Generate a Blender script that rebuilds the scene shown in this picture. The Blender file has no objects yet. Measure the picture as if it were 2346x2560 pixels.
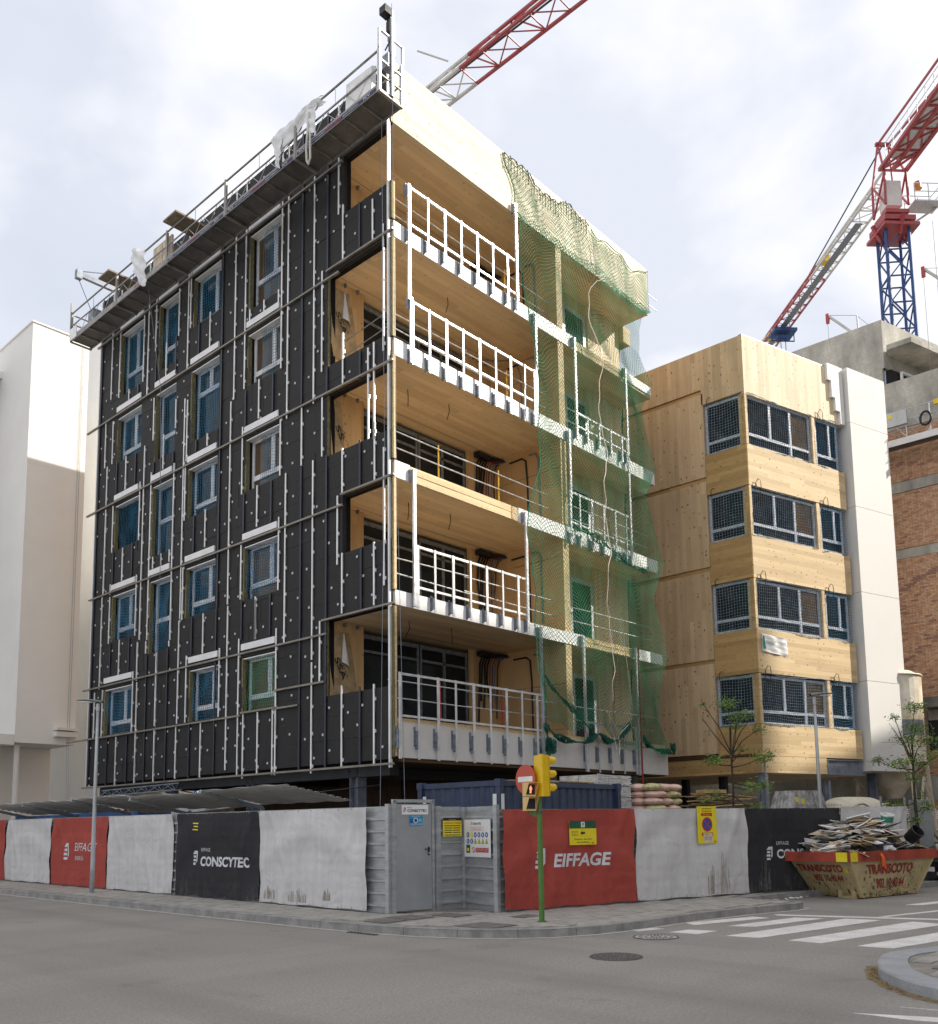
import bpy, bmesh, math, random
from mathutils import Vector, Matrix
PI = math.pi
R = math.radians
sc = bpy.context.scene
col = sc.collection
# ------------------------------------------------------------------ camera
cam = bpy.data.cameras.new('camera'); co = bpy.data.objects.new('camera', cam); col.objects.link(co)
cam.sensor_fit = 'VERTICAL'; cam.sensor_height = 36; cam.lens = 31.9766
cam.shift_x = 0.0; cam.shift_y = 0.19936
cam.clip_start = 0.1; cam.clip_end = 3000
_r = Vector((0.674171, -0.738446, -0.013818)); _u = Vector((-0.077677, -0.089496, 0.992954)); _f = Vector((0.734479, 0.668347, 0.117695))
_m = Matrix((_r, _u, -_f)).transposed().to_4x4(); _m.translation = Vector((-14.6364, -15.7488, 1.65))
co.matrix_world = _m
sc.camera = co
# ------------------------------------------------------------------ sky, sun, exposure
SUN_EL = 34.0
SUN_AZ = Vector((0.743, -0.669))            # horizontal direction towards the sun
w = bpy.data.worlds.new('World'); sc.world = w; w.use_nodes = True
nt = w.node_tree; nt.nodes.clear()
def N(nt, t, **k):
    n = nt.nodes.new(t)
    for a, b in k.items():
        if a.startswith('in_'):
            key = a[3:]
            n.inputs[int(key) if key.isdigit() else key].default_value = b
        else: setattr(n, a, b)
    return n
sky = N(nt, 'ShaderNodeTexSky', sky_type='NISHITA', sun_disc=False)
sky.sun_elevation = R(SUN_EL); sky.sun_rotation = math.atan2(SUN_AZ.x, SUN_AZ.y); sky.dust_density = 2.5
bg1 = N(nt, 'ShaderNodeBackground'); bg1.inputs[1].default_value = 0.10
nt.links.new(sky.outputs[0], bg1.inputs[0])
tc = N(nt, 'ShaderNodeTexCoord')
mp = N(nt, 'ShaderNodeMapping'); mp.inputs['Scale'].default_value = (1.0, 1.0, 1.7); mp.inputs['Rotation'].default_value = (0.2, 0.5, 2.3)
nt.links.new(tc.outputs['Generated'], mp.inputs['Vector'])
nz = N(nt, 'ShaderNodeTexNoise'); nz.inputs['Scale'].default_value = 2.9; nz.inputs['Detail'].default_value = 6; nz.inputs['Roughness'].default_value = 0.5; nz.inputs['Distortion'].default_value = 0.25
nt.links.new(mp.outputs[0], nz.inputs['Vector'])
rp = N(nt, 'ShaderNodeValToRGB')
rp.color_ramp.elements[0].position = 0.41; rp.color_ramp.elements[0].color = (0.585, 0.615, 0.69, 1)
rp.color_ramp.elements[1].position = 0.70; rp.color_ramp.elements[1].color = (0.93, 0.905, 0.87, 1)
e = rp.color_ramp.elements.new(0.56); e.color = (0.79, 0.79, 0.82, 1)
nt.links.new(nz.outputs['Fac'], rp.inputs[0])
bg2 = N(nt, 'ShaderNodeBackground'); bg2.inputs[1].default_value = 0.78
nt.links.new(rp.outputs[0], bg2.inputs[0])
nz2 = N(nt, 'ShaderNodeTexNoise'); nz2.inputs['Scale'].default_value = 1.6; nz2.inputs['Detail'].default_value = 5
nt.links.new(mp.outputs[0], nz2.inputs['Vector'])
mr = N(nt, 'ShaderNodeMapRange'); mr.inputs['From Min'].default_value = 0.30; mr.inputs['From Max'].default_value = 0.5; mr.inputs['To Min'].default_value = 0.72; mr.inputs['To Max'].default_value = 1.0
nt.links.new(nz2.outputs['Fac'], mr.inputs['Value'])
mx = N(nt, 'ShaderNodeMixShader'); wo = N(nt, 'ShaderNodeOutputWorld')
nt.links.new(mr.outputs[0], mx.inputs[0]); nt.links.new(bg1.outputs[0], mx.inputs[1]); nt.links.new(bg2.outputs[0], mx.inputs[2]); nt.links.new(mx.outputs[0], wo.inputs[0])
sl = bpy.data.lights.new('sun', 'SUN'); sl.energy = 3.6; sl.angle = R(0.6); sl.color = (1.0, 0.93, 0.82)
so = bpy.data.objects.new('sun', sl); col.objects.link(so)
_d = Vector((SUN_AZ.x*math.cos(R(SUN_EL)), SUN_AZ.y*math.cos(R(SUN_EL)), math.sin(R(SUN_EL))))
so.rotation_euler = _d.to_track_quat('Z', 'Y').to_euler(); so.location = (0, -20, 60)
sc.view_settings.view_transform = 'Standard'; sc.view_settings.look = 'None'
sc.view_settings.exposure = 0.82; sc.view_settings.gamma = 1.0
sc.view_settings.use_curve_mapping = False
# ------------------------------------------------------------------ materials
MATS = {}
def _new(name):
    m = bpy.data.materials.new(name); m.use_nodes = True; t = m.node_tree; t.nodes.clear()
    b = t.nodes.new('ShaderNodeBsdfPrincipled'); o = t.nodes.new('ShaderNodeOutputMaterial'); t.links.new(b.outputs[0], o.inputs[0])
    return m, t, b
def mixc(t, fac, a, b, mode='MIX'):
    n = t.nodes.new('ShaderNodeMix'); n.data_type = 'RGBA'; n.blend_type = mode
    for i, v in ((0, fac), (6, a), (7, b)):
        if hasattr(v, 'links'): t.links.new(v, n.inputs[i])
        elif i == 0: n.inputs[0].default_value = v
        else: n.inputs[i].default_value = (*v, 1) if len(v) == 3 else v
    return n.outputs[2]
def math_(t, op, a, b=None):
    n = t.nodes.new('ShaderNodeMath'); n.operation = op
    for i, v in ((0, a), (1, b)):
        if v is None: continue
        if hasattr(v, 'links'): t.links.new(v, n.inputs[i])
        else: n.inputs[i].default_value = v
    return n.outputs[0]
def noise(t, vec, scale, detail=4, rough=0.55, sc3=None, dist=0):
    if sc3:
        m = t.nodes.new('ShaderNodeMapping'); m.inputs['Scale'].default_value = sc3; t.links.new(vec, m.inputs['Vector']); vec = m.outputs[0]
    n = t.nodes.new('ShaderNodeTexNoise'); n.inputs['Scale'].default_value = scale; n.inputs['Detail'].default_value = detail; n.inputs['Roughness'].default_value = rough; n.inputs['Distortion'].default_value = dist
    t.links.new(vec, n.inputs['Vector']); return n.outputs['Fac']
def rng(t, v, a, b, c=0.0, d=1.0):
    n = t.nodes.new('ShaderNodeMapRange'); t.links.new(v, n.inputs['Value'])
    for k, x in (('From Min', a), ('From Max', b), ('To Min', c), ('To Max', d)): n.inputs[k].default_value = x
    return n.outputs[0]
def bump(t, b, h, strength=0.3, dist=0.01):
    n = t.nodes.new('ShaderNodeBump'); n.inputs['Strength'].default_value = strength; n.inputs['Distance'].default_value = dist
    t.links.new(h, n.inputs['Height']); t.links.new(n.outputs[0], b.inputs['Normal'])
def mat(name, c, rough=0.6, metal=0.0, var=0.12, scale=3.0, sc3=None, bmp=0.0, c2=None, spec=0.5, fine=0):
    """plain surface with uneven colour, dirt and wear"""
    if name in MATS: return MATS[name]
    m, t, b = _new(name); v = t.nodes.new('ShaderNodeTexCoord').outputs['Object']
    f = noise(t, v, scale, 5, 0.6, sc3)
    c2 = c2 or tuple(x*(1-2*var) for x in c)
    hi = tuple(min(1, x*(1+var)) for x in c)
    out = mixc(t, rng(t, f, 0.32, 0.68), c2, hi)
    if fine:
        g = noise(t, v, fine, 3, 0.7); out = mixc(t, rng(t, g, 0.35, 0.65, 0, 0.5), out, tuple(x*0.6 for x in c))
    t.links.new(out, b.inputs['Base Color'])
    b.inputs['Roughness'].default_value = rough; b.inputs['Metallic'].default_value = metal; b.inputs['Specular IOR Level'].default_value = spec
    t.links.new(rng(t, f, 0.3, 0.7, max(0, rough-0.1), min(1, rough+0.1)), b.inputs['Roughness'])
    if bmp: bump(t, b, noise(t, v, fine or scale*8, 4), bmp)
    MATS[name] = m; return m
def wood(name, lo, hi, grain=2, across=0, plank=0.14, knots=1.0, knotcol=(0.10, 0.05, 0.02), wear=0.0):
    if name in MATS: return MATS[name]
    m, t, b = _new(name); tcn = t.nodes.new('ShaderNodeTexCoord'); v = tcn.outputs['Object']
    s = [16, 16, 16]; s[grain] = 0.7
    f = noise(t, v, 1.0, 6, 0.6, tuple(s), 0.3)
    base = mixc(t, rng(t, f, 0.3, 0.7), lo, hi)
    sep = t.nodes.new('ShaderNodeSeparateXYZ'); t.links.new(v, sep.inputs[0])
    fl = math_(t, 'FLOOR', math_(t, 'DIVIDE', sep.outputs[across], plank))
    gl = math_(t, 'FLOOR', math_(t, 'ADD', math_(t, 'DIVIDE', sep.outputs[grain], 3.1), math_(t, 'MULTIPLY', fl, 0.37)))
    cb = t.nodes.new('ShaderNodeCombineXYZ'); t.links.new(fl, cb.inputs[0]); t.links.new(gl, cb.inputs[1])
    wn = t.nodes.new('ShaderNodeTexWhiteNoise'); wn.noise_dimensions = '3D'; t.links.new(cb.outputs[0], wn.inputs['Vector'])
    base = mixc(t, 0.38, base, mixc(t, wn.outputs['Value'], tuple(x*0.62 for x in lo), tuple(min(1, x*1.18) for x in hi)))
    fr = math_(t, 'FRACT', math_(t, 'DIVIDE', sep.outputs[across], plank))
    ln = math_(t, 'LESS_THAN', fr, 0.03)
    base = mixc(t, math_(t, 'MULTIPLY', ln, 0.35), base, tuple(x*0.4 for x in lo))
    cv = t.nodes.new('ShaderNodeCombineXYZ'); t.links.new(math_(t, 'MULTIPLY', sep.outputs[across], 4.8), cv.inputs[0]); t.links.new(math_(t, 'MULTIPLY', sep.outputs[grain], 3.4), cv.inputs[1])
    vo = t.nodes.new('ShaderNodeTexVoronoi'); vo.voronoi_dimensions = '2D'; vo.inputs['Scale'].default_value = 1.0; t.links.new(cv.outputs[0], vo.inputs['Vector'])
    wob = noise(t, v, 30, 2)
    dd = math_(t, 'ADD', vo.outputs['Distance'], rng(t, wob, 0.3, 0.7, -0.02, 0.02))
    sepc = t.nodes.new('ShaderNodeSeparateColor'); t.links.new(vo.outputs['Color'], sepc.inputs[0])
    thr = rng(t, sepc.outputs[0], 0.25, 1.0, 0.0, 0.15)
    halo = t.nodes.new('ShaderNodeMath'); halo.operation = 'SUBTRACT'; t.links.new(thr, halo.inputs[0]); t.links.new(dd, halo.inputs[1])
    kf = math_(t, 'MULTIPLY', rng(t, halo.outputs[0], -0.025, 0.03, 0, 0.9*knots), rng(t, noise(t, v, 1.3, 3), 0.36, 0.58, 0.15, 1.0))
    base = mixc(t, kf, base, knotcol)
    st_ = rng(t, noise(t, v, 1.0, 5, 0.6, tuple(0.5 if i_ == grain else 2.2 for i_ in range(3))), 0.5, 0.75, 0, 0.28); base = mixc(t, st_, base, tuple(x*0.55 for x in lo))
    if wear:
        g = noise(t, v, 0.9, 4, 0.6); base = mixc(t, rng(t, g, 0.45, 0.7, 0, wear), base, tuple(x*0.45 for x in lo))
    t.links.new(base, b.inputs['Base Color']); b.inputs['Roughness'].default_value = 0.62; b.inputs['Specular IOR Level'].default_value = 0.25
    bump(t, b, f, 0.15, 0.004)
    MATS[name] = m; return m
def glass(name, c=(0.02, 0.025, 0.03), rough=0.08, spec=0.22):
    m, t, b = _new(name); v = t.nodes.new('ShaderNodeTexCoord').outputs['Object']
    t.links.new(mixc(t, rng(t, noise(t, v, 1.4, 3), 0.3, 0.7), tuple(x*0.6 for x in c), c), b.inputs['Base Color'])
    b.inputs['Roughness'].default_value = rough; b.inputs['Specular IOR Level'].default_value = spec
    bump(t, b, noise(t, v, 2.0, 2), 0.03, 0.02); MATS[name] = m; return m
def tarp_mat(name, c, stain=(0.20, 0.17, 0.13), amt=0.35, seed=0.0):
    """woven hoarding banner: weave, faded streaks, splash marks near the foot"""
    m, t, b = _new(name); v = t.nodes.new('ShaderNodeTexCoord').outputs['Object']
    st = noise(t, v, 1.0, 5, 0.6, (7, 7, 0.5)); big = noise(t, v, 0.9+seed*0.1, 4, 0.55)
    out = mixc(t, rng(t, st, 0.3, 0.7), tuple(x*0.91 for x in c), tuple(min(1, x*1.05) for x in c))
    out = mixc(t, rng(t, big, 0.35, 0.7, 0, 0.25), out, tuple(x*0.78 for x in c))
    wv = noise(t, v, 1.0, 2, 0.5, (22, 22, 90)); out = mixc(t, rng(t, wv, 0.4, 0.6, 0, 0.10), out, tuple(x*0.6 for x in c))
    sep = t.nodes.new('ShaderNodeSeparateXYZ'); t.links.new(v, sep.inputs[0])
    low = rng(t, sep.outputs[2], 0.1, 0.75, 1.0, 0.0)
    sp = rng(t, noise(t, v, 1.0, 6, 0.75, (5, 5, 1.6)), 0.50, 0.66)
    out = mixc(t, math_(t, 'MULTIPLY', math_(t, 'MULTIPLY', low, sp), amt), out, stain)
    t.links.new(out, b.inputs['Base Color']); b.inputs['Roughness'].default_value = 0.75; b.inputs['Specular IOR Level'].default_value = 0.2
    cr = noise(t, v, 1.7, 3, 0.45, None, 1.6); cr2 = noise(t, v, 1.0, 3, 0.5, (3.5, 3.5, 1.1), 1.0)
    bump(t, b, math_(t, 'ADD', cr, math_(t, 'MULTIPLY', cr2, 0.5)), 0.33, 0.10); MATS[name] = m; return m
def emit(name, c, s):
    m, t, b = _new(name); b.inputs['Base Color'].default_value = (*c, 1); b.inputs['Emission Color'].default_value = (*c, 1); b.inputs['Emission Strength'].default_value = s
    MATS[name] = m; return m

def mm(n): return MATS[n]
mat('membrane', (0.027, 0.0265, 0.027), 0.66, 0, 0.30, 1.6, None, 0.25, fine=14, spec=0.3)
mat('membrane_edge', (0.008, 0.008, 0.010), 0.8, spec=0.2)
mat('batten_light', (0.80, 0.80, 0.79), 0.42, 0.25, 0.10, 1.5)
mat('batten_shaded', (0.030, 0.036, 0.055), 0.45, 0.3, 0.15, 1.5)  # same aluminium as the light battens, with side shade put into the colour
mat('rail_metal', (0.26, 0.235, 0.20), 0.45, 0.35, 0.18, 2.0)
mat('disc', (0.55, 0.55, 0.56), 0.4)
mat('wool', (0.20, 0.175, 0.085), 0.95, 0, 0.35, 9, (6, 6, 1.2), 0.5)
mat('upvc', (0.74, 0.75, 0.77), 0.35, 0, 0.07, 4)
mat('upvc_film', (0.60, 0.65, 0.74), 0.4, 0, 0.30, 22)
mat('lintel', (0.80, 0.80, 0.80), 0.4, 0, 0.06, 2)
mat('panel_white', (0.82, 0.82, 0.81), 0.42, 0, 0.04, 1.0)
mat('fascia', (0.66, 0.64, 0.61), 0.5, 0, 0.07, 0.8)
mat('galv', (0.56, 0.58, 0.61), 0.42, 0.45, 0.14, 7)
mat('galv_dark', (0.24, 0.27, 0.31), 0.5, 0.4, 0.2, 8)
mat('alu', (0.70, 0.71, 0.72), 0.38, 0.35, 0.10, 5)
mat('black_plastic', (0.012, 0.012, 0.014), 0.5)
mat('red_pipe', (0.30, 0.03, 0.02), 0.5); mat('blue_pipe', (0.02, 0.05, 0.20), 0.5)
mat('grey_pipe', (0.20, 0.21, 0.23), 0.5)
mat('yellow_paint', (0.72, 0.42, 0.02), 0.45); mat('red_paint', (0.42, 0.03, 0.025), 0.45)
mat('steel_blue', (0.22, 0.245, 0.30), 0.5, 0.2, 0.2, 3)
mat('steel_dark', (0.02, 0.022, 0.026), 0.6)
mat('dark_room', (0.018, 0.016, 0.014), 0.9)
mat('kraft', (0.42, 0.30, 0.16), 0.6, 0, 0.18, 5); mat('kraft_back', (0.62, 0.60, 0.57), 0.6)
mat('ink', (0.02, 0.018, 0.016), 0.7)
mat('render_white', (0.87, 0.86, 0.83), 0.85, 0, 0.03, 0.5, fine=60)
mat('render_white2', (0.76, 0.74, 0.70), 0.7, 0, 0.03, 0.4)
mat('insul_white', (0.85, 0.85, 0.84), 0.7)
mat('concrete', (0.52, 0.50, 0.44), 0.9, 0, 0.25, 1.1, (1, 1, 0.5), 0.3, fine=9)
mat('concrete_dark', (0.20, 0.195, 0.18), 0.9, 0, 0.25, 1.3, None, 0.3, fine=9)
mat('mortar', (0.56, 0.47, 0.36), 0.95)
for i, c in enumerate(((0.62, 0.36, 0.22), (0.68, 0.42, 0.27), (0.54, 0.31, 0.20), (0.66, 0.45, 0.29), (0.38, 0.22, 0.17))): mat('brick%d' % i, c, 0.9, 0, 0.15, 6)
mat('crane_red', (0.38, 0.06, 0.065), 0.45, 0, 0.12, 1); mat('crane_white', (0.60, 0.60, 0.57), 0.5, 0, 0.12, 1); mat('crane_blue', (0.02, 0.075, 0.24), 0.45, 0, 0.15, 1)
mat('cradle_metal', (0.30, 0.29, 0.27), 0.5, 0.4, 0.2, 4); mat('cradle_floor', (0.17, 0.155, 0.14), 0.7, 0.1, 0.28, 1.6, None, 0.2, fine=18)
mat('navy_print', (0.02, 0.03, 0.10), 0.6); mat('white_print', (0.75, 0.75, 0.75), 0.6); mat('red_print', (0.45, 0.05, 0.06), 0.6)
mat('board_ply', (0.30, 0.24, 0.17), 0.8, 0, 0.2, 9)
mat('plastic_sheet', (0.80, 0.81, 0.82), 0.35, 0, 0.08, 6)
mat('asphalt_site', (0.24, 0.22, 0.19), 0.95, 0, 0.2, 2, fine=20)
mat('paver', (0.40, 0.375, 0.335), 0.9, 0, 0.16, 5, None, 0.2, fine=55); mat('paver_b', (0.36, 0.34, 0.305), 0.9, 0, 0.16, 5, None, 0.2, fine=55); mat('paver_c', (0.44, 0.41, 0.365), 0.9, 0, 0.16, 5, None, 0.2, fine=55)
mat('joint', (0.26, 0.24, 0.21), 0.95, 0, 0.2, 3)
mat('kerb', (0.32, 0.31, 0.295), 0.85, 0, 0.2, 4, None, 0.25, fine=45); mat('kerb_pale', (0.36, 0.37, 0.38), 0.85, 0, 0.1, 4, None, 0.2, fine=50)
mat('iron', (0.13, 0.11, 0.10), 0.6, 0.4, 0.2, 9); mat('iron_white', (0.50, 0.48, 0.45), 0.8, 0, 0.25, 9)
mat('plate', (0.17, 0.155, 0.145), 0.8, 0.1, 0.15, 6)
mat('hoard_metal', (0.42, 0.435, 0.44), 0.42, 0.4, 0.12, 3, (1, 1, 4)); mat('door_metal', (0.36, 0.38, 0.395), 0.45, 0.3, 0.08, 2)
tarp_mat('tarp_grey', (0.63, 0.62, 0.61)); tarp_mat('tarp_red', (0.40, 0.075, 0.058), (0.10, 0.03, 0.025), 0.3, 2); tarp_mat('tarp_black', (0.036, 0.036, 0.040), (0.14, 0.13, 0.12), 0.45, 4)
mat('tarp_print', (0.66, 0.67, 0.69), 0.7, 0, 0.08, 5)
mat('sign_white', (0.78, 0.78, 0.76), 0.45, 0, 0.04, 3); mat('sign_yellow', (0.80, 0.66, 0.02), 0.45, 0, 0.05, 4); mat('sign_green', (0.02, 0.10, 0.05), 0.5); mat('sign_red', (0.55, 0.03, 0.03), 0.5)
mat('sign_blue', (0.03, 0.08, 0.35), 0.5); mat('sign_black', (0.015, 0.015, 0.02), 0.5); mat('sign_cyan', (0.02, 0.30, 0.50), 0.5); mat('sign_orange', (0.65, 0.22, 0.02), 0.5)
mat('signal_yellow', (0.78, 0.50, 0.01), 0.3, 0, 0.05, 3); mat('signal_cream', (0.78, 0.55, 0.22), 0.4, 0, 0.05, 3); mat('pole_green', (0.085, 0.20, 0.035), 0.45, 0, 0.12, 5)
mat('noentry', (0.52, 0.07, 0.035), 0.4, 0, 0.08, 3); emit('lamp_red', (1.0, 0.10, 0.05), 3.0)
mat('container', (0.045, 0.065, 0.12), 0.5, 0.1, 0.2, 3); mat('container_blue', (0.03, 0.10, 0.26), 0.5, 0.1, 0.25, 3)
mat('wrap', (0.68, 0.68, 0.66), 0.3, 0, 0.25, 5, (1, 1, 8), 0.4, fine=12); mat('wrap_grey', (0.42, 0.40, 0.38), 0.3, 0, 0.3, 6, None, 0.5, fine=14)
mat('sack', (0.80, 0.55, 0.45), 0.55, 0, 0.12, 5); mat('sack_print', (0.62, 0.56, 0.30), 0.55, 0, 0.25, 8)
mat('tank_cream', (0.62, 0.56, 0.44), 0.5, 0, 0.06, 2); mat('silo', (0.70, 0.66, 0.56), 0.6, 0, 0.15, 1.5, c2=(0.50, 0.38, 0.22))
mat('timber', (0.50, 0.36, 0.18), 0.8, 0, 0.25, 5); mat('timber_b', (0.40, 0.29, 0.15), 0.85, 0, 0.25, 5)
mat('skip_cream', (0.46, 0.37, 0.19), 0.6, 0, 0.10, 3, c2=(0.36, 0.29, 0.15), bmp=0.2)
mat('skip_red', (0.36, 0.055, 0.03), 0.6, 0, 0.2, 3, bmp=0.2); mat('skip_letter', (0.30, 0.03, 0.03), 0.7, 0, 0.3, 8); mat('rust', (0.07, 0.04, 0.025), 0.9, 0, 0.3, 8)
mat('cardboard', (0.55, 0.43, 0.29), 0.85, 0, 0.15, 6); mat('cardboard_b', (0.66, 0.55, 0.41), 0.85, 0, 0.15, 6); mat('scrap_white', (0.85, 0.84, 0.81), 0.7, 0, 0.12, 6); mat('scrap_grey', (0.45, 0.43, 0.40), 0.8, 0, 0.2, 6); mat('scrap_dark', (0.07, 0.065, 0.06), 0.8, 0, 0.3, 6)
mat('green_print', (0.04, 0.30, 0.20), 0.5); mat('orange_rag', (0.85, 0.15, 0.02), 0.7)
mat('car_paint', (0.012, 0.013, 0.016), 0.18, 0.3, 0.05, 2, spec=0.7); mat('car_trim', (0.55, 0.56, 0.57), 0.25, 0.9)
mat('tyre', (0.02, 0.02, 0.02), 0.85)
mat('bark', (0.060, 0.045, 0.033), 0.95, 0, 0.3, 12, None, 0.5)
mat('leaf', (0.14, 0.24, 0.035), 0.6, 0, 0.3, 2.5); mat('leaf_b', (0.21, 0.32, 0.06), 0.6, 0, 0.3, 2.5)
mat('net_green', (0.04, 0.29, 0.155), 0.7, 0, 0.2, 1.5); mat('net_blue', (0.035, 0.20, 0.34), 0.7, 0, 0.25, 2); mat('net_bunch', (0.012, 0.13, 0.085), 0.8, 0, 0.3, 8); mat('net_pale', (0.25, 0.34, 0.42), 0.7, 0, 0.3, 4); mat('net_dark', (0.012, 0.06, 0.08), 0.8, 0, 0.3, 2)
mat('rope_white', (0.66, 0.64, 0.58), 0.8)
mat('lamp_grey', (0.45, 0.47, 0.48), 0.4, 0.3, 0.1, 3); mat('lamp_head', (0.22, 0.24, 0.25), 0.4, 0.2)
mat('road_paint', (0.80, 0.78, 0.74), 0.8, 0, 0.06, 3, c2=(0.60, 0.58, 0.54), fine=25)
mat('gutter', (0.52, 0.49, 0.44), 0.85, 0, 0.12, 3, fine=30)
mat('shade_block_wall', (0.42, 0.38, 0.33), 0.8, 0, 0.1, 0.5)
mat('straw', (0.30, 0.20, 0.07), 0.9); mat('weed', (0.06, 0.12, 0.02), 0.8)
wood('clt_front', (0.76, 0.64, 0.46), (0.86, 0.76, 0.58), 0, 2, 0.16, 1.0, (0.30, 0.18, 0.08))
wood('clt_ceiling', (0.68, 0.50, 0.30), (0.78, 0.60, 0.38), 0, 1, 0.19, 0.45, (0.24, 0.13, 0.05))
wood('clt_wall', (0.58, 0.37, 0.175), (0.68, 0.46, 0.23), 2, 0, 0.17, 0.8, (0.18, 0.09, 0.035))
wood('clt_side', (0.56, 0.40, 0.24), (0.67, 0.50, 0.31), 2, 1, 0.16, 1.0, (0.10, 0.05, 0.025), wear=0.15)
wood('clt_v', (0.72, 0.57, 0.37), (0.83, 0.69, 0.48), 2, 0, 0.15, 1.0, (0.24, 0.12, 0.045))
wood('clt_h', (0.64, 0.46, 0.24), (0.76, 0.58, 0.34), 0, 2, 0.15, 1.0, (0.22, 0.105, 0.04))
wood('clt_side_h', (0.44, 0.265, 0.105), (0.54, 0.35, 0.155), 1, 2, 0.15, 0.8, (0.14, 0.07, 0.03))
wood('clt_edge', (0.62, 0.46, 0.24), (0.74, 0.57, 0.33), 0, 2, 0.035, 0.5, (0.35, 0.2, 0.08))
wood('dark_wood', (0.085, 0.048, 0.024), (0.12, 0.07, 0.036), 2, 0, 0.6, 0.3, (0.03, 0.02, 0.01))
glass('pane_dark'); glass('pane_brown', (0.12, 0.085, 0.055), 0.08); glass('pane_blue', (0.008, 0.02, 0.032)); glass('car_glass', (0.03, 0.035, 0.035), 0.05, 0.7)
# asphalt with worn patches, tyre bands and fine aggregate
def asphalt():
    m, t, b = _new('asphalt'); v = t.nodes.new('ShaderNodeTexCoord').outputs['Object']
    g = noise(t, v, 75, 3, 0.85); f2 = noise(t, v, 34, 4, 0.7); big = noise(t, v, 0.30, 5, 0.55); band = noise(t, v, 1.0, 3, 0.5, (0.10, 0.62, 1)); band2 = noise(t, v, 1.0, 3, 0.5, (0.7, 0.08, 1))
    out = mixc(t, rng(t, big, 0.35, 0.65), (0.31, 0.286, 0.25), (0.365, 0.338, 0.298))
    out = mixc(t, rng(t, band, 0.44, 0.62, 0, 0.6), out, (0.43, 0.40, 0.355))
    out = mixc(t, rng(t, band2, 0.48, 0.64, 0, 0.6), out, (0.225, 0.212, 0.197))
    out = mixc(t, rng(t, g, 0.40, 0.60, 0, 0.6), out, (0.15, 0.142, 0.13)); out = mixc(t, rng(t, f2, 0.55, 0.75, 0, 0.5), out, (0.45, 0.43, 0.39))
    g3 = noise(t, v, 26, 2, 0.9); out = mixc(t, rng(t, g3, 0.42, 0.58, 0, 0.42), out, (0.17, 0.16, 0.148)); oil = noise(t, v, 0.9, 5, 0.7); out = mixc(t, rng(t, oil, 0.58, 0.72, 0, 0.45), out, (0.14, 0.133, 0.125))
    t.links.new(out, b.inputs['Base Color']); b.inputs['Roughness'].default_value = 0.9; b.inputs['Specular IOR Level'].default_value = 0.3
    bump(t, b, g, 0.35, 0.004); MATS['asphalt'] = m
asphalt()

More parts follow.
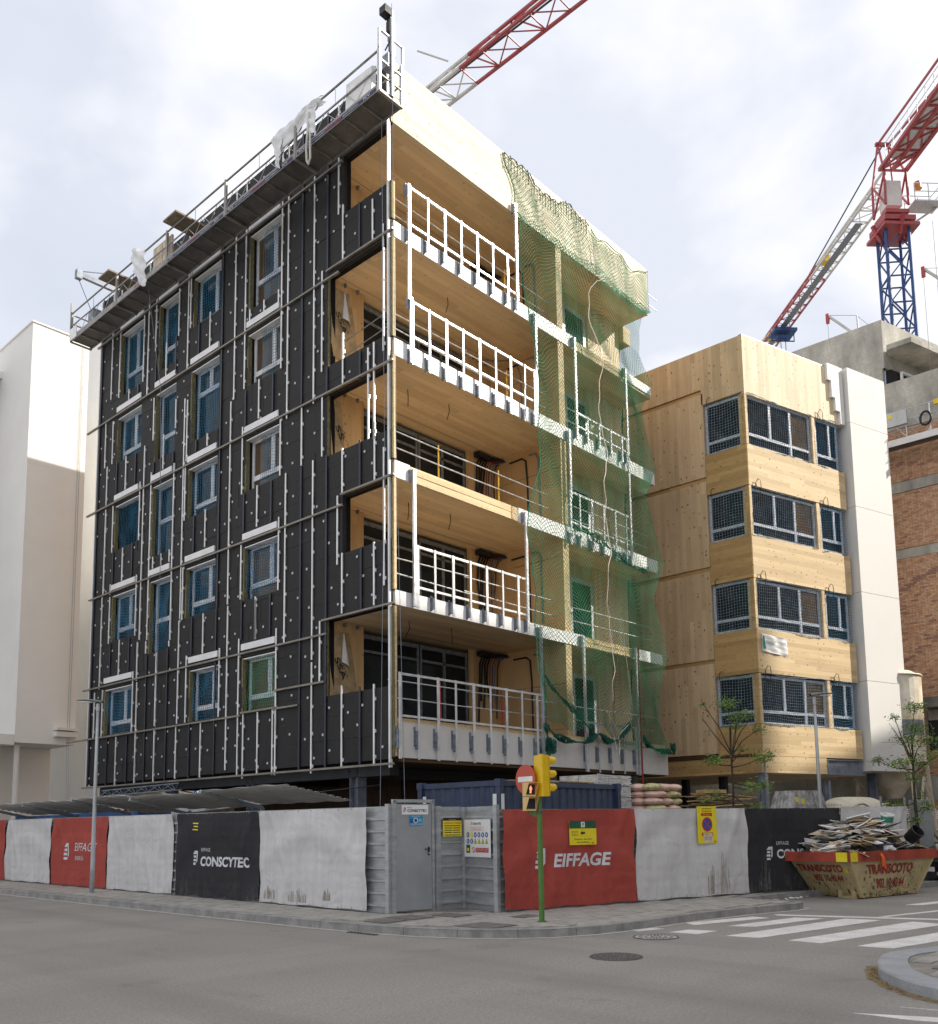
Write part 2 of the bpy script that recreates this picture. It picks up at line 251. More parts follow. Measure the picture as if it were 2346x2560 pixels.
# ------------------------------------------------------------------ mesh helpers
class MB:
    def __init__(s): s.v = []; s.f = []; s.mi = []; s.m = 0
    def quad(s, *p):
        n = len(s.v); s.v += [tuple(q) for q in p]; s.f.append(tuple(range(n, n+len(p)))); s.mi.append(s.m); return s
    def box(s, x0, y0, z0, x1, y1, z1):
        return s.obox(Vector(((x0+x1)/2, (y0+y1)/2, (z0+z1)/2)), Vector((abs(x1-x0)/2, 0, 0)), Vector((0, abs(y1-y0)/2, 0)), Vector((0, 0, abs(z1-z0)/2)))
    def obox(s, c, a, b, d):
        n = len(s.v)
        for i in (-1, 1):
            for j in (-1, 1):
                for k in (-1, 1): s.v.append(tuple(Vector(c)+a*i+b*j+d*k))
        flip = a.cross(b).dot(d) < 0
        for q in ((0, 1, 3, 2), (4, 6, 7, 5), (0, 4, 5, 1), (2, 3, 7, 6), (0, 2, 6, 4), (1, 5, 7, 3)):
            q = tuple(n+i for i in q); s.f.append(q[::-1] if flip else q); s.mi.append(s.m)
        return s
    def bar(s, p, q, wd, ht=None, up=Vector((0, 0, 1))):
        p = Vector(p); q = Vector(q); d = q-p
        if d.length < 1e-6: return s
        a = d/2; n = d.normalized(); up = Vector(up)
        if abs(n.dot(up)) > 0.98: up = Vector((0, 1, 0))
        b = n.cross(up).normalized(); c = b.cross(n).normalized()
        return s.obox((p+q)/2, a, b*wd/2, c*(ht or wd)/2)
    def tube(s, pts, r, n=6, closed=False, caps=False):
        pts = [Vector(p) for p in pts]; rings = []; L = len(pts); up = None
        for i, p in enumerate(pts):
            t = (pts[(i+1) % L]-pts[i-1]) if closed else (pts[min(i+1, L-1)]-pts[max(i-1, 0)])
            if t.length < 1e-9: t = Vector((0, 0, 1))
            t.normalize()
            if up is None: up = Vector((0, 0, 1)) if abs(t.z) < 0.9 else Vector((1, 0, 0))
            a = t.cross(up)
            if a.length < 1e-4: a = t.cross(Vector((0, 1, 0)))
            a.normalize(); b = a.cross(t).normalized(); up = b
            rr = r[i] if isinstance(r, (list, tuple)) else r
            base = len(s.v); rings.append(base)
            for k in range(n):
                an = 2*PI*k/n; s.v.append(tuple(p+a*(math.cos(an)*rr)+b*(math.sin(an)*rr)))
        for i in range(L if closed else L-1):
            A = rings[i]; B = rings[(i+1) % L]
            for k in range(n):
                k2 = (k+1) % n; s.f.append((A+k, A+k2, B+k2, B+k)); s.mi.append(s.m)
        if caps and not closed:
            s.f.append(tuple(rings[0]+k for k in range(n))[::-1]); s.mi.append(s.m)
            s.f.append(tuple(rings[-1]+k for k in range(n))); s.mi.append(s.m)
        return s
    def cyl(s, p, q, r0, r1=None, n=16): return s.tube([p, q], [r0, r0 if r1 is None else r1], n, caps=True)
    def prism(s, poly, d):
        """closed outline (list of 3-D points) pushed along d"""
        n = len(s.v); k = len(poly); d = Vector(d)
        for p in poly: s.v.append(tuple(p))
        for p in poly: s.v.append(tuple(Vector(p)+d))
        s.f.append(tuple(range(n, n+k))[::-1]); s.mi.append(s.m); s.f.append(tuple(range(n+k, n+2*k))); s.mi.append(s.m)
        for i in range(k):
            j = (i+1) % k; s.f.append((n+i, n+j, n+k+j, n+k+i)); s.mi.append(s.m)
        return s
    def grid(s, fn, nu, nv):
        n = len(s.v)
        for j in range(nv+1):
            for i in range(nu+1): s.v.append(tuple(fn(i/nu, j/nv)))
        for j in range(nv):
            for i in range(nu):
                a = n+j*(nu+1)+i; s.f.append((a, a+1, a+nu+2, a+nu+1)); s.mi.append(s.m)
        return s
    def build(s, name, mats, parent=None, smooth=False, world=True):
        me = bpy.data.meshes.new(name)
        v = s.v
        if parent is not None and world:
            mi = MW[parent.name].inverted(); v = [tuple(mi @ Vector(p)) for p in v]
        me.from_pydata(v, [], s.f)
        if not isinstance(mats, (list, tuple)): mats = [mats]
        for m in mats: me.materials.append(MATS[m] if isinstance(m, str) else m)
        if len(mats) > 1: me.polygons.foreach_set('material_index', s.mi)
        if smooth: me.polygons.foreach_set('use_smooth', [True]*len(me.polygons))
        o = bpy.data.objects.new(name, me); col.objects.link(o)
        MW[o.name] = MW[parent.name].copy() if parent is not None else Matrix()
        if parent is not None: o.parent = parent
        return o
MW = {}      # world matrices of things and parts, kept by hand
def tag(o, label=None, cat=None, group=None, kind=None):
    if label: o['label'] = label
    if cat: o['category'] = cat
    if group: o['group'] = group
    if kind: o['kind'] = kind
    return o
def thing(name, label, cat, loc=(0, 0, 0), rz=0.0, group=None):
    o = bpy.data.objects.new(name, None); col.objects.link(o); o.location = loc; o.rotation_euler = (0, 0, rz); o.empty_display_size = 0.3
    MW[o.name] = Matrix.Translation(Vector(loc)) @ Matrix.Rotation(rz, 4, 'Z')
    return tag(o, label, cat, group)
def struct(name, mb, m, parent=None, smooth=False):
    o = mb.build(name, m, parent, smooth)
    if parent is None: o['kind'] = 'structure'
    return o
def copy_tree(src, loc=None, rz=None, label=None, parent=None):
    c = src.copy(); col.objects.link(c)
    if parent is not None: c.parent = parent
    if loc is not None: c.location = loc
    if rz is not None: c.rotation_euler = (0, 0, rz)
    if label: c['label'] = label
    for ch in src.children: copy_tree(ch, parent=c)
    return c
def settle(o):
    bpy.context.view_layer.update()
def pieces(name, parent, items, limit=300, key=None):
    """items: list of (mesh, location, dist); nearest `limit` become parts, the rest one stuff part"""
    items = sorted(items, key=lambda q: q[2])
    for me, loc, _ in items[:limit]:
        o = bpy.data.objects.new(name, me); col.objects.link(o); o.parent = parent; o.location = loc
    rest = items[limit:]
    if rest:
        V = []; F = []; MI = []; ms = []
        for me, loc, _ in rest:
            n = len(V); mat0 = me.materials[0]
            if mat0 not in ms: ms.append(mat0)
            k = ms.index(mat0)
            V += [(v.co.x+loc[0], v.co.y+loc[1], v.co.z+loc[2]) for v in me.vertices]
            for p in me.polygons: F.append(tuple(n+i for i in p.vertices)); MI.append(k)
        m2 = bpy.data.meshes.new(name+'_field'); m2.from_pydata(V, [], F)
        for q in ms: m2.materials.append(q)
        m2.polygons.foreach_set('material_index', MI)
        o = bpy.data.objects.new(name+'_field', m2); col.objects.link(o); o.parent = parent; o['kind'] = 'stuff'
CAM = Vector((-14.6364, -15.7488, 1.65))
def boxmesh(name, x, y, z, m, taper=0.0):
    b = MB().box(-x/2, -y/2, -z/2, x/2, y/2, z/2); me = bpy.data.meshes.new(name); me.from_pydata(b.v, [], b.f); me.materials.append(MATS[m]); return me
def textmb(mb, s, o, ux, uz, height, width=None, off=0.004, shear=0.0, bold=0.0, fn=None, cut=None):
    """adds flat lettering: o = lower left corner, ux/uz unit vectors, fn maps a point on the sheet onto its folds"""
    cu = bpy.data.curves.new('lettering', 'FONT'); cu.body = s; cu.size = 1.0; cu.shear = shear; cu.offset = bold; cu.resolution_u = 3
    ob = bpy.data.objects.new('lettering', cu); col.objects.link(ob); dg = bpy.context.evaluated_depsgraph_get(); me = bpy.data.meshes.new_from_object(ob.evaluated_get(dg))
    bpy.data.objects.remove(ob); bpy.data.curves.remove(cu)
    xs = [v.co.x for v in me.vertices]; ys = [v.co.y for v in me.vertices]
    if not xs: return mb
    x0, x1, y0, y1 = min(xs), max(xs), min(ys), max(ys)
    sy = height/(y1-y0); sx = (width/(x1-x0)) if width else sy
    if cut:
        bm = bmesh.new(); bm.from_mesh(me)
        k = x0+cut/sx
        while k < x1: bmesh.ops.bisect_plane(bm, geom=bm.verts[:]+bm.edges[:]+bm.faces[:], plane_co=(k, 0, 0), plane_no=(1, 0, 0)); k += cut/sx
        k = y0+cut/sy
        while k < y1: bmesh.ops.bisect_plane(bm, geom=bm.verts[:]+bm.edges[:]+bm.faces[:], plane_co=(0, k, 0), plane_no=(0, 1, 0)); k += cut/sy
        bm.to_mesh(me); bm.free()
    n = len(mb.v); nn = ux.cross(uz); o = Vector(o)
    for v in me.vertices:
        a = (v.co.x-x0)*sx; b = (v.co.y-y0)*sy
        p = o+ux*a+uz*b
        if fn: p = fn(p)
        mb.v.append(tuple(p+nn*off))
    for p in me.polygons: mb.f.append(tuple(n+i for i in p.vertices)); mb.mi.append(mb.m)
    bpy.data.meshes.remove(me); return mb
UZ = Vector((0, 0, 1)); UX = Vector((1, 0, 0)); UY = Vector((0, 1, 0))
SD = Vector((0.9609, -0.2770, 0)); SN = Vector((0.2770, 0.9609, 0))     # street direction, and its normal towards the site
def hsh(*a): return random.Random(str(a))
# ------------------------------------------------------------------ ground
g = MB(); g.quad((-400, -400, 0), (600, -400, 0), (600, 600, 0), (-400, 600, 0)); struct('road', g, 'asphalt')
ZP = 0.12
kerbline = [(-5.02, 40), (-5.04, 25), (-5.06, 10), (-5.15, 4), (-5.18, 0), (-5.17, -3.75), (-5.10, -4.9), (-4.97, -5.8), (-4.72, -6.5), (-4.35, -7.1), (-3.85, -7.55), (-3.2, -7.85), (-2.3, -8.02), (-0.85, -8.12), (0.6, -8.36), (2.0, -8.74), (2.32, -8.72), (2.46, -8.45), (2.5, -7.35), (4.3, -7.62), (12.0, -9.84), (40, -17.9)]
pv = MB(); poly = [Vector((x, y, ZP-0.006)) for x, y in kerbline]+[Vector((60, -10, ZP-0.006)), Vector((60, 60, ZP-0.006)), Vector((-5.02, 60, ZP-0.006))]
bm = bmesh.new(); vs = [bm.verts.new(p) for p in poly]; bm.faces.new(vs); bmesh.ops.triangulate(bm, faces=bm.faces[:]); me = bpy.data.meshes.new('pavement'); bm.to_mesh(me); bm.free(); me.materials.append(mm('joint'))
for p in me.polygons:
    if p.normal.z < 0: me.flip_normals(); break
pav = bpy.data.objects.new('pavement', me); col.objects.link(pav); pav['kind'] = 'structure'; MW[pav.name] = Matrix()
# site ground behind the hoarding
g = MB(); g.prism([Vector(p) for p in ((-3.3, 40, ZP-0.004), (-3.65, -3.6, ZP-0.004), (-2.4, -5.2, ZP-0.004), (12, -9.35, ZP-0.004), (60, -23, ZP-0.004), (60, 60, ZP-0.004))][::-1], (0, 0, 0.012)); struct('site_ground', g, 'asphalt_site')
# kerb stones along the line
def offs(pts, d):
    out = []
    for i, p in enumerate(pts):
        a = Vector(pts[max(i-1, 0)]); b = Vector(pts[min(i+1, len(pts)-1)]); t = (b-a).normalized(); out.append(Vector(p)+Vector((-t.y, t.x))*d)
    return out
def resample(pts, L):
    pts = [Vector(p) for p in pts]; out = [pts[0].copy()]; acc = 0
    for a, b in zip(pts, pts[1:]):
        d = (b-a).length; k = L-acc
        while k <= d: out.append(a+(b-a)*(k/d)); k += L
        acc = (acc+d) % L
    return out
krb = tag(bpy.data.objects.new('kerb', None), kind='structure'); col.objects.link(krb); MW['kerb'] = Matrix()
def kerbstones(line, parent, wdt=0.14, m='kerb', L=0.9, side=1):
    pts = resample(line, 0.15); n = int(L/0.15)
    for i in range(0, len(pts)-1, n):
        seg = pts[i:i+n+1]
        if len(seg) < 2: continue
        seg = [p.copy() for p in seg]
        d0 = (seg[1]-seg[0]).normalized()*0.004; seg[0] += d0; seg[-1] -= (seg[-1]-seg[-2]).normalized()*0.004
        inn = offs(seg, side*wdt); jit = hsh(i, m).uniform(-0.003, 0.003)
        b = MB(); lo = -0.02; hi = ZP+0.004+jit; ch = 0.018
        for j in range(len(seg)-1):
            A, B, C_, D_ = seg[j], seg[j+1], inn[j+1], inn[j]
            A2 = A+(D_-A).normalized()*ch; B2 = B+(C_-B).normalized()*ch
            V3 = lambda p, z: (p.x, p.y, z)
            fs = [(V3(A, lo), V3(B, lo), V3(B, hi-ch), V3(A, hi-ch)), (V3(A, hi-ch), V3(B, hi-ch), V3(B2, hi), V3(A2, hi)), (V3(A2, hi), V3(B2, hi), V3(C_, hi), V3(D_, hi)), (V3(D_, hi), V3(C_, hi), V3(C_, lo), V3(D_, lo))]
            for q in fs: b.quad(*(q if side > 0 else q[::-1]))
            if j == 0: b.quad(V3(A, lo), V3(A, hi-ch), V3(A2, hi), V3(D_, hi), V3(D_, lo))
            if j == len(seg)-2: b.quad(V3(B, lo), V3(B, hi-ch), V3(B2, hi), V3(C_, hi), V3(C_, lo))
        o = b.build('kerb_stone', m, parent)
kerbstones([Vector(p) for p in kerbline[1:-1]], krb)
# pale gutter band beside the kerb
g = MB(); a = [Vector(p) for p in kerbline[1:-4]]; bb = offs(a, -0.11)
for i in range(len(a)-1): g.quad((bb[i].x, bb[i].y, 0.004), (bb[i+1].x, bb[i+1].y, 0.004), (a[i+1].x, a[i+1].y, 0.004), (a[i].x, a[i].y, 0.004))
struct('gutter', g, 'gutter')
# paving tiles, laid one by one on the visible footway
def inside(x, y, poly):
    c = False; n = len(poly)
    for i in range(n):
        x1, y1 = poly[i]; x2, y2 = poly[(i+1) % n]
        if (y1 > y) != (y2 > y) and x < (x2-x1)*(y-y1)/(y2-y1)+x1: c = not c
    return c
inner = [tuple(p) for p in offs([Vector(q) for q in kerbline[1:-1]], 0.26)]
foot = inner+[(12, -9.3), (6.2, -7.9), (-2.42, -5.42), (-2.56, -5.32), (-2.2, -4.32), (-2.8, -4.12), (-3.78, -3.98), (-3.66, 0), (-3.45, 7), (-3.2, 25)]
tm = [boxmesh('paving_tile', 0.196, 0.196, 0.03, q) for q in ('paver', 'paver_b', 'paver_c')]
items = []
plates = [((-4.80, -4.45), (-4.29, -4.92)), ((-4.17, -4.33), (-3.67, -4.93)), ((-4.42, -6.10), (-3.80, -6.80)), ((-3.48, -4.67), (-3.07, -5.22)), ((-2.9, -5.95), (-2.5, -6.3))]
tact = [(-2.90, -7.30), (-3.40, -7.62), (-2.6, -7.83), (-0.67, -7.96), (-0.38, -7.62), (-0.9, -7.35)]
x = -5.1
while x < 5.0:
    y = -8.6
    while y < 13.6:
        if (y < -3.2 or x < -3.2) and inside(x, y, foot) and not any(a[0]-0.1 < x < b[0]+0.1 and b[1]-0.1 < y < a[1]+0.1 for a, b in plates) and not inside(x, y, tact):
            h = hsh(round(x, 2), round(y, 2)); z = ZP-0.009+h.uniform(-0.0022, 0.0022)
            items.append((tm[h.choice((0, 0, 1, 2))], (x, y, z), (Vector((x, y, z))-CAM).length))
        y += 0.2
    x += 0.2
pieces('paving_tile', pav, items, 300)
for (a, b_) in plates:
    p = MB().box(a[0], b_[1], ZP-0.02, b_[0], a[1], ZP+0.008); o = tag(p.build('access_cover', 'plate'), 'dark square inspection cover set in the footway '+{-4.8: 'nearest the kerb by the door', -4.17: 'right in front of the grey door', -4.42: 'between door and traffic light near the kerb', -3.48: 'in front of the ribbed metal panels', -2.9: 'beside the foot of the red banner'}[round(a[0], 2)], 'access cover')
g = MB()
rr = random.Random(4)
yy = -7.96
for i in range(60):
    for j in range(16):
        px_ = -3.4+i*0.055; py_ = -8.0+j*0.055
        if inside(px_, py_, tact): g.cyl((px_, py_, ZP-0.01), (px_, py_, ZP+0.007), 0.016, 0.011, 6)
t = g.build('tactile_paving', 'paver_c', pav); t['kind'] = 'stuff'
g = MB(); g.prism([Vector((x, y, ZP-0.02)) for x, y in tact][::-1], (0, 0, 0.022)); o = g.build('tactile_slab', 'paver_c', pav)
# road markings
rm = [[(-1.14, -8.16), (-1.33, -8.42), (0.33, -8.92), (0.38, -8.60)], [(-1.16, -8.91), (-1.0, -9.3), (0.75, -9.68), (0.62, -9.24)], [(-2.3, -9.46), (-2.25, -9.94), (1.0, -10.52), (0.91, -9.98)],
      [(-2.27, -10.37), (-2.3, -10.83), (0.95, -11.5), (1.05, -10.98)], [(-2.3, -11.3), (-2.27, -11.74), (0.95, -12.45), (1.05, -11.95)]]
for q in rm:
    mb = MB(); mb.prism([Vector((x, y, 0.001)) for x, y in q][::-1] if 0 else [Vector((x, y, 0.001)) for x, y in q], (0, 0, 0.004)); o = mb.build('crossing_stripe', 'road_paint'); o['kind'] = 'structure'
for q in ([(-2.48, -7.98), (-2.58, -8.16), (-2.04, -8.30), (-2.11, -8.08)], [(-2.37, -8.58), (-2.36, -9.04), (-1.85, -9.1), (-1.93, -8.66)], [(-5.92, -12.94), (-5.90, -13.25), (-5.80, -14.6), (-5.9, -14.6)][:0] or [(-6.02, -12.98), (-5.98, -13.2), (-5.86, -13.9), (-5.90, -13.9)],
          [(-6.53, -12.76), (-6.52, -13.25), (-5.93, -15.0), (-5.95, -14.2)], [(-7.21, -12.62), (-7.10, -12.95), (-6.3, -15.0), (-6.45, -14.3)], [(-7.95, -12.45), (-7.80, -12.85), (-7.0, -15.0), (-7.2, -14.0)],
          [(0.95, -8.72), (0.80, -8.86), (1.62, -11.5), (1.80, -11.45)], [(1.55, -10.3), (1.58, -10.42), (9.0, -12.52), (9.0, -12.40)], [(4.0, -9.98), (4.1, -10.25), (9.5, -11.6), (9.5, -11.35)]):
    mb = MB(); mb.prism([Vector((x, y, 0.001)) for x, y in q], (0, 0, 0.004)); o = mb.build('road_marking', 'road_paint'); o['kind'] = 'structure'
# manhole covers
def manhole(x, y, r, m, label):
    t = thing('manhole_cover', label, 'manhole cover', (x, y, 0))
    b = MB(); b.cyl((x, y, -0.02), (x, y, 0.006), r, r, 40); b.build('cover_plate', m, t)
    b = MB(); b.tube([(x+math.cos(k*PI/20)*(r+0.015), y+math.sin(k*PI/20)*(r+0.015), 0.002) for k in range(40)], 0.012, 5, closed=True)
    for rr_ in (0.78, 0.5, 0.24): b.tube([(x+math.cos(k*PI/16)*r*rr_, y+math.sin(k*PI/16)*r*rr_, 0.006) for k in range(32)], 0.007, 4, closed=True)
    b.build('rim', 'iron', t)
    b = MB()
    for ring, n in ((0.9, 36), (0.64, 26), (0.37, 14)):
        for k in range(n):
            a = 2*PI*k/n; c = Vector((x+math.cos(a)*r*ring, y+math.sin(a)*r*ring, 0.008)); d = Vector((math.cos(a), math.sin(a), 0)); e_ = Vector((-d.y, d.x, 0))
            b.obox(c, d*r*0.07, e_*0.012, UZ*0.004)
    b.build('tread', 'plate' if m == 'iron' else m, t)
manhole(-4.98, -9.35, 0.30, 'iron', 'dark round cast iron manhole cover in the asphalt, nearest the camera')
manhole(-3.01, -8.73, 0.30, 'iron_white', 'round manhole cover painted white near the crossing')
# drain grate at kerb
b = MB()
for k in range(9): b.box(-5.28, -4.6-k*0.075, 0.002, -5.19, -4.64-k*0.075, 0.014)
tag(b.build('drain_grate', 'iron'), 'slotted drain grate at the kerb below the ribbed fence', 'drain')
# traffic island at the lower right
isl = tag(bpy.data.objects.new('traffic_island', None), kind='structure'); col.objects.link(isl); MW['traffic_island'] = Matrix()
ipts = [(1.2, -13.35), (-1.4, -12.65), (-2.74, -12.32), (-3.18, -12.15), (-3.45, -12.08), (-3.80, -12.08), (-4.25, -12.2), (-4.72, -12.39), (-5.12, -12.66), (-5.42, -12.94), (-5.62, -13.3), (-5.72, -13.8), (-5.72, -15.0), (-5.72, -16.5)]
kerbstones([Vector(p) for p in ipts[::-1]], isl, 0.30, 'kerb_pale', 1.05, -1)
inn = offs([Vector(p) for p in ipts], 0.30)
b = MB(); pl = [Vector((p.x, p.y, ZP-0.02)) for p in inn]+[Vector((1.2, -16.5, ZP-0.02))]
b.prism(pl, (0, 0, 0.012)); b.build('island_bed', 'joint', isl)
items = []; x = -5.4
while x < 1.2:
    y = -16.4
    while y < -12.3:
        q = Vector((x, y))
        if inside(x, y, [(p.x, p.y) for p in offs([Vector(v) for v in ipts], 0.42)]+[(1.2, -16.5)]) and not (-4.45 < x < -3.9 and -13.35 < y < -12.75):
            h = hsh(x, y); items.append((tm[h.choice((0, 1, 2, 2))], (x, y, ZP-0.012+h.uniform(-0.002, 0.002)), (Vector((x, y, 0))-CAM).length))
        y += 0.2
    x += 0.2
pieces('paving_tile', isl, items, 120)
b = MB().box(-4.42, -13.3, ZP-0.02, -3.95, -12.8, ZP+0.006); b.build('cover_plate', 'plate', isl)
b = MB(); rr = random.Random(8); pts = resample([Vector(p) for p in ipts[3:]], 0.012)
for p in pts[60:330]:
    for k in range(2):
        q = Vector((p.x, p.y, 0.004))+Vector((rr.uniform(-0.10, -0.005), rr.uniform(-0.03, 0.09), rr.uniform(0, 0.012))); a = rr.uniform(0, PI); b.bar(q, q+Vector((math.cos(a)*0.04, math.sin(a)*0.04, rr.uniform(0, 0.012))), 0.006, 0.003)
tag(b.build('dry_grass', 'straw'), kind='stuff')

# ------------------------------------------------------------------ main timber building
Mn = thing('timber_building', 'six-storey timber building under construction with black insulated side and open loggias', 'building', (0, 0, 0))
ROOF = 21.4; LY = 15.8; LX = 12.5
SOF = [3.15, 6.95, 10.15, 13.32, 16.50, 19.65]; TOP = [4.05, 7.27, 10.53, 13.70, 16.86, 20.0]
# openings in the black side: (y0, y1, z0, z1, transom z, mullion fraction, pane)
WIN = []
def W(y0, y1, z0, z1, tr, mu, pane='pane_blue'): WIN.append((y0, y1, z0, z1, tr, mu, pane))
W(12.60, 14.20, 16.98, 19.38, 17.78, 0.5); W(10.30, 11.50, 16.98, 19.38, 17.75, None); W(7.76, 9.33, 17.70, 19.38, 17.86, 0.36); W(4.64, 6.18, 16.98, 19.38, 17.86, 0.36, 'pane_brown')
W(12.60, 14.30, 14.55, 16.22, 14.92, 0.45); W(10.32, 11.62, 13.86, 16.22, 14.66, None); W(7.76, 9.35, 13.80, 16.22, 15.40, 0.5); W(4.64, 6.22, 14.60, 16.22, 15.0, 0.36, 'pane_brown')
W(12.62, 14.28, 11.34, 12.98, 11.35, None); W(10.40, 11.66, 10.55, 12.98, 11.75, None); W(7.78, 9.42, 11.34, 12.98, 11.72, 0.36); W(4.62, 6.25, 11.38, 12.98, 11.78, 0.36, 'pane_brown')
W(12.64, 14.28, 8.10, 9.74, 8.5, 0.45); W(10.40, 11.66, 7.32, 9.74, 8.4, None); W(7.78, 9.42, 8.14, 9.74, 8.56, 0.36); W(4.62, 6.26, 8.12, 9.74, 8.55, 0.36, 'pane_brown')
W(12.66, 14.60, 4.86, 6.46, 5.26, 0.45); W(7.50, 9.08, 4.86, 6.46, 5.26, 0.36); W(4.66, 6.24, 4.86, 6.46, 5.3, 0.36, 'pane_brown')
LOG = [(0.0, 2.50, 4.95, 6.93), (0.0, 1.85, 8.58, 10.10), (0.0, 2.50, 11.35, 13.05), (0.0, 2.50, 13.86, 16.46), (0.0, 1.85, 17.95, 19.62)]
HOLES = [(a, b, c, d) for a, b, c, d, *_ in WIN]+LOG
def sub(rect, hole):
    a0, a1, b0, b1 = rect; h0, h1, g0, g1 = hole
    if h1 <= a0+1e-6 or h0 >= a1-1e-6 or g1 <= b0+1e-6 or g0 >= b1-1e-6: return [rect]
    out = []
    if h0 > a0: out.append((a0, h0, b0, b1))
    if h1 < a1: out.append((h1, a1, b0, b1))
    m0, m1 = max(a0, h0), min(a1, h1)
    if g0 > b0: out.append((m0, m1, b0, g0))
    if g1 < b1: out.append((m0, m1, g1, b1))
    return [r for r in out if r[1]-r[0] > 0.03 and r[3]-r[2] > 0.03]
items = []; z = 3.2; row = 0
while z < 21.25:
    z1 = min(z+0.6, 21.25); y = -0.6 if row % 2 else 0.0
    while y < LY:
        r0 = [(max(y, 0.02), min(y+1.2, LY), z, z1)]
        for h in HOLES: r0 = [q for r in r0 for q in sub(r, h)]
        for r in r0:
            if r[1]-r[0] < 0.05: continue
            b = MB(); j = hsh(r).uniform(0, 0.012); b.box(-0.02-j, r[0]+0.0025, r[2]+0.002, 0.10, r[1]-0.0025, r[3]-0.002)
            me = bpy.data.meshes.new('insulation_board'); me.from_pydata(b.v, [], b.f); me.materials.append(mm('membrane'))
            items.append((me, (0, 0, 0), (Vector((0, (r[0]+r[1])/2, r[2]))-CAM).length))
        y += 1.2
    z += 0.6; row += 1
pieces('insulation_board', Mn, items, 300)
# backing wall with the same openings
b = MB(); rects = [(0.3, LY, 3.16, 21.2)]
for h in HOLES: rects = [q for r in rects for q in sub(r, h)]
for r in rects: b.box(0.104, r[0], r[2], 0.24, r[1], r[3])
b.build('backing_wall', 'membrane_edge', Mn)
# reveals, frames, panes
def window(y0, y1, z0, z1, tr, mu, pane, k):
    fr = MB(); xf = 0.19; t = 0.075
    fr.box(xf, y0, z0, xf+0.07, y0+t, z1); fr.box(xf, y1-t, z0, xf+0.07, y1, z1); fr.box(xf, y0+t, z1-t*1.2, xf+0.07, y1-t, z1); fr.box(xf, y0+t, z0, xf+0.07, y1-t, z0+0.05)
    if tr > z0+0.1:
        fr.box(xf-0.012, y0+t, tr-0.07, xf+0.06, y1-t, tr+0.045)
        if mu:
            ym = y0+(y1-y0)*mu; fr.box(xf-0.012, ym-0.055, tr+0.045, xf+0.06, ym+0.055, z1-t*1.2)
    else:
        fr = MB(); fr.box(xf, y0, z0, xf+0.07, y0+0.03, z1)
    f = fr.build('window', 'upvc' if k % 3 else 'upvc_film', Mn)
    if tr > z0+0.1:
        segs = []; ym = y0+(y1-y0)*mu if mu else None
        if mu: segs = [(y0+t, ym-0.055), (ym+0.055, y1-t)]
        else: segs = [(y0+t, y1-t)]
        for a, c in segs: MB().box(xf+0.03, a+0.001, tr+0.046, xf+0.04, c-0.001, z1-t*1.2-0.001).build('pane', pane, f)
        MB().box(xf+0.035, y0+t+0.001, z0+0.051, xf+0.045, y1-t-0.001, tr-0.071).build('pane', pane, f)
        sb = MB()
        for a, c in segs:
            s_ = 0.035; z2 = z1-t*1.2; q = tr+0.045
            sb.box(xf-0.006, a+0.002, q+0.002, xf+0.028, a+s_, z2-0.002); sb.box(xf-0.006, c-s_, q+0.002, xf+0.028, c-0.002, z2-0.002); sb.box(xf-0.006, a+s_, z2-s_, xf+0.028, c-s_, z2-0.002); sb.box(xf-0.006, a+s_, q+0.002, xf+0.028, c-s_, q+s_)
        sb.build('sash', 'upvc', f)
    else:
        MB().box(xf+0.2, y0+0.03, z0, xf+0.22, y1-0.03, z1).build('pane', pane, f)
    rv = MB(); rv.box(-0.028, y1-0.010, z0, 0.095, y1+0.055, z1-0.02); rv.build('wool_strip', 'wool', Mn)
    return f
for k, wn_ in enumerate(WIN): window(*wn_, k)
b = MB()
for (y0, y1, z0, z1) in HOLES[:len(WIN)]: b.box(0.30, y0-0.05, z0-0.05, 0.34, y1+0.05, z1+0.05)
# lintel trays above the windows
for (y0, y1, z0, z1, *_ ) in WIN:
    zz = {19.38: 19.55, 16.22: 16.44, 12.98: 13.17, 9.74: 9.92, 6.46: 6.66}[z1]
    l = MB(); l.box(-0.07, y0+0.03, zz, -0.022, y1+0.06, zz+0.185); l.box(-0.02, y0+0.03, z1-0.06, 0.18, y1, z1-0.03); l.build('lintel_tray', 'lintel', Mn)
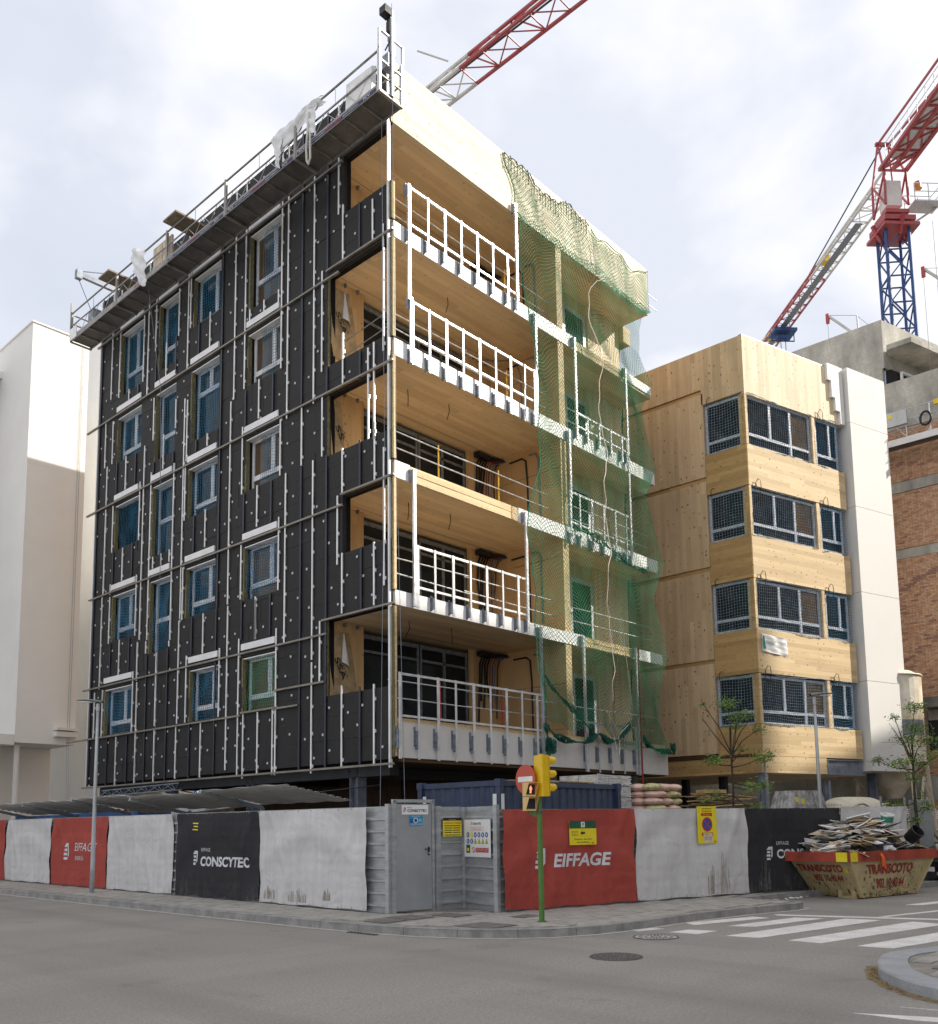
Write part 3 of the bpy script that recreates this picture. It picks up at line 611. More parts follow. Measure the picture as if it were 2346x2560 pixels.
# horizontal rails
for (y0, y1, z0) in ((1.84, 15.99, 19.48), (1.97, 16.62, 16.33), (-0.14, 2.50, 16.57), (-0.12, 16.42, 13.09), (1.80, 16.0, 9.85), (-0.14, 1.86, 10.14), (2.43, 16.2, 6.57), (-0.14, 2.62, 6.94), (6.27, 17.38, 4.79), (4.55, 6.25, 4.86), (3.6, 4.66, 4.83), (2.5, 4.66, 5.33), (-0.1, 16.0, 3.09)):
    l = MB(); l.box(-0.105, y0, z0-0.028, -0.062, y1, z0+0.022); l.box(-0.062, y0, z0-0.028, -0.03, y1, z0-0.016); l.build('rail', 'rail_metal', Mn)
Tz = 21.27
LIGHT = [(14.85,17.1,Tz),(14.25,16.97,Tz),(12.52,16.97,19.4),(12.21,16.38,Tz),(11.7,17.77,Tz),(10.97,16.61,17.8),(10.2,17.74,19.4),(9.62,16.31,Tz),(9.48,17.72,Tz),(8.3,16.61,17.8),(6.9,14.42,Tz),(6.36,14.56,Tz),(6.12,16.56,16.98),(5.4,16.55,16.98),(13.5,16.65,17.04),(4.69,16.6,17.0),(4.54,14.55,Tz),(4.24,12.96,Tz),(3.05,13.0,Tz),(2.7,13.78,16.68),(2.01,18.0,Tz),(1.83,16.64,18.2),(.64,16.62,17.76),(.24,13.45,16.87),
(1.82,13.13,14.55),(.82,11.31,13.75),(.6,11.24,13.82),(5.6,13.4,14.6),(3.56,11.4,13.1),(2.67,11.4,13.06),(6.4,11.33,13.4),(4.53,11.39,13.03),(5.62,10.17,11.4),(4.26,6.6,11.38),(3.05,5.97,11.4),(1.83,10.13,11.38),(.58,10.15,11.7),(.24,7.43,10.93),(2.02,8.31,10.15),(1.83,7.0,8.58),(.61,7.0,8.6),(4.56,8.12,10.2),(6.38,8.18,9.8),(5.63,6.91,8.13),(4.62,3.03,7.06),(2.72,5.35,6.95),(6.42,3.08,7.03),
(15.16,14.6,16.3),(14.6,14.6,16.2),(14.95,13.16,14.6),(13.56,13.38,14.6),(12.25,7.86,14.58),(12.5,11.33,13.38),(14.95,9.84,13.0),(14.40,11.3,13.0),(13.6,10.13,11.3),(11.7,14.6,16.1),(11.0,13.4,14.6),(10.28,7.57,13.4),(11.75,7.78,13.5),(9.7,8.15,15.4),(9.54,13.24,15.3),(9.58,11.3,13.05),(8.33,13.4,13.8),(8.35,10.17,11.37),(11.5,10.13,10.53),(10.98,10.12,10.54),(10.45,10.15,10.55),(10.26,14.58,15.57),(14.42,9.78,10.16),(7.04,8.15,14.4),(9.58,8.1,9.78),(12.56,8.05,10.14),(15.0,6.5,9.8),(14.42,8.04,9.7),(13.63,6.81,8.07),(12.36,6.5,7.8),(11.8,7.34,7.75),(11.1,4.89,7.28),(10.33,7.37,7.55),(9.74,4.85,8.1),(8.35,6.87,8.1),(9.26,4.85,6.92),(7.42,4.86,6.9),(7.02,3.28,8.1),(5.62,6.9,8.04),(15.33,4.78,6.42),(14.73,4.77,6.45),(12.6,4.82,6.85),(12.32,3.12,6.45),(15.0,3.1,4.7),(13.65,3.09,4.74),(11.1,3.1,4.8),(9.78,3.16,4.8),(8.37,3.13,4.77),(6.15,3.0,4.82),(5.45,3.07,4.82),(4.75,3.04,4.82),(3.05,3.0,5.9),(1.83,3.1,5.15),(.62,3.1,5.05)]
SHADED = [(15.66,3.15,Tz),(11.67,16.7,17.8),(10.37,16.49,17.8),(8.97,16.63,17.79),(7.63,8.15,Tz),(12.87,16.63,17.03),(3.6,13.17,Tz),(2.49,16.6,Tz),(1.18,16.58,17.93),(2.5,13.14,13.84),(1.16,13.0,13.8),(4.94,13.4,14.55),(6.3,13.3,14.5),(4.96,10.15,11.37),(6.31,10.15,11.33),(3.59,3.12,11.36),(2.5,3.12,11.38),(1.16,10.13,11.39),(1.12,6.96,8.58),(4.95,6.91,8.09),(6.34,6.98,8.14),(14.25,13.42,14.55),(12.9,13.42,14.5),(14.31,10.1,11.3),(12.95,10.13,11.33),(11.65,13.44,13.82),(10.39,13.45,13.82),(9.0,13.4,13.8),(9.03,10.16,11.33),(14.3,6.85,8.03),(12.96,6.86,8.03),(11.75,3.13,7.3),(10.42,3.11,7.31),(9.02,6.92,8.1),(7.66,3.17,8.1),(14.33,3.11,4.75),(12.93,3.14,4.76),(9.04,3.13,4.8),(1.16,3.1,5.05)]
def batten(y, z0, z1, dark, k):
    h = hsh(y, z0); b = MB(); wd = 0.052
    if dark: b.box(-0.062, y-0.018, z0, -0.024, y+0.012, z1); b.box(-0.068, y-0.055, z0, -0.062, y+0.012, z1)
    else: b.box(-0.068, y-wd/2, z0, -0.061, y+wd/2, z1); b.box(-0.061, y-0.004, z0, -0.022, y+0.004, z1)
    zc = z0+0.12+h.uniform(0, 0.1)
    while zc < z1-0.05:
        b.box(-0.06, y-wd/2-0.028, zc, -0.023, y-wd/2-0.002, zc+0.085); zc += h.uniform(0.55, 0.95)
    b.build('shaded_batten' if dark else 'batten', 'batten_shaded' if dark else 'batten_light', Mn)
for k, (y, a, c) in enumerate(LIGHT): batten(y, a, c, False, k)
for k, (y, a, c) in enumerate(SHADED): batten(y, a, c, True, k)
b = MB(); b.box(-0.075, 0.03, 3.0, -0.03, 0.085, Tz+0.05); b.box(-0.03, 0.03, 3.0, 0.0, 0.04, Tz); b.build('corner_profile', 'batten_light', Mn)
b = MB(); b.box(-0.03, LY, 3.1, 0.03, LY+0.05, Tz); b.box(-0.06, LY-0.03, 3.1, -0.03, LY+0.03, Tz); b.build('edge_profile', 'batten_light', Mn)
# fixing discs
dm = MB(); dm.cyl((-0.006, 0, 0), (0.006, 0, 0), 0.036, 0.036, 10); dm.cyl((-0.009, 0, 0), (-0.006, 0, 0), 0.014, 0.014, 6); dme = bpy.data.meshes.new('fixing_disc'); dme.from_pydata(dm.v, [], dm.f); dme.materials.append(mm('disc'))
items = []; rr = random.Random(5); z = 3.45; row = 0
while z < 21.1:
    y = 0.32+(0.33 if row % 2 else 0)
    while y < LY-0.1:
        yy = y+rr.uniform(-0.09, 0.09); zz = z+rr.uniform(-0.12, 0.12)
        near = any(abs(yy-q[0]) < 0.075 and q[1]-0.05 < zz < q[2]+0.05 for q in LIGHT+SHADED)
        if not any(h[0]-0.09 < yy < h[1]+0.12 and h[2]-0.06 < zz < h[3]+0.3 for h in HOLES) and not near and rr.random() < 0.86:
            items.append((dme, (-0.036, yy, zz), (Vector((0, yy, zz))-CAM).length))
        y += 0.66
    z += 0.55; row += 1
pieces('fixing_disc', Mn, items, 300)

# slabs and roof
for i in range(5):
    z0, z1 = SOF[i+1], TOP[i+1]
    if i == 4: z1 = 20.0
    b = MB(); b.box(0.02 if 1 else 0.12, 0.0, z0, LX, LY-0.3, z1) if i < 4 else b.box(0.12, 0.10, z0, LX, LY-0.3, z1)
    b2 = MB()
    # the slab stops behind the insulation except at the loggias
    b = MB(); b.box(0.25, 0.02, z0, LX-0.01, LY-0.3, z1); b.box(0.03, 0.02, z0, 0.248, 2.45, z1)
    b.build('floor_slab', 'clt_ceiling', Mn)
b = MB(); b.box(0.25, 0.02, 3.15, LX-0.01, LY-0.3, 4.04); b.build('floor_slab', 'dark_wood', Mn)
b = MB(); b.box(0.02, 0.0, 19.65, LX, 0.10, 21.4); b.build('roof_beam', 'clt_front', Mn)
b = MB(); b.box(0.25, 0.102, 20.02, LX-0.02, LY-0.1, 20.2); b.build('roof_deck', 'concrete', Mn)
b = MB(); b.box(0.25, LY-0.3, 3.16, LX, LY-0.05, 21.2); b.build('rear_wall', 'clt_wall', Mn)
b = MB(); b.box(LX-0.08, 1.3, 4.06, LX, LY-0.3, 19.64); b.box(LX-0.08, 0.11, 20.0, LX-0.002, LY-0.3, 21.38); b.build('gable_wall', 'clt_side', Mn)
for i in range(5):   # slim joint lines in the loggia ceilings
    b = MB(); b.box(0.3, 2.35, SOF[i+1]-0.004, 6.9, 2.36, SOF[i+1]+0.002); b.build('ceiling_joint', 'ink', Mn)
# front edge cladding of slabs (white fire boards) - pieces with gaps as in the photograph
EDGE = [(5, 0.06, 7.75, 0), (4, 0.06, 12.45, 0), (3, 0.06, 0.58, 0), (3, 4.86, 12.45, 0), (2, 0.06, 7.9, 0), (2, 10.65, 12.52, 0)]
for fl, xa, xb, _ in EDGE:
    z0, z1 = {5: (16.49, 16.91), 4: (13.31, 13.75), 3: (10.14, 10.57), 2: (6.94, 7.30)}[fl]
    x = xa; n = 0
    while x < xb-0.05:
        x2 = min(x+2.4, xb); MB().box(x+0.003, -0.022, z0, x2-0.003, 0.018, z1+(0.006 if n % 2 else 0)).build('edge_panel', 'panel_white', Mn); x = x2; n += 1
MB().box(10.62, -0.022, 16.58, 12.45, 0.018, 16.88).build('edge_panel', 'panel_white', Mn)
# bare laminated edges where the cladding is missing, each board layer apart
for (xa, xb, z0, z1) in ((0.60, 4.84, 10.16, 10.56), (7.92, 10.63, 6.97, 7.28), (7.77, 10.60, 16.52, 16.84)):
    n = 4; h = (z1-z0)/n
    for k in range(n):
        b = MB(); x = xa; rr2 = hsh(xa, k)
        while x < xb-0.02:
            x2 = min(xb, x+rr2.uniform(0.5, 1.3)); b.box(x+0.002, -0.012+(0.012 if k % 2 else 0.0)+rr2.uniform(-0.003, 0.003), z0+k*h+0.006, x2-0.002, 0.018, z0+(k+1)*h-0.002); x = x2
        b.build('laminate_layer', 'clt_edge', Mn)
# street-level fascia
x = 0.16
while x < 12.5:
    x2 = min(x+1.32, 12.6); MB().box(x+0.002, -0.03, 3.24 if x < 10.5 else 3.19, x2-0.002, 0.018, 4.09-0.02*(x > 6)-0.03*(x > 10)).build('fascia_panel', 'fascia', Mn); x = x2
b = MB(); b.box(0.05, -0.015, 4.07, LX-0.02, 0.10, 4.19); b.build('sill_plate', 'clt_edge', Mn)
# corner post: wool, kraft strip and timber
for a in ((3.25, 6.9), (7.3, 10.12), (10.6, 13.3), (13.78, 16.45), (16.95, 18.0)):
    MB().box(-0.018, -0.03, a[0], 0.03, 0.02, a[1]).build('wool_strip', 'wool', Mn)
    MB().box(0.034, -0.02, a[0]+0.02, 0.115, 0.07, a[1]).build('corner_stud', 'clt_edge', Mn)
MB().box(-0.02, 0.022, 19.7, 0.03, 0.10, 21.5).build('wool_strip', 'wool', Mn)
# loggia side returns, back walls, party walls, doors
for i in range(5):
    z0, z1 = TOP[i], SOF[i+1]
    t_ = 0.02
    MB().box(0.245, 2.52, z0, 1.27, 2.66, z1).build('side_wall', 'clt_wall', Mn)
    if i in (1, 4): MB().box(-0.015, 1.86, LOG[i][2]-0.2, 0.06, 1.99, z1).build('wool_strip', 'wool', Mn)
    else:
        MB().box(-0.015, 2.475, LOG[i][2]-0.05, 0.05, 2.515, z1).build('wool_strip', 'wool', Mn)
    if i in (0, 2, 3):
        k = MB(); rnd = hsh(i, 'k')
        top = z1-0.25 if i != 2 else z1-0.3
        wd0 = 0.95 if i != 2 else 0.5
        def shp(u, v, top=top, z0=z0, wd0=wd0): 
            wdt = wd0*(1-0.35*v**1.5); return Vector((0.10+u*wdt, 2.508-0.012*math.sin(9*u+4*v)-0.03*u*u, z0+0.55+(top-z0-0.55)*v))
        k.grid(shp, 10, 16); kp = k.build('kraft_sheet', 'kraft', Mn, smooth=True)
        if i != 2:
            c = MB()
            def curl(u, v, top=top): 
                return Vector((0.48+u*0.30*(1-v)+0.04*v, 2.47-0.10*math.sin(PI*u)*(1-0.5*v), top-0.75*(1-v)-0.05+0.35*u*(v-1)*0.6))
            c.grid(curl, 6, 12); c.build('kraft_curl', 'kraft_back', Mn, smooth=True)
        tx = MB(); d_ = Vector((math.cos(R(-62)), 0, math.sin(R(-62)))); p_ = Vector((math.cos(R(28)), 0, math.sin(R(28))))
        textmb(tx, 'SSA' if i != 2 else 'SS', Vector((0.20, 2.455, top-0.75)), d_, p_, 0.17, 0.62 if i != 2 else 0.4, 0.008, bold=0.02)
        textmb(tx, 'URO', Vector((0.38, 2.455, top-0.72)), d_, p_, 0.05, 0.55, 0.008)
        tx.build('kraft_print', 'ink', kp)
    # back wall: glazed frames then timber
    MB().box(5.66, 2.60, z0, 7.0, 2.72, z1).build('back_wall', 'clt_wall', Mn)
    f = MB(); yb = 2.72
    for (xa, xb) in ((1.35, 3.55), (3.60, 5.62)):
        for q in ((xa, z0+0.02, xa+0.07, z1-0.12), (xb-0.07, z0+0.02, xb, z1-0.12), (xa+0.07, z1-0.24, xb-0.07, z1-0.12), (xa+0.07, z0+0.02, xb-0.07, z0+0.10), ((xa+xb)/2-0.05, z0+0.10, (xa+xb)/2+0.05, z1-0.24), (xa+0.07, z1-0.62, xb-0.07, z1-0.55)):
            f.box(q[0], yb, q[1], q[2], yb+0.07, q[3])
    fr = f.build('glazed_door', 'galv_dark', Mn)
    for (xa, xb) in ((1.35, 3.55), (3.60, 5.62)): MB().box(xa+0.07, yb+0.03, z0+0.1, xb-0.07, yb+0.04, z1-0.13).build('pane', 'pane_dark', fr)
    MB().box(7.0, 0.03, z0, 7.28, 2.9, z1).build('party_wall', 'clt_wall', Mn)
    b = MB()
    for k in range(5): b.box(6.99+k*0.058+0.003, 0.005, z0 if i else 4.06, 6.99+(k+1)*0.058-0.003, 0.028, z1)
    b.build('wall_edge', 'clt_edge', Mn)
    # second bay
    f = MB(); yb = 1.25
    for q in ((7.75, z0+0.02, 7.9, z1-0.5), (10.2, z0+0.02, 10.35, z1-0.5), (7.9, z1-0.65, 10.2, z1-0.5), (8.95, z0+0.1, 9.15, z1-0.65), (7.9, z0+0.02, 10.2, z0+0.1)): f.box(q[0], yb, q[1], q[2], yb+0.08, q[3])
    fr = f.build('glazed_door', 'galv', Mn)
    MB().box(7.9, yb+0.03, z0+0.1, 10.2, yb+0.04, z1-0.65).build('pane', 'pane_dark', fr)
    MB().box(10.45, 1.22, z0, 12.42, 1.36, z1).build('pale_wall', 'clt_v', Mn)
    MB().box(7.28, 1.33, z0, 10.45, 1.45, z1).build('back_wall', 'clt_wall', Mn)
    # hanging conduits
    rr3 = hsh(i, 'pipe')
    cm = {0: 'black_plastic'}
    names = [('black_plastic', 0.03)]*4+[('red_pipe', 0.016), ('blue_pipe', 0.016), ('grey_pipe', 0.02), ('black_plastic', 0.018)]
    if i not in (3, ):
        for k, (m_, r_) in enumerate(names):
            x0 = 5.95+k*0.12; L = rr3.uniform(0.9, 1.9); pts = []
            pts = [(7.0, 2.3-0.02*k, z1-0.06-0.012*k), (x0+0.35, 2.42, z1-0.10-0.01*k), (x0+0.12, 2.5, z1-0.18), (x0+0.02, 2.52, z1-0.42), (x0+rr3.uniform(-0.04, 0.04), 2.53, z1-0.42-L*0.5), (x0+rr3.uniform(-0.1, 0.1), 2.54, z1-0.42-L)]
            MB().tube(pts, r_, 6).build('conduit', m_, Mn, smooth=True)
        MB().obox(Vector((6.15, 2.45, z1-0.13)), UX*0.28, UY*0.10, UZ*0.07).build('conduit_bracket', 'black_plastic', Mn)
    else:
        MB().tube([(6.0, 2.5, z1-0.1), (6.6, 2.2, z1-0.04), (6.98, 1.7, z1-0.05), (6.985, 1.5, z1-0.6), (6.985, 1.45, z0+0.9)], 0.02, 6).build('conduit', 'grey_pipe', Mn, smooth=True)
    # conduits on the party wall facing the first bay
    MB().tube([(6.97, 2.0, z1-0.25), (6.97, 1.5, z1-0.24), (6.97, 1.35, z1-0.35), (6.97, 1.3, z1-1.0), (6.97, 1.28, z0+0.15)], 0.028, 6).build('conduit', 'black_plastic', Mn, smooth=True)
    MB().tube([(6.965, 1.2, z1-0.2), (6.965, 0.95, z1-0.22), (6.965, 0.85, z1-0.4), (6.965, 0.8, z0+0.4)], 0.03, 6).build('conduit', 'grey_pipe', Mn, smooth=True)
    # cable tails through the ceiling
    for (x_, y_) in ((1.6, 1.1), (3.0, 0.9)):
        if i < 4 and not (i == 3 and x_ < 2): MB().tube([(x_, y_, z1+0.02), (x_+0.02, y_, z1-0.2), (x_+0.10*rr3.uniform(-1, 1), y_+0.04, z1-0.45)], 0.012, 5).build('cable_tail', 'black_plastic', Mn)
    for k in range(2): MB().box(0.55+k*0.45, 2.44, z1-0.10, 0.60+k*0.45, 2.52, z1).build('angle_bracket', 'galv_dark', Mn)
    for k in range(3): MB().box(5.9+k*0.3, 2.53, z1-0.09, 5.95+k*0.3, 2.60, z1).build('angle_bracket', 'galv_dark', Mn)
# inner guard rails behind the front edge
for i in range(5):
    z0 = TOP[i]+(0.12 if i == 0 else 0)
    for zz in (0.55, 0.98):
        sag = 0.02
        for (xa, xb) in ((0.12, 3.1), (2.9, 6.95), (7.3, 12.4)):
            if i == 4 and xa > 7: continue
            j = hsh(i, zz, xa).uniform(-0.03, 0.03)
            MB().tube([(xa, 0.32, z0+zz+j), (xb, 0.30, z0+zz-j)], 0.016, 6).build('guard_rail', 'galv', Mn)
    cols = {0: 'red_paint'}.get(i, 'yellow_paint')
    for x_ in ((2.0, 4.45) if i in (0, 2) else (2.35, 4.9)):
        if i == 1: continue
        MB().cyl((x_, 0.36, z0), (x_-0.03*(i == 0), 0.36, z0+1.12), 0.022, n=8).build('guard_post', cols, Mn)
    for zz in (0.6, 1.0):
        if i in (1, 3): MB().tube([(0.45, 2.45, z0+zz), (-0.01+0.3, 0.3, z0+zz+0.05)], 0.014, 5).build('guard_rail', 'galv_dark', Mn)
# aluminium balustrade frames: post spacing 0.66 m
def rail_frame(xs, ztop, zmid, zbot, zb0=None, m='alu', yb=-0.10):
    b = MB(); b.box(xs[0], yb-0.025, ztop-0.055, xs[-1], yb+0.025, ztop); b.box(xs[0], yb-0.02, zmid-0.05, xs[-1], yb+0.02, zmid)
    f = b.build('balustrade', m, Mn)
    for k, x in enumerate(xs):
        w_ = 0.040 if k % 2 == 0 else 0.028
        MB().box(x-w_, yb-0.048, zbot, x+w_, yb+0.02 if 0 else yb-0.0255, ztop+0.004).build('post', m, f)
        h = MB(); h.box(x-w_-0.055, -0.06, zbot+0.03 if zbot > 4 else zbot+0.32, x-w_-0.008, -0.024, (zbot+0.42) if zbot > 4 else zbot+0.80); h.box(x-w_-0.03, -0.135, zbot+0.06 if zbot > 4 else 3.45, x-w_+0.002, -0.062, zbot+0.36 if zbot > 4 else 3.9); h.build('post_bracket', 'galv_dark', f)
    return f
sp = lambda a, b, n: [a+(b-a)*k/n for k in range(n+1)]
rail_frame([0.52, 1.19, 1.84, 2.48, 3.14, 3.80, 4.46, 4.86], 18.06, 17.03, 16.46)
rail_frame([0.60, 1.21, 1.85, 2.50, 3.17, 3.84, 4.50, 5.14, 5.60], 14.93, 14.00, 13.20)
rail_frame([0.72, 1.33, 2.0, 2.66, 3.31, 3.97, 4.64, 5.06], 8.52, 7.49, 6.93)
rail_frame([0.10, 0.72, 1.40, 2.04, 2.72, 3.38, 4.04, 4.70, 5.37, 5.62], 5.27, 4.26, 3.20)
rail_frame([7.72, 8.29, 8.94, 9.60, 10.26, 10.55], 14.38, 13.95, 13.45, m='galv')
rail_frame([7.25, 7.73, 8.38, 9.03, 9.70, 10.34, 10.62], 11.70, 10.75, 10.0, m='galv')
rail_frame([7.78, 8.38, 9.09, 9.76, 10.48], 4.66, 4.20, 3.14, m='galv')
for (x, z0, z1) in ((0.50, 14.9, 18.08), (4.88, 16.48, 19.86), (0.62, 6.95, 10.45), (5.05, 6.93, 10.45), (0.56, 13.22, 15.0), (5.71, 13.3, 16.75), (7.70, 13.45, 16.8), (10.62, 10.0, 16.88), (7.28, 11.45, 13.6), (5.62, 3.2, 7.2), (7.72, 3.15, 7.25), (10.66, 3.12, 7.28)):
    MB().box(x-0.045, -0.158, z0, x+0.045, -0.102, z1).build('tall_post', 'alu' if x < 5.2 else 'galv', Mn)
    MB().box(x-0.09, -0.10, z1-0.32, x-0.046, -0.024, z1).build('post_bracket', 'galv_dark', Mn)
# steel frame under the building
def hcol(x, y, z0, z1, parent, name='steel_column', s=0.15, m='steel_blue', rot=0):
    b = MB(); b.box(x-s, y-s, z0, x+s, y-s+0.02, z1); b.box(x-s, y+s-0.02, z0, x+s, y+s, z1); b.box(x-0.01, y-s+0.02, z0, x+0.01, y+s-0.02, z1); b.build(name, m, parent)
for (x, y) in ((0.5, 1.85), (0.5, 6.38), (0.5, 10.9), (0.5, 15.4), (7.1, 0.8), (4.2, 9.0), (11.6, 0.8)): hcol(x, y, 0.1, 3.15, Mn)
MB().box(0.35, 0.5, 2.85, 0.65, 15.4, 3.14).build('steel_beam', 'steel_dark', Mn)
for y in (1.85, 6.38, 10.9): MB().box(0.66, y-0.1, 2.85, 12.3, y+0.1, 3.14).build('steel_beam', 'steel_dark', Mn)
x = 3.6
while x < 12.2:
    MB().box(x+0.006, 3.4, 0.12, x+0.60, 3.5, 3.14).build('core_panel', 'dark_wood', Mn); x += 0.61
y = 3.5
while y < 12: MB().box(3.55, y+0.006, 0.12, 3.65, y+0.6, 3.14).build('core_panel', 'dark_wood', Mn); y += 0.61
MB().tube([(2.2, 7.2, 3.0), (2.1, 8.2, 2.95), (2.0, 8.6, 2.6), (2.0, 8.7, 2.2), (2.1, 9.2, 1.9)], 0.11, 10).build('drain_pipe', 'black_plastic', Mn, smooth=True)
for i in range(3): MB().tube([(1.5+i, 12.5, 3.05), (1.3+i, 11.8, 2.9), (1.6+i, 11.2, 2.75), (1.4+i, 10.6, 3.0)], 0.02, 5).build('conduit', 'black_plastic', Mn)
# starter clips on the top right corner
for z in (20.45, 20.05): MB().box(LX, -0.02, z, LX+0.62, 0.0, z+0.035).build('anchor_strap', 'galv_dark', Mn)
MB().box(LX-0.1, 1.0, 19.0, LX+0.35, 2.0, 19.62).build('corner_block', 'clt_edge', Mn)
# ------------------------------------------------------------------ neighbouring white rendered building (far left)
Wb = thing('white_building', 'smooth white rendered building rising behind the left end of the timber building', 'building', (0, 20.5, 0))
XC, XI, YR = -0.70, 1.62, 20.5
b = MB(); b.box(XC, YR, 5.0, XI, YR+9, 22.1); b.build('wall', 'render_white', Wb)
b = MB(); b.box(4.0, 23.8, 0, 9, 32, 24.85); b.build('side_wing', 'render_white', Wb)
b = MB(); b.box(XC-4, 24.0, 5.0, XC-0.002, 34, 19.62); b.build('balcony_wing', 'render_white', Wb)
b = MB(); b.box(XC-5, 22.2+1.6, 14.4, XC-0.004, 23.99, 19.4); b.build('balcony_parapet', 'render_white', Wb)
b = MB(); b.box(XC-5, 23.5, 20.75, XC-0.004, 27, 21.05); b.build('balcony_canopy', 'render_white', Wb)
b = MB(); b.box(XC-3, 24.01, 19.63, XC-0.3, 24.05, 20.7); b.build('window', 'pane_dark', Wb)
b = MB(); b.box(XC-0.05, YR-0.05, 22.1, XI+0.05, YR+9.05, 22.16); b.build('coping', 'render_white2', Wb)
b = MB(); b.box(XC-12, YR+2.2, 0, XI-0.01, YR+2.6, 4.99); b.build('recessed_wall', 'render_white2', Wb)
b = MB(); b.box(XC-12, YR+0.004, 4.9, XC-0.004, YR+13, 5.3); b.build('soffit', 'render_white2', Wb)
b = MB(); b.box(XC-12, YR+3.0, 5.31, XC-4.01, YR+13, 14.3); b.build('wall', 'render_white', Wb)
b = MB(); b.box(0.75, YR-0.35, 5.55, XI-0.003, YR-0.003, 5.66); b.box(0.75, YR-0.3, 5.3, XI-0.003, YR-0.003, 5.5); b.build('balcony_slab', 'render_white2', Wb)
for (x, m_) in ((-1.9, 'render_white2'), (-0.45, 'render_white2'), (-3.2, 'render_white2')): MB().cyl((x, YR+0.4, 0), (x, YR+0.4, 4.95), 0.10, n=12).build('column', m_, Wb)
for x in (1.30, 1.38): MB().tube([(x, YR-0.03, 21.8), (x-0.01, YR-0.03, 5.0), (x-0.01, YR-0.3, 2.0)], 0.007, 4).build('cable', 'galv_dark', Wb)
for z in (19.0, 16.2, 13.0, 10.0, 7.0): 
    MB().box(XC-0.002, YR-0.004, z, XI-0.002, YR-0.001, z+0.012).build('render_joint', 'render_white2', Wb)
    MB().box(3.996, 23.8, z*1.15-1.5, 4.0, 31, z*1.15-1.488).build('render_joint', 'render_white2', Wb)
MB().box(XC-0.15, 23.4, 14.9, XC-0.02, 23.5, 15.0).build('wall_light', 'alu', Wb)

# ------------------------------------------------------------------ second timber building (right)
P2 = Vector((14.5, -2.53, 0))
T2 = thing('clt_building', 'lower bare timber panel building with netted ribbon windows and pale end wall', 'building', tuple(P2), math.atan2(SD.y, SD.x))
def S2(s, o, z): return P2+SD*s+SN*o+UZ*z
def sbox(mb, s0, o0, z0, s1, o1, z1): return mb.obox(S2((s0+s1)/2, (o0+o1)/2, (z0+z1)/2), SD*(s1-s0)/2, SN*(o1-o0)/2, UZ*(z1-z0)/2)
def ybox(mb, x0, y0, z0, x1, y1, z1): return mb.box(x0, y0, z0, x1, y1, z1)
# left face (plane x = 14.5): vertical boarded panels separated by recessed joints
bands = [(17.25, 18.75), (13.94, 17.08), (10.62, 13.78), (7.28, 10.46), (3.95, 7.14)]
for k, (a, c) in enumerate(bands):
    if k == 0:
        MB().prism([Vector(q) for q in ((14.5, -2.5, 16.66), (14.5, -2.5, 18.75), (14.5, 9, 18.75), (14.5, 9, 17.25), (14.5, -0.88, 17.25), (14.5, -0.88, 16.66))], (0.16, 0, 0)).build('wall_panel', 'clt_side', T2)
    else:
        MB().box(14.5, -0.93, a, 14.66, 9, c).build('wall_panel', 'clt_side', T2)
        b = MB(); zz = (17.09, 13.79, 10.47, 7.15)[k-1]
        for q in range(3): b.box(14.53+0.012*q, -0.93, zz+0.006+q*0.046, 14.62, 9, zz+0.046+q*0.046)
        b.build('floor_edge', 'dark_wood' if 0 else 'clt_side_h', T2)
b = MB(); b.box(14.51, -2.45, 3.22, 14.66, 9, 3.78); b.build('base_beam', 'clt_side_h', T2)
b = MB()
for q in range(3): b.box(14.47+0.012*q, -2.3, 3.80+q*0.045, 14.62, 9, 3.835+q*0.045)
b.build('floor_edge', 'dark_wood', T2)
wz = [(14.73, 16.62), (11.47, 13.22), (8.16, 9.92), (4.88, 6.60)]
spz = [(13.24, 14.71), (9.94, 11.45), (6.62, 8.14), (3.80, 4.86)]
for (a, c) in spz: MB().box(14.49, -2.52, a, 14.65, -0.945, c).build('spandrel', 'clt_side_h', T2)
# street face
sbox(MB(), 0.0, 0.0, 16.56, 5.45, 0.15, 18.75).build('parapet_panel', 'clt_v', T2)
sbox(MB(), 0.0, 0.002, 18.75, 5.45, 0.16, 18.79).build('coping', 'galv_dark', T2)
for (a, c) in spz:
    sbox(MB(), 0.02, 0.0, a, 3.2 if a > 4 else 5.38, 0.14, c).build('spandrel', 'clt_h', T2)
    if a > 4: sbox(MB(), 3.206, 0.003, a, 5.36, 0.14, c).build('spandrel', 'clt_h', T2)
sbox(MB(), 0.02, 0.0, 3.22, 3.3, 0.14, 3.79).build('base_beam', 'clt_h', T2)
for k, (a, c) in enumerate(wz):
    sbox(MB(), 0.01, 0.004, a, 0.12, 0.30, c).build('corner_stud', 'clt_edge', T2)
    sbox(MB(), 3.60, 0.02, a, 3.78, 0.30, c).build('mullion_post', 'clt_h', T2)
    MB().box(14.52, -2.50, a, 14.62, -2.38, c).build('corner_stud', 'clt_side_h', T2)
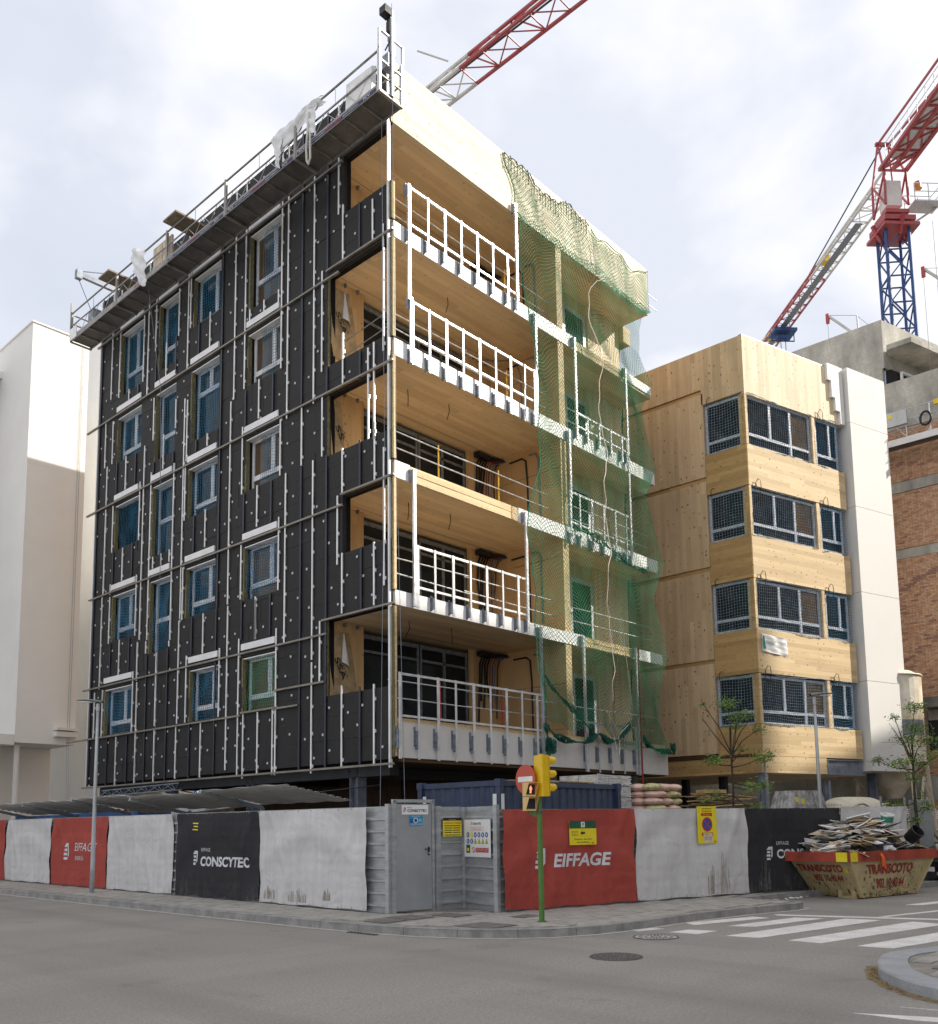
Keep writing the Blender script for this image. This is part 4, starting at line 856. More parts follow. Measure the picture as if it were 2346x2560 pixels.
def win2(s0, s1, z0, z1, mull, k, left=False):
    def bx(m_, a, o0, b0, c, o1, d):
        if left: return m_.box(14.5+o0, a, b0, 14.5+o1, c, d)
        return sbox(m_, a, o0, b0, c, o1, d)
    f = MB(); t = 0.085; o = 0.10
    tr = z0+0.42
    bx(f, s0, o, z0, s0+t, o+0.08, z1); bx(f, s1-t, o, z0, s1, o+0.08, z1); bx(f, s0+t, o, z1-t, s1-t, o+0.08, z1); bx(f, s0+t, o, z0, s1-t, o+0.08, z0+t*0.7)
    bx(f, s0+t, o-0.01, tr-0.05, s1-t, o+0.07, tr+0.05)
    edges = [s0+t]+[s0+(s1-s0)*q for q in mull]+[s1-t]
    for q in mull: bx(f, s0+(s1-s0)*q-0.05, o-0.012, tr+0.05, s0+(s1-s0)*q+0.05, o+0.07, z1-t)
    if len(mull) == 2: q = mull[1]; bx(f, s0+(s1-s0)*q-0.05, o-0.012, z0+t*0.7, s0+(s1-s0)*q+0.05, o+0.07, tr-0.05)
    fr = f.build('window', 'upvc_film', T2)
    for a, c in zip(edges, edges[1:]):
        bx(MB(), a+0.051 if a > s0+t+0.01 else a+0.001, o+0.035, tr+0.051, c-0.051 if c < s1-t-0.01 else c-0.001, o+0.045, z1-t-0.001).build('pane', 'pane_dark' if not (len(mull) == 2 and a > s0+(s1-s0)*0.6) else 'pane_brown', fr)
    bx(MB(), s0+t+0.001, o+0.04, z0+t*0.7+0.001, s1-t-0.001, o+0.05, tr-0.051).build('pane', 'pane_dark', fr)
    return fr
for k, (a, c) in enumerate(wz):
    win2(0.16, 3.56, a+0.01, c-0.05, [0.355, 0.675], k); win2(3.86, 5.16, a+0.01, c-0.05, [0.62], k); win2(-2.37, -0.96, a+0.01, c-0.01, [], k, True)
    MB().box(14.63, -0.955, a, 14.70, -0.93, c).build('window_jamb', 'clt_side_h', T2)
    # cable loops sticking out above the windows
    for (s, L) in ((0.35, 1), (3.98, 1)):
        if k == 0 and s < 1: continue
        if k == 2 and s > 1: pass
        MB().tube([S2(s-0.05, 0.0, c-0.2), S2(s-0.06, -0.05, c+0.10), S2(s+0.02, -0.09, c+0.26), S2(s+0.16, -0.08, c+0.24), S2(s+0.22, -0.05, c), S2(s+0.2, 0.0, c-0.3)], 0.012, 5).build('cable_loop', 'black_plastic', T2, smooth=True)
    MB().tube([(14.5, -1.1, c-0.1), (14.44, -1.12, c+0.12), (14.42, -1.2, c+0.2), (14.43, -1.28, c+0.16)], 0.011, 5).build('cable_loop', 'black_plastic', T2, smooth=True)
# near-black inner walls: the interior shade is put into their colour
b = MB(); sbox(b, 0.5, 0.9, 3.3, 5.4, 1.0, 18.5); b.box(15.4, -1.8, 3.3, 15.5, 8, 18.5); b.build('inner_shade_wall', 'dark_room', T2)
for z in (3.3, 6.95, 10.2, 13.45, 16.62): 
    b = MB(); b.prism([S2(0.17, 0.17, z-0.1), S2(5.4, 0.17, z-0.1), S2(5.4, 9, z-0.1), Vector((14.68, 8.9, z-0.1)), Vector((14.68, -2.2, z-0.1))], (0, 0, 0.08)); b.build('floor_slab', 'clt_ceiling', T2)
b = MB(); b.prism([S2(0.17, 0.17, 18.4), S2(7.7, 0.17, 18.4), S2(7.7, 9, 18.4), Vector((14.68, 8.9, 18.4)), Vector((14.68, -2.2, 18.4))], (0, 0, 0.1)); b.build('roof_deck', 'concrete', T2)
# pale end wall, proud of the face, in boards with fine joints
for (a, c) in ((16.67, 18.86), (13.36, 16.655), (10.05, 13.345), (6.7, 10.035), (3.37, 6.685)):
    b = MB(); q0, q1 = 5.46, 7.78
    b.prism([S2(q0, 0, a)+Vector((0, -0.27, 0)), S2(q1, 0, a)+Vector((0, -0.27, 0)), S2(q1, 8, a), S2(q0, 8, a)], (0, 0, c-a)); b.build('end_wall_panel', 'render_white2', T2)
# stepped insulation edge at the parapet
steps = [(4.55, 18.86, 18.2), (4.75, 18.2, 17.55), (4.93, 17.55, 17.05), (5.18, 17.05, 16.56)]
for (s, z1, z0) in steps: sbox(MB(), s, -0.11, z0+0.002, 5.22 if z0 > 16.6 else 5.38, -0.003, z1).build('insulation_block', 'insul_white', T2)
sbox(MB(), 5.225, -0.10, 16.58, 5.45, -0.003, 18.86).build('base_coat', 'render_white2', T2)
# steel
for (s, o, sz) in ((0.10, 0.12, 0.12), (3.5, 0.2, 0.10)):
    p = S2(s, o, 0); hcol(p.x, p.y, 0.1, 3.78 if s < 1 else 3.0, T2, s=sz)
for (x, y) in ((15.4, -0.6), (16.5, 1.5), (14.8, 3.5)): hcol(x, y, 0.1, 3.2, T2, s=0.12, m='steel_dark')
p = S2(7.0, 0.8, 0); hcol(p.x, p.y, 0.1, 3.36, T2, s=0.16)
b = MB(); sbox(b, 3.33, 0.02, 3.72, 5.42, 0.18, 3.76); sbox(b, 3.25, 0.02, 3.20, 5.48, 0.2, 3.235); sbox(b, 3.33, 0.09, 3.235, 5.42, 0.105, 3.72); sbox(b, 3.38, 0.03, 3.235, 3.43, 0.089, 3.72); b.build('steel_beam', 'steel_blue', T2)
# banner on the spandrel
bn = thing('small_banner', 'small white crinkled banner with grey lettering below the third-storey windows', 'banner', tuple(S2(0.2, 0, 7.5)), math.atan2(SD.y, SD.x))
def bfn(u, v): return S2(0.20+u*1.30, -0.03-0.015*math.sin(14*u+3*v)-0.012*math.sin(22*v+5*u), 7.37+v*0.62-0.10*u)
MB().grid(bfn, 24, 10).build('sheet', 'sign_white', bn, smooth=True)
b = MB(); textmb(b, 'moder    com', S2(0.38, -0.075, 7.63), SD, UZ-SD*0.0-Vector((0, 0, 0)), 0.16, 1.0, 0.002); b.build('lettering', 'grey_pipe', bn)
b = MB(); b.quad(S2(0.24, -0.07, 7.45), S2(0.36, -0.07, 7.45), S2(0.30, -0.07, 7.9), S2(0.22, -0.07, 7.9)); b.build('leaf_mark', 'green_print', bn)

# ------------------------------------------------------------------ brick building (right, behind)
Bk = thing('brick_building', 'unfinished brick and concrete building behind the timber building, with work platform', 'building', (25, -4.1, 0))
b = MB(); b.box(25.0, -4.13, 20.9, 25.25, 14, 23.1); b.build('parapet', 'concrete', Bk)
b = MB(); sv = [Vector((25.0, -4.13, 20.9)), Vector((25, -4.13, 20.9))+SD*6, Vector((25, -4.13, 20.9))+SD*6+SN*0.25, Vector((25.25, -4.0, 20.9))]; b.prism(sv, (0, 0, 2.19)); b.build('parapet', 'concrete', Bk)
b = MB(); b.box(24.99, -4.05, 17.0, 25.3, -3.55, 20.89); b.build('corner_column', 'concrete', Bk)
b = MB(); b.box(24.985, -3.54, 20.7, 25.2, 14, 21.35); b.build('ring_beam', 'concrete', Bk)
b = MB(); b.box(25.05, -3.54, 15.7, 25.4, 14, 20.69); b.build('core_wall', 'mortar', Bk)
b = MB(); b.box(25.05, -6.6, 2.0, 25.4, 14, 18.0); b.build('core_wall', 'mortar', Bk)
for (a, c) in ((15.25, 15.68), (12.4, 12.78), (2.35, 3.3)): MB().box(24.975, -6.6, a, 25.2, 14, c).build('concrete_band', 'concrete', Bk)
MB().box(24.97, -6.6, 18.0, 25.15, -4.06, 20.12).build('terrace_parapet', 'concrete', Bk)
# terrace level behind: window wall and canopy
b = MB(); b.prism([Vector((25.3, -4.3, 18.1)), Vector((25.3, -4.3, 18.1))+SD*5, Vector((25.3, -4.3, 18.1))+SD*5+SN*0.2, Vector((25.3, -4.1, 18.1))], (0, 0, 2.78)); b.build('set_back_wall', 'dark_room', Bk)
b = MB(); b.prism([Vector((24.7, -4.35, 21.5)), Vector((24.7, -5.35, 21.5)), Vector((24.7, -5.35, 21.5))+SD*4.5, Vector((25.3, -4.2, 21.5))+SD*4.5, Vector((25.3, -4.2, 21.5))], (0, 0, 0.22)); b.build('canopy_slab', 'concrete', Bk)
for q in range(3):
    a = Vector((25.28, -4.45, 0))+SD*(0.5+q*2.2); b = MB(); b.bar(a+UZ*18.2, a+UZ*20.8, 0.1); b.bar(a+UZ*20.8, a+SD*2.1+UZ*20.8, 0.1); b.build('window_frame', 'upvc', Bk)
# bricks: staggered courses
bms = [boxmesh('brick', 0.06, 0.235, 0.062, 'brick%d' % i) for i in range(5)]
items = []
def course(z, y0, y1, holes=()):
    r_ = int(round(z/0.072)); y = y0+(0.122 if r_ % 2 else 0); 
    while y < y1:
        if not any(h[0] < y+0.1 and y-0.1 < h[1] and h[2] < z < h[3] for h in holes):
            h = hsh(round(y, 2), r_); patch = math.sin(y*2.1+r_*0.31)+math.sin(r_*0.17+1.3*y)
            k = 4 if (h.random() < 0.04 or (patch > 1.75 and h.random() < 0.6)) else h.choice((0, 0, 1, 1, 2, 3))
            items.append((bms[k], (25.025+h.uniform(-0.004, 0.004)-25, y+4.1, z), (Vector((25, y, z))-CAM).length))
        y += 0.245
hl = [(-7, -4.85, 4.35, 5.95)]
z = 3.36
while z < 20.7:
    if not (12.36 < z < 12.82 or 15.2 < z < 15.72) and z < 17.98: course(z, -6.5, -2.4, hl)
    elif z > 18: course(z, -3.45, -0.5)
    z += 0.072
z = 0.5
while z < 2.33: course(z, -6.5, -3.6); z += 0.072
pieces('brick', Bk, items, 300)
MB().box(24.2, -6.6, 6.0, 25.0, -4.9, 6.42).build('canopy_slab', 'concrete_dark', Bk)
MB().box(25.0, -6.5, 4.3, 25.045, -4.83, 6.0).build('window_opening', 'steel_dark', Bk)
MB().box(24.96, -5.4, 5.55, 25.0, -4.86, 5.95).build('lintel', 'concrete', Bk)
# its work platform
Wp = thing('suspended_platform', 'suspended work platform hanging on the brick building with grey control box', 'work platform', (24.6, -5, 16.9))
b = MB(); b.box(24.1, -7.0, 17.05, 24.85, -3.9, 17.10); b.build('floor_panel', 'cradle_floor', Wp)
b = MB(); b.box(24.07, -7.0, 16.95, 24.10, -3.9, 17.22); b.build('toe_board', 'lintel', Wp)
for zz in (17.55, 17.95, 18.4): MB().tube([(24.1, -7.0, zz), (24.1, -3.9, zz)], 0.022, 6).build('rail', 'galv', Wp)
y = -6.9
while y < -3.9: MB().box(24.08, y, 17.1, 24.12, y+0.04, 18.42).build('post', 'galv', Wp); MB().bar((24.1, y, 17.2), (24.1, y+0.6, 17.95), 0.02).build('brace', 'galv', Wp); y += 0.9
MB().box(23.95, -5.15, 17.75, 24.08, -4.35, 18.35).build('control_box', 'lamp_grey', Wp)
MB().box(23.93, -4.6, 18.1, 23.949, -4.45, 18.25).build('warning_label', 'sign_yellow', Wp)
MB().tube([(24.0, -5.85+0.2*math.cos(a*PI/8), 17.75+0.28*math.sin(a*PI/8)) for a in range(16)], 0.05, 6, closed=True).build('cable_coil', 'black_plastic', Wp, smooth=True)
MB().box(24.05, -6.7, 17.2, 24.15, -6.6, 20.2).build('hoist_frame', 'galv_dark', Wp); MB().box(24.0, -6.75, 19.4, 24.2, -6.5, 20.0).build('hoist', 'alu', Wp)
MB().cyl((24.1, -6.65, 20), (24.1, -6.65, 26), 0.012, n=5).build('wire_rope', 'galv_dark', Wp)
MB().box(23.95, -6.4, 18.2, 24.09, -6.2, 18.4).build('hoist_motor', 'signal_yellow', Wp)
b = MB(); textmb(b, 'Tesi', Vector((24.06, -6.25, 17.02)), -UY, UZ, 0.15, 0.4, 0.004); b.build('lettering', 'sign_blue', Wp)
# small davit arms on the brick roof
for (x, y, nm) in ((26, -2.9, 'pale davit arm leaning over the concrete parapet, left of the blue mast'), (25.2, -7.2, 'pale davit arm over the work platform at the right edge')):
    dv = thing('roof_davit', nm, 'davit', (x, y, 22.5))
    MB().bar((x, y, 22.6), (x-0.1, y+0.05, 24.2), 0.06).build('mast', 'galv', dv)
    MB().bar((x+0.1, y-0.3, 22.8), (x-0.5, y+1.2, 24.5), 0.09).build('arm', 'crane_white', dv)
    MB().tube([(x-0.5, y+1.2, 24.5), (x-0.1, y+0.05, 24.2), (x+0.6, y-0.9, 23.0)], 0.012, 4).build('stay', 'galv_dark', dv)
    MB().cyl((x-0.5, y+1.2, 24.45), (x-0.5, y+1.2, 20.0), 0.008, n=4).build('wire_rope', 'galv_dark', dv)
    MB().box(x-0.56, y+1.12, 24.1, x-0.44, y+1.26, 24.55).build('pulley', 'crane_red', dv)

# ------------------------------------------------------------------ tower cranes
def lattice(mb_ch, mb_br, A, B, w, h, n, cr, br, apex_up=True, quad=False):
    A = Vector(A); B = Vector(B); d = (B-A).normalized(); s = d.cross(UZ)
    s = s.normalized() if s.length > 1e-3 else UX
    if abs(d.z) > 0.9: s = Vector((0.8, 0.6, 0)); up = Vector((-0.6, 0.8, 0))
    else: up = UZ
    if quad: off = [s*w/2+up*h/2, -s*w/2+up*h/2, -s*w/2-up*h/2, s*w/2-up*h/2]
    else: off = [s*w/2, -s*w/2, up*h]
    P = [[A+(B-A)*(i/n)+o for i in range(n+1)] for o in off]
    for q in P: mb_ch.bar(q[0], q[-1], cr)
    k = len(off)
    for i in range(n):
        for a in range(k):
            c = (a+1) % k
            if k == 3 and a == 0: mb_br.bar(P[0][i], P[1][i], br); mb_br.bar(P[0][i], P[1][i+1], br*0.8); continue
            if i % 2: mb_br.bar(P[a][i], P[c][i+1], br)
            else: mb_br.bar(P[c][i], P[a][i+1], br)
            if k == 4: mb_br.bar(P[a][i], P[c][i], br)
    return P
c1 = thing('tower_crane', 'red and white lattice crane jib passing behind the roof of the main building', 'crane', (21.5, 46, 0))
def seg(c, y0, y1, m_, n, dx):
    ch = MB(); br = MB(); A = (21.45+0.02*(y0-18), y0, 45); B = (21.45+0.02*(y1-18), y1, 45)
    lattice(ch, br, A, B, 1.5, 1.35, n, 0.15, 0.065); ch.build('jib_chord', m_, c); br.build('jib_bracing', m_, c)
seg(c1, 44, 16.4, 'crane_white', 16, 0); seg(c1, 16.4, -6, 'crane_red', 13, 0)
ch = MB(); br = MB(); lattice(ch, br, (21.9, 46, 0), (21.9, 46, 44.8), 1.6, 1.6, 20, 0.16, 0.08, quad=True); ch.build('mast', 'crane_blue', c1); br.build('mast_bracing', 'crane_blue', c1)
MB().tube([(21.3, 44, 45.35), (21.0, -6, 45.4)], 0.06, 5).build('hoist_rope', 'steel_dark', c1)
MB().bar((21.0, 17.6, 46.4), (19.6, 18.8, 46.9), 0.07).build('sign_arm', 'crane_white', c1)
c2 = thing('tower_crane', 'red tower crane on a blue lattice mast at the right, jib pointing down left', 'crane', (43.6, 0.2, 0))
MX, MY = 43.6, 0.25
ch = MB(); br = MB(); lattice(ch, br, (MX, MY, 0), (MX, MY, 38.8), 1.4, 1.4, 22, 0.17, 0.075, quad=True); ch.build('mast', 'crane_blue', c2); br.build('mast_bracing', 'crane_blue', c2)
jd = Vector((0.70, 0.714, 0)); js = Vector((0.714, -0.70, 0))
b = MB(); b.obox(Vector((MX, MY, 39.0)), jd*1.0, js*1.0, UZ*0.16); b.obox(Vector((MX, MY, 39.6)), jd*0.75, js*0.75, UZ*0.12); b.obox(Vector((MX, MY, 38.5)), jd*1.15, js*1.15, UZ*0.10)
for q in (jd, -jd, js, -js): b.bar(Vector((MX, MY, 38.0))+q*0.8, Vector((MX, MY, 39.0))+q*1.3, 0.2)
b.build('slewing_ring', 'crane_red', c2)
b = MB(); top = Vector((MX, MY, 42.2)); base = Vector((MX, MY, 40.0))
for i in (-1, 1):
    for j in (-1, 1): b.bar(base+jd*0.75*i+js*0.75*j, top+jd*0.75*i+js*0.7*j, 0.13)
for j in (-1, 1): b.bar(base+jd*0.75+js*0.75*j, top-jd*0.75+js*0.7*j, 0.10); b.bar(base-jd*0.75+js*0.75*j, top+jd*0.75+js*0.7*j, 0.10)
apx = Vector((MX, MY, 45.0))+jd*0.4
for i in (-1, 1):
    for j in (-1, 1): b.bar(top+jd*0.75*i+js*0.7*j, apx+js*0.35*j, 0.10)
b.bar(apx-js*0.5, apx+js*0.5, 0.2); b.build('tower_head', 'crane_red', c2)
MB().obox(Vector((MX, MY, 41.0)), jd*0.45, js*0.5, UZ*0.85).build('cab_panel', 'sign_white', c2)
def jib2(a, c, m_, n):
    ch = MB(); br = MB(); A = Vector((MX, MY, 42.1))+jd*a; B = Vector((MX, MY, 42.1))+jd*c; lattice(ch, br, A, B, 1.25, 1.15, n, 0.12, 0.055); ch.build('jib_chord', m_, c2); br.build('jib_bracing', m_, c2)
jib2(0.6, 10.5, 'crane_white', 9); jib2(10.5, 20.5, 'crane_red', 9); jib2(20.5, 30, 'crane_white', 8)
ch = MB(); br = MB(); A = Vector((MX, MY, 42.5))-jd*0.5; B = A-jd*14; lattice(ch, br, A, B, 1.7, 0.05, 8, 0.22, 0.11); ch.build('counter_jib', 'crane_red', c2); br.build('counter_jib_bracing', 'crane_red', c2)
MB().obox(A-jd*6.5+UZ*0.05, jd*5.5, js*0.8, UZ*0.03).build('walkway', 'galv', c2)
b = MB()
for q in range(14):
    for sgn in (-1, 1): p = A-jd*(1+q*0.9)+js*0.95*sgn; b.bar(p, p+UZ*1.05, 0.04)
for sgn in (-1, 1):
    for z in (0.55, 1.05): b.bar(A-jd*1+js*0.95*sgn+UZ*z, A-jd*12.7+js*0.95*sgn+UZ*z, 0.035)
b.build('hand_rail', 'galv', c2)
b = MB()
for j in (-1, 1): b.bar(apx+js*0.35*j, B+js*0.9*j+UZ*1.2, 0.11)
b.build('tie_bar', 'crane_red', c2)
MB().tube([apx, Vector((MX, MY, 43.3))+jd*12], 0.05, 5).build('tie_rope', 'steel_dark', c2)
b = MB(); p = Vector((MX, MY, 40.9))-jd*0.6+js*1.8
b.obox(p-UZ*0.9, jd*0.6, js*0.9, UZ*0.04)
for z in (-0.3, 0.25):
    for sg in (-1, 1): b.bar(p+jd*0.6*sg-js*0.9+UZ*z, p+jd*0.6*sg+js*0.9+UZ*z, 0.04)
    b.bar(p-jd*0.6+js*0.9+UZ*z, p+jd*0.6+js*0.9+UZ*z, 0.04)
for sg in (-1, 1):
    for k in (-0.9, 0, 0.9): b.bar(p+jd*0.6*sg+js*k-UZ*0.9, p+jd*0.6*sg+js*k+UZ*0.25, 0.05)
b.bar(p+js*0.9-UZ*0.9, Vector((MX, MY, 39.0))+js*1.0, 0.1); b.build('service_platform', 'galv', c2)
MB().cyl(p-js*0.3+UZ*0.3, p-js*0.3+UZ*0.75, 0.25, 0.2, 10).build('floodlight', 'sign_orange', c2)
q = Vector((MX, MY, 41.6))+jd*17.2
b = MB(); b.obox(q, jd*0.7, js*0.95, UZ*0.12); b.obox(q-UZ*0.45, jd*0.35, js*0.6, UZ*0.12); b.bar(q-js*0.95, q-js*0.95-UZ*0.7, 0.08); b.bar(q+js*0.95, q+js*0.95-UZ*0.7, 0.08); b.bar(q-js*0.95-UZ*0.7, q+js*0.95-UZ*0.7, 0.08); b.build('trolley', 'crane_blue', c2)
b = MB(); b.cyl(q+js*0.2, q+js*0.2-UZ*6.6, 0.03, n=4); b.cyl(q-js*0.2, q-js*0.2-UZ*6.6, 0.03, n=4); b.build('hoist_rope', 'steel_dark', c2)
b = MB(); b.obox(q-UZ*7.1, jd*0.12, js*0.32, UZ*0.55); b.cyl(q-UZ*7.6, q-UZ*8.6, 0.06, n=6); b.build('hook_block', 'crane_blue', c2)
b = MB(); b.obox(Vector((MX, MY, 42.05))+jd*12, jd*8, js*0.25, UZ*0.02); b.build('jib_walkway', 'galv_dark', c2)
for a_ in (8.5, 19): MB().obox(Vector((MX, MY, 42.3))+jd*a_-js*0.3, jd*0.3, js*0.2, UZ*0.25).build('motor', 'signal_yellow', c2)

# ------------------------------------------------------------------ silo behind the pale wall
sl_ = thing('cement_silo', 'rusty cream cement silo on splayed legs behind the pale end wall', 'silo', (22.6, -4.1, 0))
def ringz(z, r): return [(22.6+math.cos(a*PI/16)*r, -4.1+math.sin(a*PI/16)*r, z) for a in range(32)]
b = MB(); b.cyl((22.6, -4.1, 3.75), (22.6, -4.1, 7.1), 1.22, 1.22, 32); b.cyl((22.6, -4.1, 7.1), (22.6, -4.1, 7.3), 1.2, 0.9, 32); b.build('tank', 'silo', sl_, smooth=False)
b = MB(); b.cyl((22.6, -4.1, 2.4), (22.6, -4.1, 3.748), 0.25, 1.2, 32); b.build('cone', 'silo', sl_)
b = MB(); b.tube(ringz(7.1, 1.24), 0.04, 6, closed=True); b.tube(ringz(3.76, 1.24), 0.04, 6, closed=True); b.build('hoop', 'silo', sl_)
b = MB(); b.tube([(22.6+math.cos(a)*1.235, -4.1+math.sin(a)*1.235, 5.05) for a in [PI+0.2+k*0.12 for k in range(12)]], 0.24, 4); b.build('painted_band', 'grey_pipe', sl_) if 0 else None
b = MB(); n_ = 12
for k in range(n_):
    a0 = 3.5+k*0.1; a1 = a0+0.1; b.quad(*[(22.6+math.cos(a)*1.23, -4.1+math.sin(a)*1.23, z) for a, z in ((a0, 4.75), (a1, 4.75), (a1, 5.35), (a0, 5.35))])
b.build('painted_band', 'grey_pipe', sl_)
for (a, c) in ((-1, -1), (1, -1), (-1, 1), (1, 1)):
    b = MB(); b.bar((22.6+a*0.95, -4.1+c*0.95, 3.9), (22.6+a*1.15, -4.1+c*1.15, 0.1), 0.12); b.build('leg', 'silo', sl_)
b = MB(); b.bar((21.5, -5.2, 0.9), (22.6, -5.2, 3.2), 0.07); b.bar((23.7, -5.2, 0.9), (22.6, -5.2, 3.2), 0.07); b.bar((21.5, -5.2, 0.9), (21.5, -3.0, 3.2), 0.07); b.build('brace', 'silo', sl_)
# far metal fence and site walls behind
ff = thing('steel_fence', 'tall grey ribbed steel fence beyond the skip at the right edge', 'fence', (14, -9.6, 0))
for k in range(60):
    p = Vector((13.4, -8.9, 0))+SD*k*0.28
    MB().obox(p+UZ*1.25, SD*0.13, SN*(0.02 if k % 2 else 0.045), UZ*1.15).build('sheet_rib', 'hoard_metal', ff)
lw = thing('low_concrete_wall', 'long pale concrete retaining wall seen beneath the timber buildings', 'wall', (18, 6, 0))
b = MB(); b.prism([Vector((13.5, 7.5, 0.1)), Vector((34, 1.6, 0.1)), Vector((34, 1.9, 0.1)), Vector((13.5, 7.8, 0.1))], (0, 0, 2.6)); b.build('wall_base', 'steel_dark', lw)
b = MB(); b.prism([Vector((13.5, 7.46, 2.71)), Vector((34, 1.56, 2.71)), Vector((34, 1.86, 2.71)), Vector((13.5, 7.76, 2.71))], (0, 0, 0.6)); b.build('wall_band', 'concrete', lw)
bw = thing('cream_wall', 'low cream panelled wall seen under the raised building at left', 'wall', (2, 17, 0))
for k in range(14): MB().box(1.7+k*0.9+0.01, 16.4, 0.1, 2.6+k*0.9, 16.5, 3.0).build('wall_panel', 'cardboard_b' if k < 9 else 'render_white2', bw)

# ------------------------------------------------------------------ unseen blocks added behind the camera's right to shade the street
ob = thing('shade_block', 'tall plain unseen block added across the side street to shade the road', 'building', (40, -36, 0))
def plainblock(x0, y0, x1, y1, h, par):
    MB().box(x0, y0, 0, x1, y1, h).build('wall', 'shade_block_wall', par)
    z = 3.2
    while z < h-2:
        x = x0+1.2
        while x < x1-1.6: MB().box(x, y1+0.002, z, x+1.4, y1+0.05, z+1.6).build('window', 'pane_dark', par); x += 3.0
        z += 3.2
plainblock(24, -46, 41.5, -32, 39.2, ob)
ob2 = thing('shade_block', 'unseen stepped block added next to the tall one for its shade', 'building', (52, -40, 0)); plainblock(41.6, -50, 51, -35, 41, ob2)
ob5 = thing('shade_block', 'unseen lower end block added to the shading row across the side street', 'building', (58, -40, 0)); plainblock(51.1, -50, 66, -35, 35.5, ob5)
ob3 = thing('shade_block', 'unseen mid-height block added directly across the side street to shade the road', 'building', (12, -36, 0)); plainblock(8, -44, 23.9, -30, 21.5, ob3)
ob4 = thing('shade_block', 'unseen low block added across the side street to shade the road', 'building', (0, -36, 0)); plainblock(-8, -44, 7.9, -30, 17, ob4)
# ------------------------------------------------------------------ suspended cradle along the black side
Cd = thing('suspended_cradle', 'long grey suspended work cradle along the top of the black insulated side', 'work platform', (-0.7, 7.5, 19.4))
X0, X1, ZF = -1.12, -0.34, 19.36
mods = [-0.78, 2.55, 5.88, 9.20, 12.52, 15.95]
for k in range(5):
    a, c = mods[k], mods[k+1]; n = 5
    for j in range(n):
        y0 = a+(c-a)*j/n; y1 = a+(c-a)*(j+1)/n
        MB().box(X0+0.03, y0+0.012, ZF+0.02, X1-0.03, y1-0.012, ZF+0.045).build('floor_panel', 'cradle_floor', Cd)
        MB().box(X0+0.02, y0-0.012, ZF-0.03, X1-0.02, y0+0.011, ZF+0.04).build('cross_beam', 'cradle_metal', Cd)
    b = MB(); b.box(X0, a, ZF-0.04, X0+0.02, c, ZF+0.15); b.build('toe_board', 'cradle_metal', Cd)
    MB().box(X1-0.02, a, ZF-0.04, X1, c, ZF+0.12).build('toe_board', 'cradle_metal', Cd)
    if k < 4 and True:
        L = MB(); L.box(X0-0.004, a+0.1, ZF-0.015, X0-0.001, c-0.1, ZF+0.085); L.build('printed_strip', 'navy_print' if k < 3 else 'cradle_metal', Cd)
        t = MB(); textmb(t, 'FCV', Vector((X0-0.006, a+0.55, ZF)), -UY, UZ, 0.065, 0.24, 0.002, bold=0.01); textmb(t, 'FCV', Vector((X0-0.006, c-0.2, ZF)), -UY, UZ, 0.065, 0.24, 0.002, bold=0.01)
        textmb(t, 'servicios y equipos', Vector((X0-0.006, c-0.55, ZF+0.01)), -UY, UZ, 0.045, 0.75, 0.002); textmb(t, 'www andamios', Vector((X0-0.006, a+1.35, ZF+0.01)), -UY, UZ, 0.045, 0.6, 0.002); t.build('lettering', 'white_print', Cd)
        t = MB(); textmb(t, '93 121 36 60', Vector((X0-0.006, a+2.0, ZF)), -UY, UZ, 0.08, 0.58, 0.002, bold=0.02); t.build('lettering', 'red_print', Cd)
    for x in (X0+0.02, X1-0.02):
        MB().tube([(x, a, ZF+1.05), (x, c, ZF+1.05)], 0.028 if x < -1 else 0.02, 8).build('top_rail', 'cradle_metal', Cd)
        MB().box(x-0.015, a, ZF+0.55, x+0.015, c, ZF+0.59).build('mid_rail', 'cradle_metal', Cd)
        b = MB()
        for j in range(4):
            ya = a+(c-a)*j/4; yb_ = a+(c-a)*(j+1)/4
            b.tube([(x, ya, ZF+0.15), (x, (ya+yb_)/2, ZF+0.57), (x, yb_, ZF+0.15)], 0.009, 4)
            if j == 1: b.tube([(x, yb_, ZF+0.57), (x, yb_, ZF+1.04)], 0.012, 4)
        b.build('brace', 'galv', Cd)
for y in mods:
    for x in (X0+0.02, X1-0.02): MB().box(x-0.03, y-0.045, ZF-0.04, x+0.03, y+0.045, ZF+1.10).build('post', 'galv' if y == -0.78 else 'cradle_metal', Cd)
    MB().box(X0, y-0.04, ZF-0.07, X1, y+0.04, ZF-0.031).build('cross_beam', 'cradle_metal', Cd)
y = -0.80
for x in (X0+0.0, X1):
    MB().box(x-0.025, y-0.03, ZF+1.1, x+0.025, y+0.03, ZF+1.62).build('end_frame', 'galv', Cd)
MB().box(X0, y-0.02, ZF+1.58, X1, y+0.03, ZF+1.62).build('end_frame', 'galv', Cd); MB().box(X0, y-0.02, ZF+0.78, X1, y+0.03, ZF+0.82).build('end_frame', 'galv', Cd)
MB().box(X0+0.02, y-0.02, ZF+0.38, X1-0.02, y+0.02, ZF+0.41).build('end_frame', 'cradle_metal', Cd)
MB().box(-0.76, y-0.06, ZF, -0.68, y+0.0, ZF+2.1).build('hoist_stirrup', 'galv_dark', Cd)
MB().box(-0.84, y-0.02, ZF+0.8, -0.62, y+0.2, ZF+1.15).build('hoist', 'galv_dark', Cd)
y = 15.97
for z in (ZF+0.3, ZF+0.65, ZF+1.0): MB().box(X0, y-0.02, z, X1, y+0.02, z+0.035).build('end_frame', 'cradle_metal', Cd)
for x in (X0, X1): MB().box(x-0.025, y-0.03, ZF, x+0.025, y+0.03, ZF+1.45).build('end_frame', 'cradle_metal', Cd)
MB().box(-0.8, 14.9, ZF+0.3, -0.5, 15.3, ZF+1.0).build('hoist', 'galv_dark', Cd)
